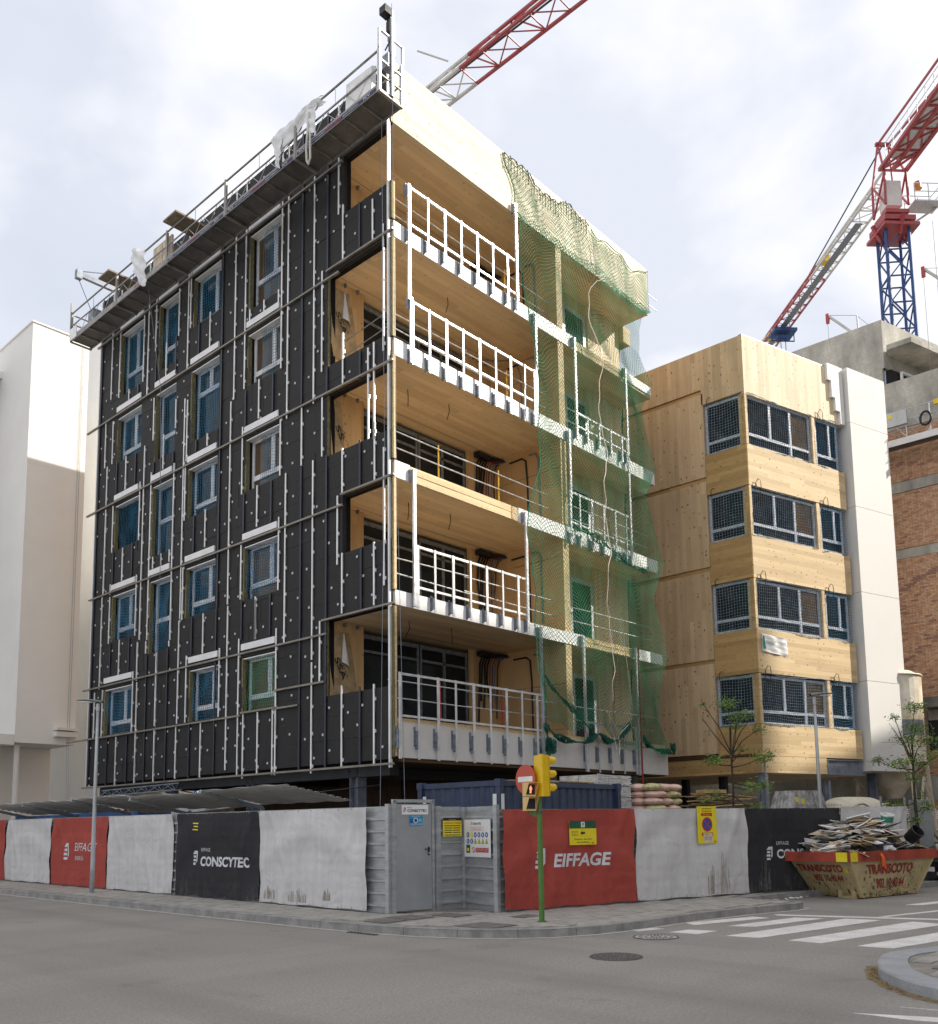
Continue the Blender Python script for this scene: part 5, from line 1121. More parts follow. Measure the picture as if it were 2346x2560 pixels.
MB().box(X0-0.03, 15.45, ZF-0.02, X0-0.005, 15.98, ZF+0.42).build('shield_board', 'plastic_sheet', Cd)
# roof outriggers carrying it
for (y, lab) in ((15.3, 'grey roof outrigger beam over the far left end of the cradle'), (-0.55, 'upright bundle of hoist gear at the peak of the corner')):
    o = thing('roof_outrigger', lab, 'outrigger', (0.4, y, 21.3))
    if y > 1:
        MB().box(-1.25, y-0.07, 21.55, 1.6, y+0.07, 21.72).build('beam', 'steel_blue', o); MB().box(-1.3, y-0.1, 21.45, -1.1, y+0.1, 21.78).build('beam_head', 'galv_dark', o)
        MB().tube([(-1.2, y, 21.75), (0.3, y, 22.3), (1.5, y, 21.8)], 0.02, 5).build('stay', 'galv_dark', o); MB().box(0.3, y-0.05, 21.0, 0.4, y+0.05, 22.3).build('mast', 'galv_dark', o)
        MB().cyl((-1.2, y, 21.45), (-0.7, y-0.1, 20.3), 0.012, n=5).build('wire_rope', 'steel_dark', o)
    else:
        MB().box(-0.55, y-0.05, 21.2, -0.43, y+0.07, 22.05).build('mast', 'galv_dark', o); MB().box(-0.35, y+0.12, 21.0, -0.22, y+0.24, 22.0).build('beam', 'steel_blue', o)
        MB().box(-0.78, y-0.1, 21.8, -0.55, y+0.12, 22.0).build('pulley', 'steel_dark', o)
        rr = random.Random(2)
        for k in range(5): MB().tube([(-0.6+rr.uniform(-.1, .1), y+rr.uniform(-.1, .1), 21.85-k*0.12), (-0.55+rr.uniform(-.1, .1), y, 21.6-k*0.12), (-0.6, y+rr.uniform(-.1, .1), 21.3-k*0.12)], 0.02, 5).build('chain', 'steel_dark', o)
        MB().box(-0.66, y-0.12, 21.3, -0.54, y+0.0, 21.55).build('limit_switch', 'rust', o)
for (x, y, z0, z1, lab) in ((-0.72, -0.82, 0.3, 21.9, 'thin hoist wire hanging in front of the building corner down to the door'), (-0.55, 0.05 - 0.3, 2.0, 19.3, 'second thin wire hanging just beside the corner profile')):
    tag(MB().tube([(x, y, z1), (x+0.05, y-0.02, (z0+z1)/2), (x+0.35 if z0 < 1 else x-0.1, y, z0)], 0.008, 4).build('hoist_wire', 'galv_dark'), lab, 'wire')
tag(MB().tube([(-0.9, 10.75, 19.4), (-0.35, 10.75, 16), (-0.14, 10.85, 10), (-0.14, 10.9, 3.2)], 0.011, 4).build('hoist_wire', 'grey_pipe'), 'loose grey line hanging down the black side below the cradle', 'wire')
# things left on the cradle
for (y, lab) in ((12.95, 'small plywood board lying across the cradle rails near the left end'), (8.6, 'small plywood board lying across the cradle rails near its middle')):
    tag(MB().obox(Vector((-0.78, y, ZF+1.16)), Vector((0.60, 0.0, 0)), Vector((0, 0.38, 0)), UZ*0.028).build('plywood_board', 'board_ply'), lab, 'board')
def sheet(name, fn, nu, nv, m, lab, cat='plastic sheet', group=None):
    o = MB().grid(fn, nu, nv).build(name, m, None, smooth=True); return tag(o, lab, cat, group)
def wrinkle(u, v, s): return 0.05*math.sin(9*u+s)+0.04*math.sin(17*v+5*u+s)+0.025*math.sin(31*u-13*v+s)
sheet('plastic_sheet', lambda u, v: Vector((-1.18-0.10*math.sin(PI*u)+wrinkle(u, v, 1), 10.55+u*0.75*(0.75+0.3*math.sin(3*v+1))-0.15*v, ZF+1.05-1.3*v*(1+0.08*math.sin(7*u))+0.3*u)), 16, 20, 'plastic_sheet', 'crumpled translucent plastic sheet draped over the rail between the two boards')
sheet('plastic_sheet', lambda u, v: Vector((-1.15-0.05*math.sin(2*PI*v)+wrinkle(u, v, 2)*0.6, 1.35+u*2.0+0.1*math.sin(5*v), ZF+1.12-0.28*v-(0.35*u**2)*v*1.8)), 24, 8, 'plastic_sheet', 'long twisted white plastic wrapped along the rail near the corner')
sheet('plastic_sheet', lambda u, v: Vector((-1.17+wrinkle(u, v, 3)*0.5, 3.05+u*0.45*(1-0.75*v)+0.12*v, ZF+0.98-1.0*v+0.1*u)), 8, 16, 'plastic_sheet', 'narrow tail of white plastic hanging below the rail, left of the twisted sheet')
sheet('plastic_sheet', lambda u, v: Vector((-1.17+wrinkle(u, v, 5)*0.5, 1.55+u*0.6*(1-0.6*v)+0.05*v, ZF+1.05-0.85*v)), 8, 16, 'plastic_sheet', 'white plastic tail hanging by the strap near the corner')
tag(MB().tube([(-1.2, 1.85, ZF+0.85), (-1.2, 1.95, ZF-0.1), (-1.2, 1.92, ZF-0.5), (-1.2, 1.86, ZF-0.62), (-1.2, 1.78, ZF-0.5), (-1.2, 1.80, ZF+0.3)], 0.03, 5).build('lifting_strap', 'rope_white'), 'white lifting strap hanging in a loop below the cradle near the corner', 'strap')
tag(MB().obox(Vector((-1.0, 0.02, ZF+0.50)), Vector((0.08, 0, 0.05)), Vector((0, 0.48, 0.03)), Vector((0, -0.02, 0.40))).build('polystyrene_board', 'insul_white'), 'white foam board standing on the cradle close to the corner', 'board')
for k, (y, l) in enumerate(((9.95, 'left'), (9.35, 'right'))): tag(MB().obox(Vector((-0.98, y, ZF+0.55)), UX*0.03, UY*0.28, UZ*0.42).build('fibre_board', 'cardboard_b'), 'cream board leaning on the cradle rail, %s one of two' % l, 'board', 'cream boards on the cradle')
sheet('plastic_sheet', lambda u, v: Vector((-0.95+wrinkle(u, v, 7), 7.6+u*0.9, ZF+0.10+0.22*math.sin(PI*u)*(1-v)+wrinkle(v, u, 4)*0.6)), 12, 8, 'plastic_sheet', 'crumpled plastic heap lying on the cradle floor below the right-hand board')

# ------------------------------------------------------------------ nets
def netmesh(mb, fn, nu, nv, r=0.005, seed=0):
    """square-mesh net with slack: two families of threads over fn(u,v)"""
    for i in range(nu+1): mb.tube([fn(i/nu, j/nv) for j in range(nv+1)], r, 3)
    for j in range(nv+1): mb.tube([fn(i/nu, j/nv) for i in range(nu+1)], r, 3)
rown = ['top-storey', 'second-highest storey', 'middle storey', 'second-lowest storey', 'lowest storey']
coln = {14: 'first', 11: 'second', 9: 'third', 6: 'fourth'}
def colname(y1): return 'first' if y1 > 13 else 'second' if y1 > 11 else 'third' if y1 > 9.0 else 'fourth'
for k, (y0, y1, z0, z1, tr, mu, pane) in enumerate(WIN):
    r_ = [19.38, 16.22, 12.98, 9.74, 6.46].index(z1); rr = hsh(k, 'net')
    loose = r_ >= 3; a1, a2, a3 = rr.uniform(0, 6), rr.uniform(0, 6), rr.uniform(0, 6)
    pinch = (0.55 if (r_ == 3 and colname(y1) == 'second') else 0.25) if loose else 0.03
    col4 = colname(y1) == 'fourth'
    def fn(u, v):
        s = 1-pinch*math.sin(PI*v)*(0.5+0.5*math.sin(a1+2*v)); yy = y1-0.04-(y1-y0-0.08)*((u-0.5)*s+0.5)
        return Vector((0.12+0.035*math.sin(7*u+a1)*math.sin(5*v+a2)-(0.10 if loose else 0.02)*math.sin(PI*v), yy+0.015*math.sin(11*v+a3), z0+0.02+(z1-z0-0.10)*(1-v)+0.03*math.sin(6*u+a2)-0.10*math.sin(PI*u)*v*(1 if loose else 0.4)))
    nu = int((y1-y0)/0.095); nv = int((z1-z0)/0.095)
    if col4 and r_ < 3:
        fa = fn
        fn2 = lambda u, v: (lambda p: Vector((p.x, y0+0.55+(p.y-y0-0.55)*0.5, p.z)))(fa(u, v))
        mb = MB(); netmesh(mb, fn2, nu//2, nv, 0.0055)
        ml = 'narrow blue net in the fourth window from left, %s' % rown[r_]
        tag(mb.build('safety_net', 'net_blue'), ml, 'net', 'nets in the windows of the black side'); continue
    mb = MB(); netmesh(mb, fn, nu, nv, 0.0055 if not loose else 0.006)
    mcol = 'net_green' if (col4 and r_ == 4) else 'net_blue'
    tag(mb.build('safety_net', mcol), '%s net tied across the %s window from left, %s of black side' % ('green' if mcol == 'net_green' else 'blue', colname(y1), rown[r_]), 'net', 'nets in the windows of the black side')
rn2 = ['top', 'second-highest', 'third-highest', 'lowest']
for k, (a, c) in enumerate(wz):
    for (s0, s1, nm) in ((0.12, 3.60, 'wide three-pane'), (3.82, 5.2, 'narrow right-hand'), (None, None, 'left side')):
        rr = hsh(k, nm); a1, a2 = rr.uniform(0, 6), rr.uniform(0, 6)
        if s0 is None:
            fn = lambda u, v: Vector((14.50+0.03-0.03*math.sin(5*u+a1)*math.sin(4*v+a2)-0.02, -2.40+1.47*u, c-0.02-(c-a-0.02)*v+0.02*math.sin(7*u+a2))); w_ = 1.47
        else:
            fn = lambda u, v: S2(s0+(s1-s0)*u+0.01*math.sin(9*v), 0.02-0.035*math.sin(6*u+a1)*math.sin(4*v+a2)-0.02, c-0.02-(c-a)*v+0.03*math.sin(8*u+a2)*(1 if v < 0.5 else 1)); w_ = s1-s0
        mb = MB(); netmesh(mb, fn, int(w_/0.10), int((c-a)/0.10), 0.0048)
        pts = [fn(i/24, 0)+UZ*rr.uniform(-0.02, 0.02) for i in range(25)]; mb.tube(pts, 0.009, 4); pts = [fn(i/24, 1)+UZ*rr.uniform(-0.03, 0.03) for i in range(25)]; mb.tube(pts, 0.009, 4)
        tag(mb.build('safety_net', 'net_blue' if nm == 'narrow right-hand' else 'net_pale'), 'pale net over the %s window, %s row of the bare timber building' % (nm, rn2[k]), 'net', 'nets over the windows of the bare timber building')
# big green debris nets on the front
def lerpt(tab, z):
    tab = sorted(tab)
    if z <= tab[0][0]: return tab[0][1]
    for (a, xa), (b_, xb) in zip(tab, tab[1:]):
        if z <= b_: return xa+(xb-xa)*(z-a)/(b_-a)
    return tab[-1][1]
XLt = [(4.0, 5.75), (7, 5.5), (9.0, 5.45), (10.5, 5.25), (11.13, 5.5), (12.3, 5.85), (12.8, 5.65), (13.3, 5.85), (16, 5.72), (18, 5.05), (20, 5.0), (21.4, 4.42)]
XRt = [(3.95, 12.75), (5, 12.0), (7.0, 12.62), (9.2, 11.9), (10.4, 12.6), (11.15, 12.05), (12.6, 11.6), (13.6, 12.52), (14.6, 11.95), (15.6, 11.7), (16.8, 12.4), (17.6, 11.6), (18.5, 11.6), (19.2, 11.9), (19.6, 12.52), (21.36, 12.5)]
XLt = [(z, x-(0.38 if z < 19.5 else 0)) for z, x in XLt]; XRt = [(z, x-(0.42 if z < 19.5 else 0)) for z, x in XRt]
def green(u, z, a, b_):
    """a..b share of the way between left and right outline"""
    xl = lerpt(XLt, z)+0.05*math.sin(5*z); xr = lerpt(XRt, z)
    t = a+(b_-a)*u; x = xl+(xr-xl)*t
    zz = z+0.13*math.sin(x*2.6+0.5*math.sin(z))-0.16*math.sin(PI*u)*(1 if z > 12 else 0.6)+0.05*math.sin(x*6.1+z*1.7)
    y = -0.27-0.07*math.sin(x*2.2+z*0.7)-0.05*math.sin(z*1.9+x)-(0.10 if z < 20 else 0.0)
    if zz > 19.5: y = -0.045-0.02*math.sin(x*5+z*3)*(0.5)
    return Vector((x, y, min(zz, 21.38)))
def diamond(mb, f, nu, nv, r):
    P = {}
    for j in range(nv+1):
        for i in range(nu+1):
            if (i+j) % 2 == 0: P[i, j] = f(i/nu, j/nv)
    for (i, j), p in P.items():
        for di in (-1, 1):
            q = P.get((i+di, j+1))
            if q is not None:
                d = q-p
                if d.length < 1e-5: continue
                n = d.cross(UY).normalized()*r; m_ = UY*r; k = len(mb.v)
                for c_ in (p, q): mb.v += [tuple(c_+n), tuple(c_-n*0.5+m_), tuple(c_-n*0.5-m_)]
                for a in range(3): b2 = (a+1) % 3; mb.f.append((k+a, k+b2, k+3+b2, k+3+a)); mb.mi.append(0)
mb = MB(); diamond(mb, lambda u, v: green(u, 21.36-(21.36-4.35-0.5*math.sin(PI*u)*0.3)*v, 0.0, 0.545), 54, 270, 0.0066)
o1 = tag(mb.build('debris_net', 'net_green'), 'left of two green debris nets draped down the front from the roof beam', 'net')
mb = MB(); diamond(mb, lambda u, v: green(u, (21.25-0.25*abs(math.sin(6*u)))-(17.1)*v, 0.555+0.02*0, 1.0), 52, 270, 0.0066)
o2 = tag(mb.build('debris_net', 'net_green'), 'right of two green debris nets draped down the front, wrapping the corner', 'net')
def rope(mb, pts, r=0.012, n=4): mb.tube(pts, r, n)
mb = MB()
for a in (0.0,): rope(mb, [green(0, z, 0, 1)+Vector((0, -0.01, 0)) for z in [21.36-k*0.25 for k in range(68)]], 0.018)
mb.build('edge_rope', 'net_green', o1)
mb = MB(); rope(mb, [green(u/40, 21.33, 0, 0.545)+UZ*(0.05*math.sin(u*1.7)) for u in range(41)], 0.014)
for k in range(16): u = k/16+0.02; p = green(u, 21.33, 0, 0.545); rope(mb, [p+UZ*0.06, p+Vector((0.02, -0.01, -0.2)), p+Vector((-0.01, -0.02, -0.45))], 0.014)
mb.build('lashing', 'steel_dark', o1)
mb = MB(); rope(mb, [green(u/30, 21.2, 0.555, 1)+UZ*(0.05-0.25*abs(math.sin(6*u/30))*0.6) for u in range(31)], 0.016); mb.build('lashing', 'net_green', o2)
mb = MB(); rope(mb, [green(0.5, z, 0.53, 0.57)+Vector((0.04*math.sin(z*7), -0.03, 0)) for z in [20.9-k*0.2 for k in range(78)]], 0.013); mb.build('seam_rope', 'rope_white', o1)
mb = MB(); rope(mb, [green(0.02, z, 0.56, 1)+Vector((0.03*math.sin(z*3), -0.04, 0)) for z in [16.5-k*0.3 for k in range(40)]], 0.006); mb.build('seam_rope', 'red_pipe', o2)
# bunched hems
def bunch(path, n, r0, seed, name, lab, m='net_bunch', r=0.009):
    rr = random.Random(seed); mb = MB(); path = [Vector(p) for p in path]
    for k in range(n):
        a1, a2, f1 = rr.uniform(0, 6), rr.uniform(0, 6), rr.uniform(6, 14); pts = []
        N_ = 60
        for i in range(N_+1):
            t = i/N_*(len(path)-1); j = min(int(t), len(path)-2); p = path[j].lerp(path[j+1], t-j); w_ = r0*(0.6+0.5*math.sin(t*3+seed))
            pts.append(p+Vector((0.4*w_*math.sin(f1*t+a2), w_*math.cos(f1*0.7*t+a1), w_*math.sin(f1*t+a1)))+Vector((rr.uniform(-1, 1), rr.uniform(-1, 1), rr.uniform(-1, 1)))*0.012)
        mb.tube(pts, r, 3)
    return tag(mb.build(name, m), lab, 'net')
bunch([(5.72, -0.2, 4.35), (6.0, -0.25, 4.12), (6.6, -0.28, 3.98), (7.4, -0.3, 3.98), (7.9, -0.3, 4.18), (8.2, -0.3, 4.3), (8.6, -0.3, 4.08), (9.2, -0.3, 4.15), (9.8, -0.28, 4.6), (10.05, -0.25, 4.85)], 34, 0.085, 3, 'bunched_net', 'gathered green net hem sagging in a thick roll across the lowest loggia')
bunch([(5.68, -0.2, 5.8), (5.95, -0.22, 5.5), (6.4, -0.25, 5.2), (7.0, -0.28, 4.85), (7.6, -0.3, 4.45), (7.95, -0.3, 4.2)], 16, 0.06, 6, 'bunched_net', 'slanting gathered fold of green net running down to the roll')
bunch([(5.65, -0.2, 4.35), (5.70, -0.24, 4.0), (5.85, -0.25, 3.72), (5.72, -0.22, 3.55), (5.9, -0.24, 3.85)], 26, 0.13, 9, 'bunched_net', 'tangled green net clump hanging at the left foot of the nets')
bunch([(10.85, -0.2, 4.4), (11.0, -0.25, 4.1), (11.5, -0.25, 3.98), (12.2, -0.25, 3.95), (12.75, -0.2, 3.9), (12.65, -0.2, 4.2)], 26, 0.08, 12, 'bunched_net', 'gathered green net hem at the right corner above the fascia')
bunch([(7.3, -0.25, 10.45), (7.9, -0.3, 10.5), (8.6, -0.3, 10.35), (9.2, -0.3, 10.2), (9.8, -0.28, 10.05), (10.6, -0.25, 9.9), (11.4, -0.2, 10.0)], 14, 0.09, 15, 'bunched_net', 'green net gathered along the balustrade of the third loggia up')
tag(MB().tube([(8.95, -0.3, 4.25), (9.0, -0.35, 3.85), (9.12, -0.35, 3.7), (9.22, -0.33, 3.9), (9.2, -0.3, 4.3)], 0.015, 5).build('rope_loop', 'rope_white'), 'white rope loop hanging below the gathered green net', 'rope')
tag(MB().tube([(8.5, -0.35, 5.0), (9.2, -0.36, 4.35), (9.85, -0.33, 4.75), (10.1, -0.3, 5.0), (9.9, -0.3, 6.2), (9.6, -0.3, 8.1)], 0.012, 5).build('tie_rope', 'rope_white'), 'thin white tie rope slanting down through the right green net', 'rope')
# dark net closing the alley
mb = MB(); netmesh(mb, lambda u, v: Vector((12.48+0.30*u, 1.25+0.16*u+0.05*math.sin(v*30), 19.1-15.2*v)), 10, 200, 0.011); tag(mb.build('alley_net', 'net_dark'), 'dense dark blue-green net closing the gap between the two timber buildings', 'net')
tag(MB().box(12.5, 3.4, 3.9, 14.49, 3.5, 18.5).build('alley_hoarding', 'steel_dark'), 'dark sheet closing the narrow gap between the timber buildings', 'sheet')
tag(MB().tube([(10.75, -0.17, 7.3), (10.72, -0.17, 5), (10.74, -0.17, 2.6)], 0.028, 8).build('riser_pipe', 'red_pipe'), 'dark red riser pipe beside the right post of the front', 'pipe')

# ------------------------------------------------------------------ site hoarding
Hd = thing('site_hoarding', 'grey sheet metal site hoarding turning the street corner behind the banners', 'hoarding', (-3.7, -3.9, 0))
def lx(y): return -3.40-0.0245*(10-y) if y < 10 else -3.40+0.0245*(y-10)
def panel_run(A, B, z1, mat_='hoard_metal', name='metal_panel', ribs=True):
    A = Vector((*A, 0)); B = Vector((*B, 0)); d = (B-A).normalized(); out = d.cross(UZ)
    if (A+out-CAM).length > (A-out-CAM).length: out = -out
    L = (B-A).length; c = (A+B)/2
    b = MB(); b.obox(c-out*0.02+UZ*((z1+ZP)/2), d*L/2, out*0.006, UZ*(z1-ZP)/2)
    z = ZP+0.10
    while z < z1-0.06 and ribs:
        b.prism([A+UZ*z-out*0.013, A+UZ*(z+0.012)+out*0.024, A+UZ*(z+0.040)+out*0.024, A+UZ*(z+0.062)-out*0.013], d*L); z += 0.215
        b.obox(c-out*0.012+UZ*(z-0.10), d*L/2, out*0.003, UZ*0.004); b.obox(c-out*0.012+UZ*(z-0.06), d*L/2, out*0.003, UZ*0.003)
    return b.build(name, mat_, Hd)
def post(p, z1, s=0.05, nm='post', out=None):
    p = Vector((*p, 0)); b = MB(); b.box(p.x-s, p.y-s, 0.1, p.x+s, p.y+s, z1); b.build(nm, 'hoard_metal', Hd)
ys = [20.5, 17.2, 13.9, 10.4, 6.95, 3.45, 0.05, -3.40, -3.80]
for a, c in zip(ys, ys[1:]): panel_run((lx(a)+0.03, a), (lx(c)+0.03, c+0.001), 1.98)
for y in ys[2:-1]: post((lx(y)+0.09, y), 1.97, 0.04)
post((-3.73, -3.88), 2.02, 0.045)
DA, DB = Vector((-3.70, -3.96, 0)), Vector((-2.86, -4.12, 0)); dd = (DB-DA).normalized(); do = dd.cross(UZ)
door = MB(); door.obox((DA+DB)/2+UZ*1.09, dd*0.375, do*0.02, UZ*0.93); door = door.build('door', 'door_metal', Hd)
b = MB(); b.obox(DA+dd*0.02+UZ*1.10, dd*0.028, do*0.035, UZ*0.98); b.obox(DB-dd*0.02+UZ*1.10, dd*0.028, do*0.035, UZ*0.98); b.obox((DA+DB)/2+UZ*2.07, dd*0.44, do*0.035, UZ*0.028); b.build('door_frame', 'galv_dark' if 0 else 'hoard_metal', Hd)
b = MB(); hp = DB-dd*0.115+do*0.022+UZ*1.18; b.obox(hp, dd*0.018, do*0.006, UZ*0.075); b.bar(hp+UZ*0.035+do*0.04, hp+UZ*0.035+do*0.04-dd*0.11, 0.018); b.bar(hp+UZ*0.035, hp+UZ*0.035+do*0.045, 0.016); b.build('handle', 'black_plastic', door)
b = MB(); b.cyl(hp-UZ*0.035+do*0.006, hp-UZ*0.035+do*0.012, 0.012, n=10); b.build('lock_cylinder', 'alu', door)
post((-2.79, -4.16), 1.98, 0.045); panel_run((-2.74, -4.18), (-2.26, -4.25), 1.97); post((-2.20, -4.27), 1.96, 0.05); panel_run((-2.21, -4.33), (-2.47, -5.24), 1.96); post((-2.475, -5.29), 1.98, 0.042)
RP = Vector((-2.43, -5.33, 0))
def RS(s, o, z): return RP+SD*s+SN*o+UZ*z
for (a, c) in ((0.0, 3.08), (3.09, 6.2), (6.22, 9.3), (9.31, 11.85)):
    A = RS(a, 0.05, 0); B = RS(c-0.005, 0.05, 0); panel_run((A.x, A.y), (B.x, B.y), 1.90)
for s in (3.08, 6.2, 9.3, 11.88): q = RS(s, 0.11, 0); post((q.x, q.y), 1.88, 0.035)
def tarp(o, u, L, z0, z1, m, label, seed, out, sagtop=0.012):
    """printed banner hung in shallow folds; returns object and the fold function"""
    o = Vector(o)
    def f(p):
        a = (p-o).dot(u)/L; v = (p.z-z0)/(z1-z0); s = seed
        env = math.sin(PI*min(1, max(0, v)))*0.7+0.25*(1-v)
        h = 0.024*math.sin(2.2*a*L+s)*env+0.022*max(0, math.sin((a*L*1.3+v*2.1)+s*1.7))**3*env+0.022*math.sin(5.1*a*L-3.2*v+s*2)*env*0.8+0.016*math.exp(-((v-0.72+0.35*(a*2-1)**2)/0.10)**2)+0.010*math.sin(13*a*L+4*v+s)*env
        h += 0.022*math.exp(-((a*L-0.5*L+1.1*(1-v)*math.cos(s))/0.13)**2)*(1-v)*1.3+0.042*math.exp(-(((a-0.1)*L-0.9*(1-v))/0.09)**2)*v*0.9+0.036*math.exp(-(((a-0.93)*L+0.8*(1-v))/0.11)**2)*v
        rr_ = v+1.5*(a-0.5)**2+0.04*math.sin(3*a*L+s); h += 0.022*math.sin(11*rr_+s)*max(0, min(1, (v-0.1)*1.5))
        h += 0.0018*math.sin((p.z-ZP)/0.215*2*PI)
        return p+out*(0.04+h)
    def fn(a, v):
        zz = z0+(z1-z0)*v-sagtop*math.sin(PI*a)*v*abs(math.sin(6*a))+(0.02*math.sin(5*a*L+seed))*(1-v)*0.5
        q = f(o+u*(a*L)+UZ*(z0+(z1-z0)*v)); q.z = zz; q += u*(0.018*math.sin(7*v+seed)*(1 if a < 0.02 or a > 0.98 else 0))
        return q
    ob = MB().grid(fn, int(L*22), 44).build('banner', m, None, smooth=True); tag(ob, label, 'banner')
    e = MB()
    for k in range(int(L/0.42)+1):
        for v in (0.012, 0.988): p = fn(min(1, max(0, (k*0.42+0.03)/L)), v)+out*0.002; e.cyl(p, p+out*0.004, 0.011, n=8)
    e = e.build('eyelets', 'galv_dark', ob)
    return ob, f
LO = Vector((-1, 0, 0)); LU = -UY
def ltarp(ya, yb, m, lab, seed, z0=None, z1=1.97): 
    z0 = z0 or ZP+0.03
    A = Vector((lx(ya), ya, 0)); B = Vector((lx(yb), yb, 0)); u = (B-A).normalized(); out = Vector((-1, 0.02, 0)).normalized()
    return tarp(A, u, (B-A).length, z0, z1, m, lab, seed, out), A, u
(t0, f0), A0, u0 = ltarp(17.2, 13.95, 'tarp_red', 'plain red banner at the far left edge of the hoarding', 0.3)
(t1, f1), A1, u1 = ltarp(13.86, 10.50, 'tarp_grey', 'blank light grey banner between the two red ones at left', 1.1)
(t2, f2), A2, u2 = ltarp(10.42, 6.98, 'tarp_red', 'red banner with white striped emblem and two lines of lettering, partly behind the lamp post', 2.2)
(t3, f3), A3, u3 = ltarp(6.93, 3.62, 'tarp_grey', 'blank light grey banner right of the street lamp', 3.9)
(t4, f4), A4, u4 = ltarp(3.42, 0.06, 'tarp_black', 'black banner with small white emblem and large white word, left of the door', 4.4)
(t5, f5), A5, u5 = ltarp(0.03, -3.36, 'tarp_grey', 'grey banner with brown splash stains nearest the grey door', 5.7)
def emblem(mb, p, u, h, f, off=0.006):
    """four bars beside a folded side strip"""
    w_ = h*0.62; s = h/7.6
    def q(a, z, c, d, sk=0.0):
        pts = [(a, z), (c, z), (c, d), (a+sk, d)]
        mb.quad(*[f(p+u*x+UZ*y)+off_v for x, y in pts])
    off_v = u.cross(UZ)*off
    q(0, 0, w_*0.62, s*1.2); q(0, s*1.95, w_*0.64, s*3.15); q(0.02, s*3.9, w_*0.64, s*5.1)
    mb.quad(*[f(p+u*x+UZ*y)+off_v for x, y in ((0.0, s*5.8), (w_*0.72, s*5.8), (w_*0.72, s*6.5), (w_*1.0, s*6.5), (w_*1.0, s*7.6), (w_*0.35, s*7.6))])
    mb.quad(*[f(p+u*x+UZ*y)+off_v for x, y in ((w_*0.76, s*1.0), (w_*1.0, s*2.1), (w_*1.0, s*6.48), (w_*0.76, s*6.48))])
b = MB(); emblem(b, A2+u2*0.88+UZ*0.83, u2, 0.45, f2); b.build('emblem', 'tarp_print', t2)
b = MB(); textmb(b, 'EIFFAGE', A2+u2*1.48+UZ*1.07, u2, UZ, 0.22, 1.42, 0.006, 0.18, fn=f2, cut=0.12); textmb(b, 'ENERGÍA', A2+u2*1.48+UZ*0.83, u2, UZ, 0.135, 0.74, 0.006, 0.18, fn=f2, cut=0.12); b.build('lettering', 'tarp_print', t2)
b = MB(); emblem(b, A4+u4*0.74+UZ*0.83, u4, 0.31, f4); b.build('emblem', 'tarp_print', t4)
b = MB(); textmb(b, 'EIFFAGE', A4+u4*1.12+UZ*1.13, u4, UZ, 0.075, 0.40, 0.006, fn=f4, cut=0.12); textmb(b, 'CONSCYTEC', A4+u4*1.12+UZ*0.81, u4, UZ, 0.215, 1.86, 0.006, bold=0.035, fn=f4, cut=0.12); b.build('lettering', 'tarp_print', t4)
b = MB()
for k in range(3): b.quad(*[f4(A4+u4*(0.72+x)+UZ*(1.60+0.07*k+z))+LO*0.006 for x, z in ((0.0 if k == 0 else 0.05*(k == 1), 0), (0.26, -0.01), (0.26, 0.018), (0.0+0.05*(k == 1), 0.024))])
b.build('tape_strip', 'sign_yellow', t4)
RO = -SN
def rtarp(s0, s1, m, lab, seed, z1=1.90, dz=0): return tarp(RS(s0, 0, 0), SD, s1-s0, ZP+0.03+dz, z1, m, lab, seed, RO)
t6, f6 = rtarp(0.03, 3.06, 'tarp_red', 'red banner with big white word and emblem behind the traffic light', 7.3)
t7, f7 = rtarp(3.09, 6.16, 'tarp_grey', 'light grey sagging banner with a brown stain under the yellow no-stopping sign', 8.8)
t8, f8 = rtarp(6.18, 9.28, 'tarp_black', 'dirty black banner with emblem half hidden by the skip', 9.6)
t9, f9 = rtarp(9.32, 11.82, 'tarp_grey', 'grey creased banner at the right end above the skip', 11.2, 1.93)
b = MB(); emblem(b, RS(0.70, 0, 0.84), SD, 0.36, f6); b.build('emblem', 'tarp_print', t6)
b = MB(); textmb(b, 'EIFFAGE', RS(1.12, 0, 0.85), SD, UZ, 0.245, 1.32, 0.006, 0.15, 0.03, fn=f6, cut=0.12); b.build('lettering', 'tarp_print', t6)
b = MB(); emblem(b, RS(6.75, 0, 0.80), SD, 0.28, f8); b.build('emblem', 'tarp_print', t8)
b = MB(); textmb(b, 'EIFFAGE', RS(7.1, 0, 1.11), SD, UZ, 0.075, 0.40, 0.006, fn=f8, cut=0.12); textmb(b, 'CONSCYTEC', RS(7.1, 0, 0.82), SD, UZ, 0.20, 1.7, 0.006, bold=0.035, fn=f8, cut=0.12); b.build('lettering', 'tarp_print', t8)
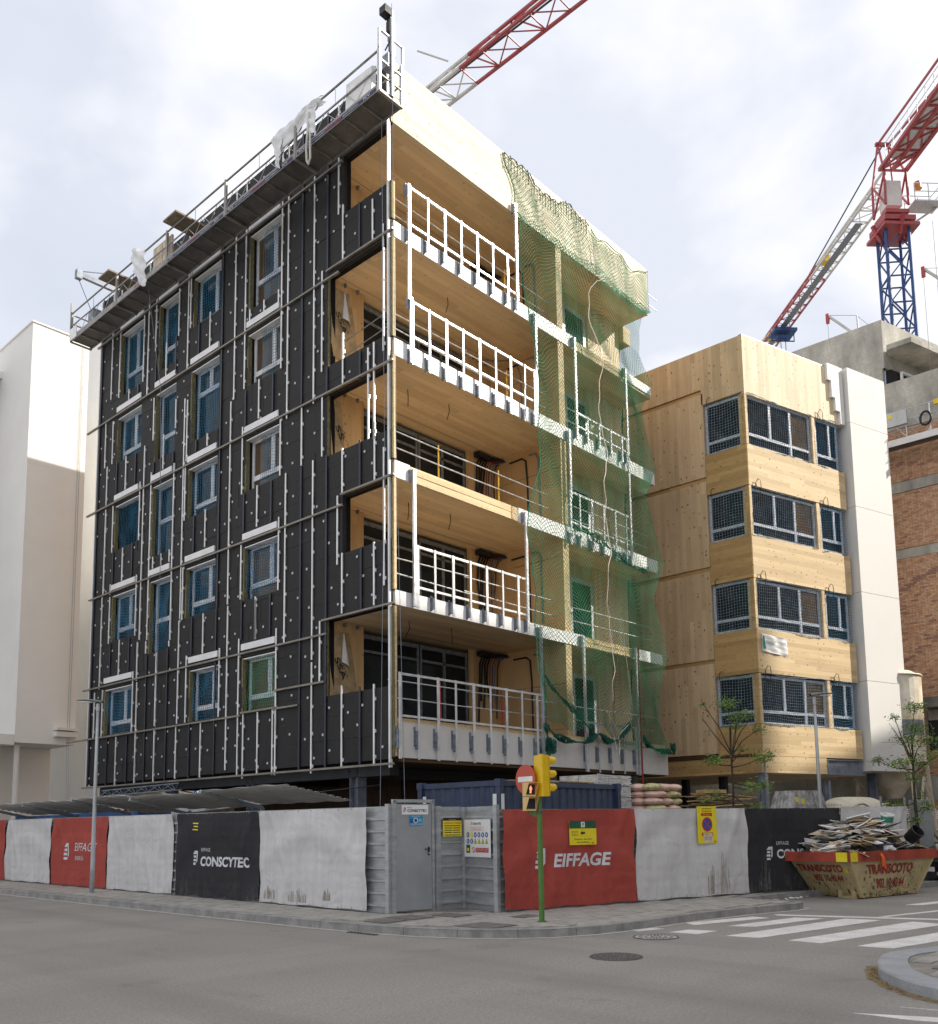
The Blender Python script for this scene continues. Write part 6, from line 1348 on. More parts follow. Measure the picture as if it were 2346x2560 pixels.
# brown stain on the right grey banner
def stain(par, f, o, u, w_, h, m, seed):
    b = MB(); rr = random.Random(seed)
    for k in range(26):
        x = rr.uniform(0, w_); t_ = rr.uniform(0.3, 1)*h*(1-abs(x/w_-0.55)); ww = rr.uniform(0.004, 0.016); n = 6
        for j in range(n):
            z = t_*j/n; z2 = t_*(j+1)/n; b.quad(*[f(o+u*(x+a)+UZ*c)+u.cross(UZ)*0.004 for a, c in ((0, z), (ww, z), (ww, z2), (0, z2))])
    b.build('dirt_splash', m, par)
mat('dirt', (0.36, 0.31, 0.24), 0.9, 0, 0.2, 9); mat('dirt_pale', (0.13, 0.125, 0.12), 0.9, 0, 0.3, 9)
stain(t7, f7, RS(4.95, 0, ZP+0.06), SD, 0.75, 0.9, 'dirt', 1); stain(t5, f5, A5+u5*0.15+UZ*(ZP+0.10), u5, 0.4, 0.33, 'dirt', 2); stain(t5, f5, A5+u5*1.0+UZ*(ZP+0.08), u5, 0.6, 0.30, 'dirt', 3); stain(t5, f5, A5+u5*2.1+UZ*(ZP+0.15), u5, 0.2, 0.28, 'dirt', 5); stain(t8, f8, RS(6.45, 0, ZP+0.06), SD, 0.4, 0.8, 'dirt_pale', 4)

# ------------------------------------------------------------------ signs
def board(name, label, o, u, w_, h, m, off=0.05, th=0.004, cat='sign'):
    o = Vector(o); out = u.cross(UZ); t = thing(name, label, cat, tuple(o+out*off))
    MB().obox(o+u*w_/2+UZ*h/2+out*off, u*w_/2, out*th/2, UZ*h/2).build('board', m, t)
    S_ = lambda x, z, k=0: o+u*x+UZ*z+out*(off+th/2+0.0015+0.0015*k)
    return t, S_, u, out
def patch(t, S_, x0, z0, x1, z1, m, k=0, name='printed_field'):
    b = MB(); b.quad(S_(x0, z0, k), S_(x1, z0, k), S_(x1, z1, k), S_(x0, z1, k)); return b.build(name, m, t)
def disc(t, S_, x, z, r, m, k=1, n=20, name='pictogram', sx=1.0):
    b = MB(); b.quad(*[S_(x+math.cos(2*PI*i/n)*r*sx, z+math.sin(2*PI*i/n)*r, k) for i in range(n)]); return b.build(name, m, t)
def words_(t, S_, s, x, z, h, w_, m, u, k=2, bold=0.0):
    b = MB(); textmb(b, s, S_(x, z, k), u, UZ, h, w_, 0.0, 0, bold); return b.build('lettering', m, t)
# on the door
t, S_, u, o_ = board('door_sign', 'white sign with red emblem and black lettering at the top of the grey door', DA+dd*0.17+do*0.022+UZ*1.83, dd, 0.56, 0.17, 'sign_white', 0.004)
b = MB(); emblem(b, S_(0.03, 0.05, 1), dd, 0.075, lambda p: p, 0.001); b.build('emblem', 'sign_red', t)
words_(t, S_, 'CONSCYTEC', 0.115, 0.045, 0.05, 0.41, 'sign_black', u, bold=0.02); words_(t, S_, 'EIFFAGE', 0.115, 0.115, 0.018, 0.09, 'sign_black', u)
t, S_, u, o_ = board('door_sticker', 'small blue surveillance sticker below the white sign on the door', DA+dd*0.33+do*0.022+UZ*1.635, dd, 0.28, 0.18, 'sign_cyan', 0.004)
words_(t, S_, 'ZONA VIGILADA', 0.05, 0.155, 0.018, 0.18, 'sign_white', u); words_(t, S_, '24', 0.19, 0.075, 0.045, 0.06, 'sign_white', u); words_(t, S_, 'CONTROL KALD', 0.01, 0.01, 0.025, 0.26, 'sign_white', u); disc(t, S_, 0.13, 0.09, 0.05, 'sign_white'); disc(t, S_, 0.13, 0.09, 0.035, 'sign_blue', 2); patch(t, S_, 0.015, 0.045, 0.07, 0.12, 'sign_blue', 1)
# licence sign
PA, PB = Vector((-2.74, -4.18, 0)), Vector((-2.26, -4.25, 0)); pu = (PB-PA).normalized()
t, S_, u, o_ = board('licence_sign', 'yellow and black works licence board on the ribbed panel right of the door', PA+pu*0.03+UZ*1.43, pu, 0.43, 0.34, 'sign_yellow', 0.045)
patch(t, S_, 0, 0.285, 0.43, 0.34, 'sign_black'); words_(t, S_, "LLICÈNCIA D'OBRES", 0.02, 0.225, 0.045, 0.39, 'sign_orange', u, bold=0.03); words_(t, S_, 'Ajuntament', 0.13, 0.298, 0.014, 0.17, 'sign_white', u)
for (x, z, w_) in ((0.03, 0.185, 0.37), (0.03, 0.145, 0.18), (0.23, 0.145, 0.17), (0.03, 0.105, 0.18), (0.23, 0.105, 0.17), (0.03, 0.065, 0.18), (0.23, 0.065, 0.17), (0.03, 0.018, 0.37)): patch(t, S_, x, z, x+w_, z+0.014, 'sign_black', 1)
# safety board
QA, QB = Vector((-2.21, -4.33, 0)), Vector((-2.47, -5.24, 0)); qu = (QB-QA).normalized()
t, S_, u, o_ = board('safety_board', 'white safety notice board with blue discs and yellow triangles beside the red banner', QA+qu*0.02+UZ*1.06, qu, 0.88, 0.67, 'sign_white', 0.05)
b = MB(); emblem(b, S_(0.24, 0.575, 1), qu, 0.055, lambda p: p, 0.001); b.build('emblem', 'sign_red', t); words_(t, S_, 'CONSCYTEC', 0.30, 0.575, 0.038, 0.28, 'sign_black', u, bold=0.02)
for q in ((0.22, 0.465, 0.66, 0.468), (0.22, 0.535, 0.66, 0.538), (0.22, 0.468, 0.223, 0.535), (0.657, 0.468, 0.66, 0.535)): patch(t, S_, *q, 'sign_red', 1)
words_(t, S_, 'ES OBLIGATORIO CUMPLIR LAS', 0.25, 0.508, 0.014, 0.38, 'sign_red', u); words_(t, S_, 'NORMAS DE SEGURIDAD', 0.28, 0.480, 0.014, 0.32, 'sign_red', u)
for k in range(6):
    x = 0.13+k*0.125; disc(t, S_, x, 0.395, 0.047, 'sign_yellow' if k == 1 else 'sign_blue'); patch(t, S_, x-0.014, 0.37, x+0.014, 0.42, 'sign_white', 2, 'pictogram')
for k in range(2): x = 0.13+k*0.125; disc(t, S_, x, 0.28, 0.047, 'sign_blue'); patch(t, S_, x-0.012, 0.255, x+0.012, 0.31, 'sign_white', 2, 'pictogram')
for k in range(4):
    x = 0.38+k*0.125; b = MB(); b.quad(S_(x-0.05, 0.24, 1), S_(x+0.05, 0.24, 1), S_(x, 0.33, 1)); b.build('pictogram', 'sign_black', t); b = MB(); b.quad(S_(x-0.038, 0.247, 2), S_(x+0.038, 0.247, 2), S_(x, 0.315, 2)); b.build('pictogram', 'sign_yellow', t); patch(t, S_, x-0.006, 0.256, x+0.006, 0.285, 'sign_black', 3, 'pictogram')
patch(t, S_, 0.07, 0.07, 0.20, 0.215, 'sign_green', 1); patch(t, S_, 0.10, 0.10, 0.17, 0.16, 'sign_yellow', 2); patch(t, S_, 0.385, 0.085, 0.81, 0.165, 'sign_red', 1)
words_(t, S_, 'PROHIBIDO EL PASO A TODA', 0.40, 0.132, 0.020, 0.39, 'sign_white', u, 2); words_(t, S_, 'PERSONA AJENA A LA OBRA', 0.40, 0.10, 0.020, 0.39, 'sign_white', u, 2)
disc(t, S_, 0.31, 0.125, 0.052, 'sign_red'); disc(t, S_, 0.31, 0.125, 0.04, 'sign_white', 2); b = MB(); b.quad(S_(0.275, 0.155, 3), S_(0.285, 0.165, 3), S_(0.345, 0.095, 3), S_(0.335, 0.085, 3)); b.build('pictogram', 'sign_red', t)
# pedestrian sign
t, S_, u, o_ = board('pedestrian_sign', 'green and yellow pedestrian diversion sign with black arrow on the red banner', RS(1.46, 0, 1.24), SD, 0.63, 0.44, 'sign_yellow', 0.09)
patch(t, S_, 0, 0.30, 0.63, 0.44, 'sign_green'); patch(t, S_, 0.27, 0.32, 0.36, 0.42, 'sign_white', 1)
b = MB()
for q in (((0.30, 0.33), (0.308, 0.33), (0.32, 0.37), (0.312, 0.37)), ((0.33, 0.33), (0.338, 0.33), (0.322, 0.37), (0.314, 0.37)), ((0.306, 0.365), (0.326, 0.365), (0.328, 0.395), (0.306, 0.395)), ((0.298, 0.372), (0.304, 0.372), (0.312, 0.39), (0.306, 0.392)), ((0.328, 0.39), (0.334, 0.372), (0.34, 0.374), (0.332, 0.394))): b.quad(*[S_(x, z, 2) for x, z in q])
b.quad(*[S_(0.317+math.cos(i*PI/5)*0.008, 0.405+math.sin(i*PI/5)*0.008, 2) for i in range(10)]); b.build('pictogram', 'sign_black', t)
b = MB(); b.quad(*[S_(x, z, 1) for x, z in ((0.25, 0.215), (0.30, 0.255), (0.30, 0.235), (0.36, 0.235), (0.36, 0.20), (0.30, 0.20), (0.30, 0.175))]); b.build('arrow', 'sign_black', t)
patch(t, S_, 0.06, 0.175, 0.20, 0.25, 'sign_black', 1); patch(t, S_, 0.066, 0.181, 0.194, 0.244, 'sign_yellow', 2); words_(t, S_, 'PARADA', 0.075, 0.22, 0.014, 0.11, 'sign_black', u, 3); words_(t, S_, 'BUS', 0.09, 0.192, 0.014, 0.07, 'sign_black', u, 3)
words_(t, S_, 'Preguem disculpin', 0.11, 0.085, 0.036, 0.41, 'sign_black', u); words_(t, S_, 'les molèsties', 0.17, 0.035, 0.034, 0.29, 'sign_black', u); patch(t, S_, 0.51, 0.02, 0.57, 0.04, 'sign_red', 1)
# no stopping sign
t, S_, u, o_ = board('no_stopping_sign', 'tall yellow no-stopping notice with crossed red and blue disc', RS(4.71, 0, 1.19), SD, 0.545, 0.75, 'sign_yellow', 0.085)
words_(t, S_, 'Senyalització', 0.13, 0.685, 0.032, 0.28, 'sign_black', u, bold=0.02); words_(t, S_, 'Excepcional', 0.14, 0.635, 0.032, 0.26, 'sign_black', u, bold=0.02)
patch(t, S_, 0.11, 0.555, 0.42, 0.615, 'sign_red', 1); words_(t, S_, 'Per obres', 0.17, 0.57, 0.03, 0.19, 'sign_yellow', u, 2)
disc(t, S_, 0.27, 0.385, 0.145, 'sign_red', 1, 32); disc(t, S_, 0.27, 0.385, 0.12, 'sign_blue', 2, 32)
b = MB()
for sg in (-1, 1): b.quad(*[S_(0.27+x, 0.385+z, 3) for x, z in ((-0.09, -0.075*sg), (-0.075, -0.09*sg), (0.09, 0.075*sg), (0.075, 0.09*sg))][::sg])
b.build('pictogram', 'sign_red', t)
patch(t, S_, 0.11, 0.15, 0.43, 0.22, 'sign_red', 1); patch(t, S_, 0.15, 0.02, 0.41, 0.21, 'cardboard_b', 2, 'paper_note'); words_(t, S_, 'mòbil', 0.24, 0.165, 0.02, 0.08, 'sign_black', u, 3); words_(t, S_, 'autoritzats', 0.18, 0.11, 0.03, 0.21, 'sign_black', u, 3); words_(t, S_, 'de 8 h a 18 h', 0.18, 0.065, 0.03, 0.20, 'sign_black', u, 3); patch(t, S_, 0.44, 0.03, 0.50, 0.05, 'sign_red', 1)
# ------------------------------------------------------------------ traffic light with signs
TP = Vector((-3.25, -6.86, ZP))
Tl = thing('traffic_light', 'yellow traffic light on a green pole with pedestrian signal and no-entry sign', 'traffic light', tuple(TP))
vd = Vector((TP.x-CAM.x, TP.y-CAM.y, 0)).normalized(); vr = Vector((vd.y, -vd.x, 0))       # away from the footway, and across it
MB().cyl(TP, TP+UZ*1.72, 0.043, 0.040, 20).build('pole', 'pole_green', Tl, smooth=False)
MB().cyl(TP+UZ*1.70, TP+UZ*2.0, 0.034, 0.034, 16).build('upper_pole', 'pole_green', Tl)
b = MB(); b.cyl(TP+UZ*1.68, TP+UZ*1.72, 0.052, n=16); b.build('collar', 'iron', Tl)
b = MB(); b.cyl(TP, TP+UZ*0.02, 0.075, n=16); b.build('base_plate', 'pole_green', Tl)
def rbox(mb, c, a, b_, d, r=0.02):
    """box with rounded upright edges; a,b_ half axes across, d half height"""
    au, bu = a.normalized(), b_.normalized(); al, bl = a.length, b_.length; pl = []
    for (sx, sy, st) in ((1, 1, 0), (-1, 1, 1), (-1, -1, 2), (1, -1, 3)):
        for k in range(4): an = PI/2*(st+k/3); pl.append(c-d+au*(sx*(al-r)+math.cos(an)*r)+bu*(sy*(bl-r)+math.sin(an)*r))
    return mb.prism(pl, d*2)
hc = TP+vr*0.045+UZ*(2.39-ZP)
hd = (vr*0.80+vd*0.6).normalized(); hs = Vector((-hd.y, hd.x, 0))   # lenses look to the right along the street
hb = MB(); rbox(hb, hc, hd*0.075, hs*0.115, UZ*0.325, 0.025); head = hb.build('signal_housing', 'signal_yellow', Tl)
b = MB(); b.obox(hc+hd*0.078, hd*0.004, hs*0.112, UZ*0.32); b.build('door_seam', 'signal_yellow', head)
b = MB(); b.obox(hc-hs*0.1155+UZ*0.0, hd*0.03, hs*0.002, UZ*0.27); b.build('seam', 'signal_yellow', head)
for k in range(3):
    z = 0.235-k*0.215; c = hc+hd*0.083+UZ*z; n = 20
    b = MB()
    for i in range(n):
        a0 = PI*(-0.22)+i*(PI*1.44)/n; a1 = a0+(PI*1.44)/n
        pts = []
        for a, L, r in ((a0, 0, .082), (a1, 0, .082), (a1, 1, .074), (a0, 1, .074)):
            ln = 0.165-0.075*max(0, -math.sin(a))
            pts.append(c+hs*math.cos(a)*r+UZ*math.sin(a)*r+hd*(ln*L))
        b.quad(*pts); b.quad(*[p-(p-c-hd*(p-c).dot(hd))*0.05 for p in pts[::-1]])
    b.build('visor', 'signal_yellow', head)
    b = MB(); b.cyl(c-hd*0.004, c+hd*0.006, 0.073, n=20); b.build('lens', ('sign_red', 'sign_orange', 'sign_green')[k], head)
b = MB(); b.cyl(hc+UZ*0.325, hc+UZ*0.345, 0.035, n=12); b.build('cap', 'signal_yellow', head)
# pedestrian signal facing the camera side
pc = TP-vr*0.155+vd*0.03-vd*0.08; pf = (-vd*0.9+vr*0.42).normalized(); ps = Vector((-pf.y, pf.x, 0))
for k in range(2):
    c = pc+UZ*(2.175-0.225*k-ZP)
    b = MB(); rbox(b, c, pf*0.055, ps*0.095, UZ*0.108, 0.012); ph = b.build('pedestrian_signal', 'signal_cream', Tl)
    b = MB(); b.obox(c+pf*0.058, pf*0.003, ps*0.072, UZ*0.080); b.build('signal_face', 'black_plastic', ph)
    for sg in (-1, 1):
        b = MB(); b.prism([c+pf*0.056+ps*0.085*sg+UZ*0.10, c+pf*0.18+ps*0.080*sg+UZ*0.10, c+pf*0.06+ps*0.085*sg-UZ*0.095], ps*0.006*sg); b.build('visor_side', 'signal_cream', ph)
    b = MB(); b.prism([c+pf*0.056+ps*0.090+UZ*0.100, c+pf*0.18+ps*0.085+UZ*0.100, c+pf*0.18-ps*0.085+UZ*0.100, c+pf*0.056-ps*0.090+UZ*0.100], UZ*0.005); b.build('visor', 'signal_cream', ph)
    if k == 0:
        b = MB(); o_ = c+pf*0.0625
        def P(x, z): return o_-ps*x*1.0+UZ*z
        for q in (((-.006, -.058), (.004, -.058), (.002, -.01), (-.010, -.01)), ((.008, -.058), (.018, -.058), (.010, -.01), (.000, -.01)), ((-.012, -.012), (.012, -.012), (.014, .032), (-.014, .032)), ((-.024, -.004), (-.017, -.004), (-.012, .030), (-.018, .028)), ((.024, -.004), (.017, -.004), (.012, .030), (.018, .028))): b.quad(*[P(x, z) for x, z in q])
        b.quad(*[P(math.cos(i*PI/5)*0.010, 0.045+math.sin(i*PI/5)*0.010) for i in range(10)][::1]); b.build('red_figure', 'lamp_red', ph)
b = MB(); b.prism([TP-vr*0.21-vd*0.02+UZ*(1.835-ZP), TP-vr*0.03-vd*0.02+UZ*(1.82-ZP), TP-vr*0.03-vd*0.02+UZ*(1.73-ZP), TP-vr*0.18-vd*0.02+UZ*(1.81-ZP)], vd*0.03); b.build('bracket', 'pole_green', Tl)
# no entry sign mounted on the same pole
nc = TP-vr*0.205+vd*0.10+UZ*(2.345-ZP); nf = (-vr*0.74-vd*0.67).normalized(); ns = Vector((-nf.y, nf.x, 0))
b = MB(); n = 40; b.prism([nc+ns*math.cos(2*PI*i/n)*0.235+UZ*math.sin(2*PI*i/n)*0.235 for i in range(n)], nf*0.012); ne = b.build('no_entry_disc', 'noentry', Tl)
b = MB(); b.obox(nc+nf*0.015, nf*0.0015, ns*0.175, UZ*0.042); b.build('white_bar', 'sign_white', ne)
b = MB(); b.obox(nc-nf*0.004, nf*0.004, ns*0.17, UZ*0.17); b.bar(nc, TP+UZ*(nc.z-TP.z), 0.03); b.build('sign_backing', 'galv_dark', Tl)
b = MB(); oc = nc-nf*0.05+ns*-0.05+UZ*0.0; b.prism([oc+ns*math.cos(PI/8+i*PI/4)*0.24+UZ*math.sin(PI/8+i*PI/4)*0.24 for i in range(8)], nf*0.006); b.build('octagon_sign_back', 'galv_dark', Tl)

# ------------------------------------------------------------------ street lamps
def street_lamp(x, y, h, ang, label):
    t = thing('street_lamp', label, 'street lamp', (x, y, ZP), 0, 'street lamps'); p = Vector((x, y, ZP)); d = Vector((math.cos(ang), math.sin(ang), 0)); s = Vector((-d.y, d.x, 0))
    MB().tube([p, p+UZ*0.6, p+UZ*h*0.6, p+UZ*(h-0.15)], [0.055, 0.052, 0.042, 0.033], 16, caps=True).build('pole', 'lamp_grey', t, smooth=True)
    MB().cyl(p, p+UZ*0.015, 0.09, n=16).build('base_plate', 'lamp_grey', t)
    b = MB(); b.cyl(p+UZ*(h-0.2), p+UZ*(h-0.02), 0.045, n=14); b.build('collar', 'lamp_grey', t)
    b = MB()
    def sh(u, v):
        a = 2*PI*u; L = -0.10+0.62*v; w_ = 0.10*math.sin(PI*min(1, v*0.85+0.14))**0.6+0.005; th = 0.035*(1-v*0.75)+0.006
        return p+UZ*(h+0.02+0.05*math.sin(v*2.2)-0.0*v)+d*L+s*math.cos(a)*w_+UZ*math.sin(a)*th*(1 if math.sin(a) > 0 else 0.6)
    b.grid(sh, 16, 14); b.build('lamp_head', 'lamp_head', t, smooth=True)
    MB().obox(p+UZ*(h+0.02)+d*0.28, d*0.14, s*0.05, UZ*0.008).build('led_panel', 'sign_white', t)
    return t
street_lamp(-4.35, 5.97, 4.62, math.atan2(0.66, -0.72), 'grey street lamp on the footway at left, in front of the red banner')
_q = RP+SD*10.55+SN*1.45; street_lamp(_q.x, _q.y, 4.62, -0.72, 'slender grey street lamp behind the black banner at right')

# ------------------------------------------------------------------ covered walkway roof behind the left hoarding
Cn = thing('walkway_canopy', 'wavy corrugated metal walkway canopy on posts above the left hoarding', 'canopy', (-2.6, 7, 0))
yy = 15.8; k = 0
while yy > 0.5:
    L = 3.3; y1 = yy; y0 = yy-L; j = hsh(k, 'can').uniform(-0.05, 0.05); m_ = 'galv' if k % 2 else 'galv_dark'
    def cf(u, v, y0=y0, y1=y1, j=j):
        y = y1+(y0-y1)*u; return Vector((-3.5+1.75*v, y, 2.47-0.30*v+0.5*j+0.016*math.sin(v*2*PI*9)+0.012*math.sin(y*1.9+j*30)*(1-v)+0.010*math.sin(7*u*PI+k)))
    mb = MB(); mb.grid(cf, 20, 60); mb.build('roof_sheet', 'batten_light', Cn)
    yb = y1-0.1
    MB().bar((-3.5, yb, 2.42+j), (-1.8, yb, 2.05+j), 0.05, 0.08).build('rafter', 'lamp_grey', Cn)
    MB().box(-1.86, yb-0.03, 0.1, -1.78, yb+0.03, 2.10).build('post', 'lamp_grey', Cn)
    yy -= L*0.99; k += 1

# ------------------------------------------------------------------ containers
def container(name, x0, y0, L, W_, H, m, label):
    t = thing(name, label, 'container', (x0, y0, 0.1))
    z0, z1 = 0.12, H
    def wall(A, B):
        A = Vector((*A, 0)); B = Vector((*B, 0)); d = (B-A); Ln = d.length; d.normalize(); out = d.cross(UZ); n = int(Ln/0.28); s = Ln/n; pts = []
        for i in range(n):
            for a, o in ((0.0, 0), (0.36, 0), (0.5, -0.035), (0.86, -0.035)): pts.append((A+d*(i+a)*s+out*(o-0.02)))
        pts.append(B-out*0.02); mb = MB()
        for p, q in zip(pts, pts[1:]): mb.quad(p+UZ*(z0+0.12), q+UZ*(z0+0.12), q+UZ*(z1-0.12), p+UZ*(z1-0.12))
        mb.build('corrugated_wall', m, t)
    wall((x0, y0), (x0+L, y0)); wall((x0, y0+W_), (x0, y0))
    b = MB()
    for z in (z0, z1-0.12): b.box(x0, y0-0.01, z, x0+L, y0+0.06, z+0.12); b.box(x0-0.01, y0, z, x0+0.06, y0+W_, z+0.12)
    b.build('frame_rail', m, t)
    for (x, y) in ((x0, y0), (x0+L, y0), (x0, y0+W_)):
        MB().box(x-0.06, y-0.06, z0, x+0.08, y+0.08, z1-0.1).build('corner_post', m, t); MB().box(x-0.07, y-0.07, z1-0.13, x+0.10, y+0.10, z1+0.03).build('corner_casting', m, t)
    MB().box(x0+0.06, y0+0.06, z1-0.08, x0+L, y0+W_, z1-0.04).build('roof', m, t)
    return t
ct = container('shipping_container', 0.62, -2.75, 4.65, 2.44, 2.60, 'container', 'dark navy corrugated shipping container behind the hoarding and traffic light')
for (o, u) in ((Vector((0.56+0.02, -2.815, 1.55)), UX), (Vector((0.555, -2.70+0.10, 1.55)), -UY), (Vector((0.555, -0.42, 1.55)), -UY)):
    b = MB(); out = u.cross(UZ); b.quad(o+out*0.004, o+u*0.11+out*0.004, o+u*0.11+UZ*0.75+out*0.004, o+UZ*0.75+out*0.004); s_ = b.build('label_plate', 'sign_white', ct)
    b = MB(); textmb(b, 'cccIlalat', o+u*0.085+UZ*0.06, UZ, -u, 0.065, 0.62, -0.006, bold=0.0)
    b.build('lettering', 'sign_red', s_)
    b = MB(); 
b = MB(); b.box(1.2, -2.6, 2.6, 3.0, -1.2, 2.63); b.box(2.4, -2.5, 2.632, 4.6, -1.4, 2.66); tag(b.build('board_stack', 'timber'), 'thin boards lying on the roof of the navy container', 'boards')
container('shipping_container', -0.9, 15.3, 3.2, 4.0, 2.15, 'container_blue', 'blue corrugated container with rusty corner behind the far left banners')
cb = thing('site_box', 'long blue steel site box with yellow hooks behind the left banners', 'site box', (-1.2, 12, 0))
b = MB(); b.box(-1.3, 9.6, 0.1, -0.1, 14.6, 2.12); b.build('body', 'container_blue', cb)
b = MB(); b.box(-1.32, 9.6, 1.96, -1.30, 14.6, 2.16); b.box(-1.32, 9.6, 1.7, -1.30, 14.6, 1.73); b.build('frame_rail', 'container_blue', cb)
for k in range(4): 
    b = MB(); b.tube([(-1.35, 10.3+k*1.1, 2.0), (-1.38, 10.3+k*1.1, 1.9), (-1.35, 10.34+k*1.1, 1.85)], 0.025, 5); b.cyl((-1.36, 10.3+k*1.1, 1.84), (-1.36, 10.3+k*1.1, 1.78), 0.04, n=8); b.build('hook', 'yellow_paint' if 0 else 'cardboard_b', cb)
cv = thing('conveyor_beam', 'grey inclined conveyor beam with motor box under the building at left', 'conveyor', (-0.3, 6, 2.2))
b = MB(); b.bar((-0.6, 8.8, 2.12), (-0.3, 4.0, 2.36), 0.22, 0.16); b.build('beam', 'galv', cv); MB().box(-0.75, 6.6, 2.2, -0.5, 7.1, 2.45).build('motor_box', 'steel_dark', cv); MB().obox(Vector((-0.73, 5.3, 2.33)), UX*0.005, UY*0.25, UZ*0.05).build('label_plate', 'sign_cyan', cv)
MB().tube([(-0.5, 3.9, 2.4), (-0.4, 2.0, 2.5), (0.3, 0.8, 2.62)], 0.015, 5).build('cable', 'black_plastic', cv)
tr = thing('lighting_truss', 'triangular lattice truss stored under the left end of the building', 'truss', (-0.4, 11, 2.8))
ch = MB(); br = MB(); lattice(ch, br, (-0.4, 13.8, 2.72), (-0.2, 9.3, 2.80), 0.22, 0.2, 12, 0.03, 0.015); ch.build('chord', 'galv_dark', tr); br.build('bracing', 'galv_dark', tr)

# ------------------------------------------------------------------ palletised goods
pk = thing('block_pallet', 'tall pallet of grey blocks wrapped in clear film beside the navy container', 'pallet', (6, -2, 0.1))
rr = random.Random(3)
for zi in range(8):
    for xi in range(3):
        for yi in range(2):
            if zi < 4: continue
            x = 4.62+xi*0.52; y = -2.6+yi*0.6; z = 0.55+zi*0.29; MB().box(x+rr.uniform(0, .015), y+rr.uniform(0, .01), z, x+0.505, y+0.59, z+0.275).build('block', 'wrap', pk)
MB().box(4.62, -2.6, 0.25, 6.17, -1.41, 1.70).build('block_stack', 'wrap', pk); MB().box(4.55, -2.65, 0.1, 6.25, -1.35, 0.24).build('pallet_base', 'timber', pk)
b = MB()
for k in range(14):
    z = 1.75+k*0.085+rr.uniform(-.02, .02); b.bar((4.6, -2.615, z), (6.2, -2.615, z+rr.uniform(-.12, .12)), 0.004, 0.014)
for k in range(6): b.bar((4.6+k*0.12, -2.62, 2.85), (6.25, -2.62, 1.75+k*0.05), 0.004, 0.008)
b.build('stretch_film', 'plastic_sheet', pk)
sk_ = thing('sack_pallet', 'pallet of pink plastic sacks stacked under film, right of the grey blocks', 'pallet', (7, -2.5, 0.1))
def sack(x, y, z, L, m_, k):
    def f(u, v):
        a = 2*PI*u; t_ = v*2-1; e_ = (1-abs(t_)**3.2)**0.5 if abs(t_) < 1 else 0.0
        return Vector((x+t_*L/2, y+math.cos(a)*0.27*max(e_, .15), z+math.sin(a)*0.105*e_+0.006*math.sin(9*v+k)))
    MB().grid(f, 14, 12).build('sack', m_, sk_, smooth=True)
for r_ in range(7):
    z = 1.42+r_*0.19
    for j in range(2 if r_ % 2 else 3):
        for yrow in range(2):
            L = 0.74 if r_ % 2 else 0.50; x = 6.42+L*0.5+j*L; sack(x, -2.95+0.4*yrow, z, L*1.02, 'sack_print' if (r_+j) % 3 == 0 and yrow == 0 else 'sack', r_*3+j)
b = MB(); b.box(6.45, -3.1, 0.25, 7.9, -2.4, 1.25); b.build('sack_stack', 'sack', sk_); MB().box(6.4, -3.15, 0.1, 7.95, -2.35, 0.24).build('pallet_base', 'timber', sk_)
# loose timber pile
rr = random.Random(11)
tp = thing('timber_pile', 'untidy pile of sawn boards and pallets topping the hoarding behind the yellow sign', 'timber pile', (9.3, -3.2, 0.1))
MB().box(7.9, -3.9, 0.1, 11.0, -2.6, 1.62).build('pile_base', 'timber_b', tp)
for k in range(58):
    z = 1.62+0.0132*k; x = rr.uniform(7.9, 9.9); L = rr.uniform(0.9, 2.2)*(1-0.25*k/58); an = rr.uniform(-0.25, 0.25)+(-0.28); c = Vector((x+L/2-0.2, rr.uniform(-3.8, -2.9), z)); d = Vector((math.cos(an), math.sin(an), rr.uniform(-0.05, 0.05)))
    if c.x > 11.1: continue
    MB().obox(c, d*L/2, Vector((-d.y, d.x, 0))*rr.uniform(0.04, 0.09), UZ*rr.uniform(0.009, 0.02)).build('board', rr.choice(('timber', 'timber', 'timber_b', 'cardboard_b')), tp)
MB().obox(Vector((8.9, -3.5, 2.46)), Vector((0.38, -0.1, 0)), Vector((0.05, 0.2, 0)), UZ*0.05).build('block', 'timber', tp)
# film-wrapped bundle and cream tank
def QS(s, o, z): return RS(s, o, z)
wb = thing('wrapped_bundle', 'sloping bundle wrapped in crinkled silver film with small yellow labels', 'bundle', tuple(QS(10, 2.3, 0.1)))
def wf(u, v):
    a = 2*PI*u; rx = 1.05*(1-0.45*max(0, v-0.45)*1.8); ry = 0.55*(1-0.4*max(0, v-0.45)*1.8)
    ca, sa = math.cos(a), math.sin(a); k = 1/max(abs(ca), abs(sa))**0.85
    return QS(10.55+ca*rx*k*0.95+0.02*math.sin(23*a+9*v), 2.1+sa*ry*k*0.95+0.015*math.sin(31*a-7*v), 0.15+2.22*v)
mb = MB(); mb.grid(wf, 60, 20); top = [wf(i/60, 1) for i in range(60)]; mb.quad(*top); mb.build('film', 'wrap_grey', wb)
for (s, z) in ((9.95, 2.1), (9.72, 2.14)): b = MB(); b.quad(QS(s, 1.52, z-0.07), QS(s+0.10, 1.52, z-0.07), QS(s+0.10, 1.53, z+0.06), QS(s, 1.53, z+0.06)); b.build('label', 'sign_yellow', wb)
b = MB()
for k in range(16): b.bar(QS(9.6+k*0.12, 1.51, 2.0), QS(9.66+k*0.12, 1.51, 2.0), 0.004, 0.02); b.bar(QS(9.7+k*0.1, 1.53, 2.2), QS(9.75+k*0.1, 1.53, 2.2), 0.004, 0.012)
b.build('print_marks', 'lamp_head', wb)
ck_ = thing('water_tank', 'cream moulded plastic tank with ribs behind the right end of the hoarding', 'tank', tuple(QS(13, 2, 0.1)))
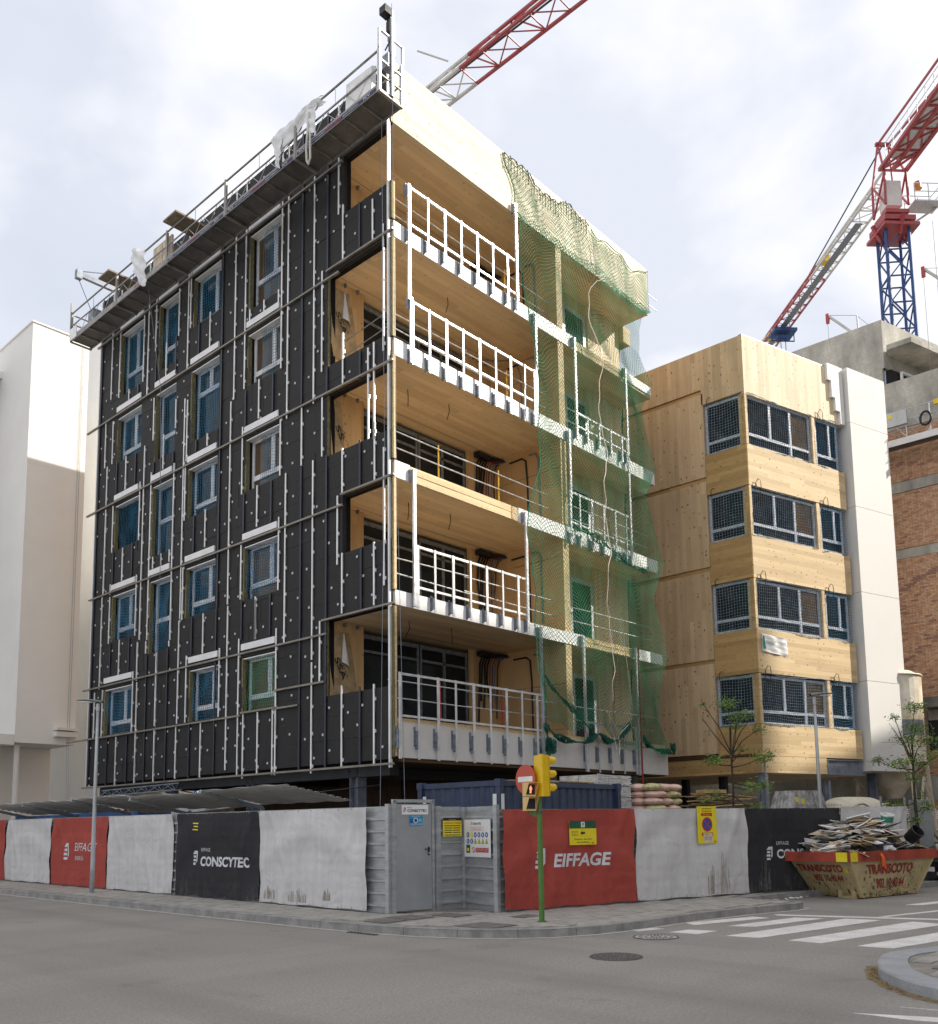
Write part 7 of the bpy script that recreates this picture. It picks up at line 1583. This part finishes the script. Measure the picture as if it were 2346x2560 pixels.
def tf(u, v):
    s = 11.75+2.0*u; a = PI*v; e_ = (1-abs(2*u-1)**5)**0.5*0.98+0.02; rib = 0.02*(1 if math.sin(u*2*PI*8) > 0 else 0)
    return QS(s, 2.1-math.cos(a)*(0.62*e_+rib), 1.55+math.sin(a)**0.7*(0.66*e_**0.6+rib) if math.sin(a) > 0 else 1.55)
mb = MB(); mb.grid(tf, 80, 16); mb.build('shell', 'tank_cream', ck_, smooth=True); sboxq = MB(); sboxq.obox(QS(12.75, 2.1, 0.83), SD*0.98, SN*0.6, UZ*0.72); sboxq.build('lower_shell', 'tank_cream', ck_)
for s in (12.2, 13.3):
    b = MB(); b.tube([QS(s-0.35+0.7*k/12, 1.46, 1.93+0.10*math.sin(PI*k/12)) for k in range(13)], 0.03, 5); b.build('moulded_arch', 'cardboard', ck_)
MB().obox(QS(13.5, 1.5, 2.0), SD*0.06, SN*0.05, UZ*0.09).build('valve', 'steel_dark', ck_)

# ------------------------------------------------------------------ skip with rubble
Sk = thing('rubble_skip', 'cream and red steel skip with painted phone number, heaped with scrap by the kerb', 'skip', (6.2, -8.3, 0))
F0 = Vector((4.87, -8.87, 0.02)); F1 = Vector((6.88, -9.33, 0.02)); B0 = Vector((5.55, -7.35, 0.02)); B1 = F1+(B0-F0)
R0 = Vector((4.48, -8.79, 0.90)); R1 = Vector((7.44, -9.61, 0.90)); S0 = Vector((4.66, -7.22, 0.90)); S1 = R1+(S0-R0)+Vector((0.4, 0.1, 0))
def mid(a, c, t_): return a+(c-a)*t_
zb = 0.80
def atz(bot, top_, z): t_ = (z-bot.z)/(top_.z-bot.z); return mid(bot, top_, t_)
cs = [(F0, R0), (F1, R1), (B1, S1), (B0, S0)]
lo = [c[0] for c in cs]; hi = [atz(c[0], c[1], zb) for c in cs]
cen = (lo[0]+lo[1]+lo[2]+lo[3])/4
for i, nm in enumerate(('front_plate', 'end_plate', 'back_plate', 'side_plate')):
    j = (i+1) % 4; b = MB(); a_, b2, c_, d_ = lo[i], lo[j], hi[j], hi[i]
    n_ = (b2-a_).cross(c_-a_).normalized()
    b.grid(lambda u, v: mid(mid(lo[i], lo[j], u), mid(hi[i], hi[j], u), v), 14, 8); b.build(nm, 'skip_cream', Sk)
MB().prism([p+UZ*0.03 for p in lo], UZ*0.01).build('bottom_plate', 'rust', Sk)
b = MB()
for i in range(4):
    j = (i+1) % 4; p, q = cs[i][1], cs[j][1]; d = (q-p).normalized(); b.bar(p-UZ*0.035-d*0.04, q-UZ*0.035+d*0.04, 0.07, 0.20)
b.build('rim', 'skip_red', Sk)
for i in range(4):
    b = MB(); b.bar(lo[i]+UZ*0.02, hi[i], 0.05); b.build('corner_edge', 'skip_cream', Sk)
# front axis helpers
fu = (F1-F0).normalized(); ft = ((hi[0]+hi[1])/2-(lo[0]+lo[1])/2).normalized(); fn_ = fu.cross(ft).normalized()
if fn_.dot(CAM-F0) < 0: fn_ = -fn_
fup = fn_.cross(fu); fup = fup if fup.z > 0 else -fup
b = MB(); o_ = lo[0]+fn_*0.012
def bil(i, j, nn):
    return lambda p: mid(mid(lo[i], lo[j], p.x), mid(hi[i], hi[j], p.x), p.z)+nn*0.014
textmb(b, 'TRANSCOTO', Vector((0.17, 0, 0.60)), UX, UZ, 0.27, 0.60, 0.0, bold=0.04, fn=bil(0, 1, fn_), cut=0.05); textmb(b, '902 10.40.44', Vector((0.27, 0, 0.22)), UX, UZ, 0.27, 0.42, 0.0, bold=0.02, fn=bil(0, 1, fn_), cut=0.05); b.build('lettering', 'skip_letter', Sk)
su = (B0-F0).normalized()*-1; so_ = lo[3]
st_ = ((hi[3]+hi[0])/2-(lo[3]+lo[0])/2).normalized(); sn_ = su.cross(st_).normalized()
if sn_.dot(CAM-F0) < 0: sn_ = -sn_
sup = sn_.cross(su); sup = sup if sup.z > 0 else -sup
b = MB(); o_ = so_+sn_*0.014; textmb(b, 'TRANSCOTO', Vector((0.20, 0, 0.68)), UX, UZ, 0.20, 0.66, 0.0, bold=0.04, fn=bil(3, 0, sn_), cut=0.05); textmb(b, '902 10.40.44', Vector((0.38, 0, 0.42)), UX, UZ, 0.19, 0.44, 0.0, bold=0.02, fn=bil(3, 0, sn_), cut=0.05); b.build('lettering', 'skip_letter', Sk)
for p_, d_ in ((R0, (R1-R0).normalized()), (R0, (S0-R0).normalized())):
    out = Vector((d_.y, -d_.x, 0)); out = out if out.dot(CAM-R0) > 0 else -out
    b = MB(); b.obox(p_+d_*0.13-UZ*0.035+out*0.037, d_*0.12, out*0.002, UZ*0.095); b.build('yellow_plate', 'sign_yellow', Sk)
b = MB(); q_ = mid(lo[0], hi[0], 0.72)+sn_*0.03-su*0.20; b.obox(q_, su*0.09, sn_*0.004, sup*0.035); b.build('yellow_plate', 'sign_yellow', Sk)
for t_ in (0.12, 0.70):
    for s_ in (0.0, 0.22):
        p_ = mid(B0, F0, t_+s_)+sn_*0.05; b = MB(); b.obox(p_+UZ*0.10, su*0.045, sn_*0.06, UZ*0.10); b.build('lifting_lug', 'skip_cream', Sk)
    p_ = mid(B0, F0, t_+0.11)+sn_*0.05; b = MB(); b.obox(p_+UZ*0.02, su*0.22, sn_*0.04, UZ*0.015); b.build('lug_foot', 'skip_cream', Sk)
b = MB(); rr = random.Random(21)
for k in range(150):
    a = rr.uniform(0.05, 0.95); v = rr.random()**2.2*0.75+0.02; base = mid(lo[0], lo[1], a); tp_ = mid(hi[0], hi[1], a); p_ = mid(base, tp_, v)+fn_*0.010; L = rr.uniform(0.01, 0.05); an = rr.uniform(0, PI); w_ = rr.uniform(0.003, 0.012)
    e1 = fu*math.cos(an)+fup*math.sin(an); e2 = -fu*math.sin(an)+fup*math.cos(an); b.quad(p_-e1*L-e2*w_, p_+e1*L-e2*w_*0.3, p_+e1*L*0.7+e2*w_, p_-e1*L*0.8+e2*w_)
for k in range(70):
    a = rr.uniform(0.05, 0.97); v = rr.random()**2*0.8; p_ = mid(mid(lo[3], lo[0], a), mid(hi[3], hi[0], a), v)+sn_*0.012; L = rr.uniform(0.01, 0.06); w_ = rr.uniform(0.003, 0.010); b.quad(p_-su*w_-sup*L, p_+su*w_-sup*L, p_+su*w_+sup*L, p_-su*w_+sup*L)
rs_ = b.build('paint_chips', 'rust', Sk)
b = MB(); b.tube([mid(R0, R1, 0.34)+UZ*0.06-fn_*0.02, mid(R0, R1, 0.345)+fn_*0.06-UZ*0.05, mid(R0, R1, 0.35)+fn_*0.05-UZ*0.25], 0.028, 6); b.tube([mid(R0, R1, 0.355)+UZ*0.04, mid(R0, R1, 0.36)+fn_*0.06-UZ*0.08, mid(R0, R1, 0.375)+fn_*0.05-UZ*0.30], 0.022, 6); tag(b.build('orange_rag', 'orange_rag'), 'orange rag hanging over the front rim of the skip', 'rag')
# scrap: a heaped base and single boards
ctr = (R0+R1+S0+S1)/4; ra = (R1-R0)/2; rb = (S0-R0)/2
def heap(x, y): return 0.86+0.74*max(0, 1-abs(x)**2.2)*max(0, 1-abs(y)**2.0)**0.8*(0.85+0.2*math.sin(2.3*x+1))
mb = MB(); mb.grid(lambda u, v: (lambda X, Y: ctr+ra*X*0.97+rb*Y*0.95+UZ*(heap(X, Y)-0.90-0.07+0.05*math.sin(19*X+7*Y)*math.sin(13*Y)))(u*2-1, v*2-1), 40, 24); o = tag(mb.build('rubble', 'scrap_dark'), kind='stuff')
rr = random.Random(33); lab = {'cardboard': 'brown cardboard scrap among the heap in the skip', 'cardboard_b': 'pale brown board scrap among the heap in the skip', 'scrap_white': 'white board scrap among the heap in the skip', 'scrap_grey': 'grey board scrap among the heap in the skip', 'scrap_dark': 'dark board scrap among the heap in the skip', 'timber': 'yellowish wood scrap among the heap in the skip'}
for k in range(130):
    X = rr.uniform(-0.93, 0.93); Y = rr.uniform(-0.95, 0.7); z = heap(X, Y)+rr.uniform(-0.03, 0.06); m_ = rr.choice(('cardboard', 'cardboard_b', 'cardboard_b', 'scrap_white', 'scrap_white', 'scrap_white', 'scrap_grey', 'scrap_dark', 'timber'))
    L = rr.uniform(0.12, 0.40); w_ = rr.uniform(0.04, 0.17); an = rr.gauss(-0.3, 0.7); c = ctr+ra*X*0.95+rb*Y*0.95; c.z = z
    d = Vector((math.cos(an), math.sin(an), rr.uniform(-0.25, 0.25))).normalized(); s_ = d.cross(UZ).normalized(); s_ = (s_+UZ*rr.uniform(-0.5, 0.5)).normalized(); n_ = d.cross(s_)
    sz = 'large' if L*w_ > 0.05 else ('small' if L*w_ < 0.018 else 'narrow' if w_ < 0.07 else 'medium'); px_ = ('at the far left end', 'left of the middle', 'near the middle', 'right of the middle', 'at the far right end')[min(4, int((X+1)*2.5))]; pz_ = 'back' if Y > 0.2 else ('front' if Y < -0.4 else 'centre')
    cn = {'cardboard': 'brown cardboard', 'cardboard_b': 'pale brown', 'scrap_white': 'white', 'scrap_grey': 'grey', 'scrap_dark': 'dark', 'timber': 'yellowish wooden'}[m_]
    tag(MB().obox(c, d*L, s_*w_, n_*rr.uniform(0.003, 0.010)).build('scrap_board', m_), '%s %s scrap board %s of the skip heap, %s row' % (sz, cn, px_, pz_), 'scrap', 'scrap boards in the skip')
def bucket(c, ax, r, h, m_, m2, nm, label):
    t = thing(nm, label, 'bucket', tuple(c)); ax = ax.normalized(); b = MB(); b.tube([c, c+ax*h], [r*0.86, r], 24); b.quad(*[p for p in b.v[:24]]); b.tube([c+ax*h, c+ax*h*0.03], [r*0.95, r*0.82], 24); b.build('body', m_, t)
    b = MB(); e1 = ax.cross(UZ).normalized(); e2 = ax.cross(e1); b.tube([c+ax*h+(e1*math.cos(k*PI/12)+e2*math.sin(k*PI/12))*r for k in range(24)], 0.012, 5, closed=True); b.build('rim', m_, t)
    if m2: b = MB(); b.tube([c+ax*h*0.45, c+ax*h*0.9], [r*0.945, r*0.998], 24); b.build('label_band', m2, t)
    return t
c = ctr+ra*0.42+rb*(-0.35); c.z = 1.46; bucket(c, Vector((-0.15, -0.2, 0.9)), 0.135, 0.28, 'scrap_white', 'green_print', 'paint_bucket', 'white bucket with green label standing on the scrap heap')
c = ctr+ra*0.60+rb*(-0.75); c.z = 1.18; bucket(c, Vector((-0.25, -0.75, 0.62)), 0.155, 0.30, 'black_plastic', None, 'rubber_bucket', 'black rubber bucket tipped on its side on the scrap heap')
for (X, Y, z, L, w_, h, an, lb, m_) in ((-0.05, 0.1, 1.47, 0.36, 0.13, 0.035, -0.32, 'white foam slab lying on top of the scrap heap, left one', 'insul_white'), (0.16, -0.1, 1.40, 0.38, 0.12, 0.04, -0.55, 'white foam slab lying on top of the scrap heap, right one', 'insul_white'), (-0.72, -0.3, 1.05, 0.14, 0.12, 0.10, 0.3, 'open cardboard box at the left end of the scrap heap', 'cardboard')):
    c = ctr+ra*X+rb*Y; c.z = z; d = Vector((math.cos(an), math.sin(an), -0.12)); tag(MB().obox(c, d*L, Vector((-d.y, d.x, 0.1))*w_, UZ*h).build('foam_slab' if L > 0.2 else 'cardboard_box', m_), lb, 'foam slab' if L > 0.2 else 'box')
for (X, Y, z, lb) in ((-0.42, -0.1, 1.30, 'small crumpled white plastic bag at the left of the heap'), (-0.22, 0.0, 1.36, 'crumpled white plastic bag beside the foam slabs'), (0.0, -0.85, 1.0, 'crumpled blue and white bag low on the front of the heap')):
    c = ctr+ra*X+rb*Y; c.z = z; rr2 = hsh(lb); ph = [rr2.uniform(0, 6) for _ in range(4)]
    tag(MB().grid(lambda u, v: c+Vector((math.cos(2*PI*u)*math.sin(PI*v), math.sin(2*PI*u)*math.sin(PI*v), math.cos(PI*v)*0.7))*0.13*(1+0.25*math.sin(5*2*PI*u+ph[0])*math.sin(4*v+ph[1])+0.2*math.sin(3*2*PI*u+9*v+ph[2])), 20, 12).build('plastic_bag', 'plastic_sheet', None), lb, 'bag')
# rubbish on the kerb beside it
rr = random.Random(7)
b = MB()
for k in range(26):
    c = Vector((4.55+rr.gauss(0, 0.35), -7.45-rr.uniform(0, 0.35)+0.05, 0.02)); an = rr.uniform(0, PI); L = rr.uniform(0.02, 0.10); d = Vector((math.cos(an), math.sin(an), rr.uniform(-.1, .3))); b.obox(c, d*L, Vector((-d.y, d.x, 0))*rr.uniform(0.02, 0.06), UZ*0.004)
tag(b.build('litter', 'scrap_white'), kind='stuff')

# ------------------------------------------------------------------ parked car beyond the skip
Cr = thing('parked_car', 'dark hatchback parked behind the skip at the right edge', 'car', (10.5, -9.6, 0), math.atan2(SD.y, SD.x))
co_ = Vector((9.35, -9.62, 0))+SN*0.0
def CP(a, s, z): return co_+SD*a+SN*s+UZ*z
prof = [(0.0, 0.30, .78), (0.02, 0.55, .80), (0.10, 0.70, .82), (0.35, 0.80, .84), (0.95, 0.92, .85), (1.15, 0.98, .84), (1.95, 1.40, .66), (2.4, 1.47, .62), (3.2, 1.44, .62), (3.7, 1.25, .68), (4.05, 0.95, .80), (4.1, 0.4, .78)]
def carf(u, v):
    t_ = u*(len(prof)-1); i = min(int(t_), len(prof)-2); f = t_-i; a = prof[i][0]*(1-f)+prof[i+1][0]*f; h = prof[i][1]*(1-f)+prof[i+1][1]*f; w_ = prof[i][2]*(1-f)+prof[i+1][2]*f
    s = v*2-1; k = abs(s)
    if k > 0.8: z = 0.25+(min(h, 0.85)-0.25)*(1-k)/0.2; ww = 0.86 if h > 0.6 else w_
    elif k > 0.6: z = min(h, 0.85)+(h-min(h, 0.85))*(0.8-k)/0.2; ww = 0.86-(0.86-w_)*(0.8-k)/0.2
    else: z = h+0.04*(1-(k/0.6)**2); ww = w_*k/0.6
    return CP(a, (1 if s > 0 else -1)*ww+0.9, z)
MB().grid(carf, 66, 60).build('body', 'car_paint', Cr, smooth=True)
for sd in (0.05-0.012, 1.75+0.012):
    b = MB(); b.prism([CP(1.35, sd, 0.98), CP(2.0, sd+(0.14 if sd < 1 else -0.14), 1.36), CP(3.2, sd+(0.14 if sd < 1 else -0.14), 1.38), CP(3.6, sd+0.0, 0.98)], SN*0.01); b.build('side_window', 'car_glass', Cr)
b = MB(); b.prism([CP(1.12, 0.22, 1.01), CP(1.12, 1.58, 1.01), CP(1.92, 1.42, 1.43), CP(1.92, 0.38, 1.43)], Vector((0, 0, 0.012))-SD*0.012); b.build('windscreen', 'car_glass', Cr)
for s in (0.28, 1.52): b = MB(); b.obox(CP(0.10, s, 0.66), SD*0.05, SN*0.20, UZ*0.055); b.build('headlight', 'sign_white', Cr)
b = MB(); b.obox(CP(0.0, 0.9, 0.52), SD*0.01, SN*0.4, UZ*0.07); b.build('grille', 'black_plastic', Cr); b = MB(); b.obox(CP(-0.02, 0.9, 0.40), SD*0.008, SN*0.26, UZ*0.055); b.build('number_plate', 'sign_white', Cr); b = MB(); b.bar(CP(-0.02, 0.5, 0.60), CP(-0.02, 1.3, 0.60), 0.02); b.build('chrome_strip', 'car_trim', Cr)
for (a, s) in ((0.75, 0.06), (3.3, 0.06), (0.75, 1.62), (3.3, 1.62)):
    b = MB(); b.cyl(CP(a, s, 0.31), CP(a, s+0.14, 0.31), 0.31, n=24); wh = b.build('wheel', 'tyre', Cr); b = MB(); b.cyl(CP(a, s-0.006, 0.31), CP(a, s+0.02, 0.31), 0.19, n=16); b.build('rim', 'car_trim', wh)
b = MB(); b.obox(CP(1.45, -0.08, 1.0), SD*0.06, SN*0.08, UZ*0.06); b.build('mirror', 'car_paint', Cr)

# ------------------------------------------------------------------ street trees, thinly leafed
def young_tree(base, h, seed, clusters, label, lean=0.0, trunk_r=0.045):
    t = thing('street_tree', label, 'tree', tuple(base)); rr = random.Random(seed); base = Vector(base)
    mb = MB(); tips = []
    pts = [base+Vector((lean*(k/8)**1.3+rr.uniform(-.02, .02), rr.uniform(-.02, .02), h*k/8)) for k in range(9)]; mb.tube(pts, [trunk_r*(1-0.085*k) for k in range(9)], 8)
    tr_ = mb.build('trunk', 'bark', t, smooth=True)
    limbs = MB(); L_ = MB(); L2 = MB()
    sx = Vector((0.67, -0.74, 0))
    def leafy(c, r, n, mbs):
        for _ in range(int(n*1.25)):
            p = c+Vector((rr.gauss(0, r), rr.gauss(0, r), rr.gauss(0, r*0.55))); a = Vector((rr.uniform(-1, 1), rr.uniform(-1, 1), rr.uniform(-.6, .6))).normalized(); s_ = a.cross(Vector((rr.uniform(-1, 1), rr.uniform(-1, 1), rr.uniform(-1, 1)))).normalized(); l = rr.uniform(0.022, 0.045)
            m2 = mbs[rr.random() < 0.5]; m2.quad(p-a*l, p+s_*l*0.38, p+a*l, p-s_*l*0.38)
    for (dx, dz, zs, r, n) in clusters:
        tip = base+sx*dx+Vector((rr.uniform(-.15, .15), rr.uniform(-.15, .15), dz)); st = base+UZ*zs+Vector((lean*(zs/h)**1.3, 0, 0)); m_ = st.lerp(tip, 0.5)+Vector((rr.uniform(-.05, .05), rr.uniform(-.05, .05), -0.06 if dz < zs+0.5 else 0.05))
        limbs.tube([st, m_, tip, tip+Vector((rr.uniform(-.08, .08), rr.uniform(-.08, .08), 0.12))], [0.018, 0.012, 0.006, 0.003], 5)
        for k in range(3): e_ = tip+Vector((rr.gauss(0, r), rr.gauss(0, r), rr.gauss(0, r*0.6))); limbs.tube([m_.lerp(tip, rr.uniform(.4, 1)), e_], [0.005, 0.002], 4)
        if n: leafy(tip, r, n, (L_, L2))
    tag(limbs.build('limbs', 'bark', t), kind='stuff'); tag(L_.build('foliage', 'leaf', t), kind='stuff'); tag(L2.build('foliage', 'leaf_b', t), kind='stuff')
q_ = RS(7.45, 1.45, ZP)
young_tree(q_, 3.7, 5, [(0.12, 4.25, 3.0, 0.13, 230), (0.15, 3.95, 2.9, 0.13, 230), (0.02, 3.7, 2.8, 0.10, 110), (-0.75, 4.25, 3.1, 0.05, 40), (-0.62, 3.9, 3.05, 0.03, 0), (0.70, 3.65, 3.0, 0.12, 110), (0.60, 3.95, 3.05, 0.05, 20), (-0.42, 2.92, 2.8, 0.13, 260), (0.70, 2.98, 2.75, 0.14, 240), (0.35, 3.2, 2.85, 0.08, 50), (0.45, 2.30, 2.3, 0.15, 230), (0.75, 2.33, 2.4, 0.09, 90), (0.50, 1.78, 2.1, 0.14, 220), (-0.35, 2.10, 2.1, 0.13, 90), (-0.65, 1.98, 1.95, 0.05, 30)], 'thin young street tree with pale spring leaves, left of the right-hand lamp')
q_ = RS(12.15, -0.05, ZP)
young_tree(q_, 3.6, 9, [(0.30, 4.25, 3.2, 0.14, 260), (0.15, 3.75, 3.0, 0.14, 220), (-0.35, 4.0, 2.9, 0.08, 60), (-0.62, 3.75, 2.8, 0.04, 0), (-0.2, 3.45, 2.8, 0.16, 240), (0.35, 3.45, 2.8, 0.18, 260), (-0.80, 2.95, 2.7, 0.09, 120), (-0.45, 2.85, 2.6, 0.15, 260), (0.25, 2.95, 2.6, 0.2, 330), (0.62, 3.1, 2.6, 0.15, 180), (0.0, 2.5, 2.4, 0.12, 120), (-0.4, 1.80, 1.9, 0.15, 260), (0.15, 1.8, 1.7, 0.14, 230), (0.12, 1.45, 1.5, 0.12, 150), (0.1, 2.1, 2.0, 0.1, 60)], 'leafier young street tree at the far right above the skip', 0.05, 0.055)
tag(MB().obox(RS(13.0, 0.35, 1.1), SD*0.45, SN*0.03, UZ*1.0).build('gate_panel', 'door_metal'), 'plain grey metal gate panel behind the right-hand tree', 'gate')
for k in range(4): MB().obox(RS(12.2+k*1.0, 0.9, 1.15), SD*0.02, SN*0.02, UZ*1.05).build('post', 'hoard_metal', Hd)
bpy.context.view_layer.update()
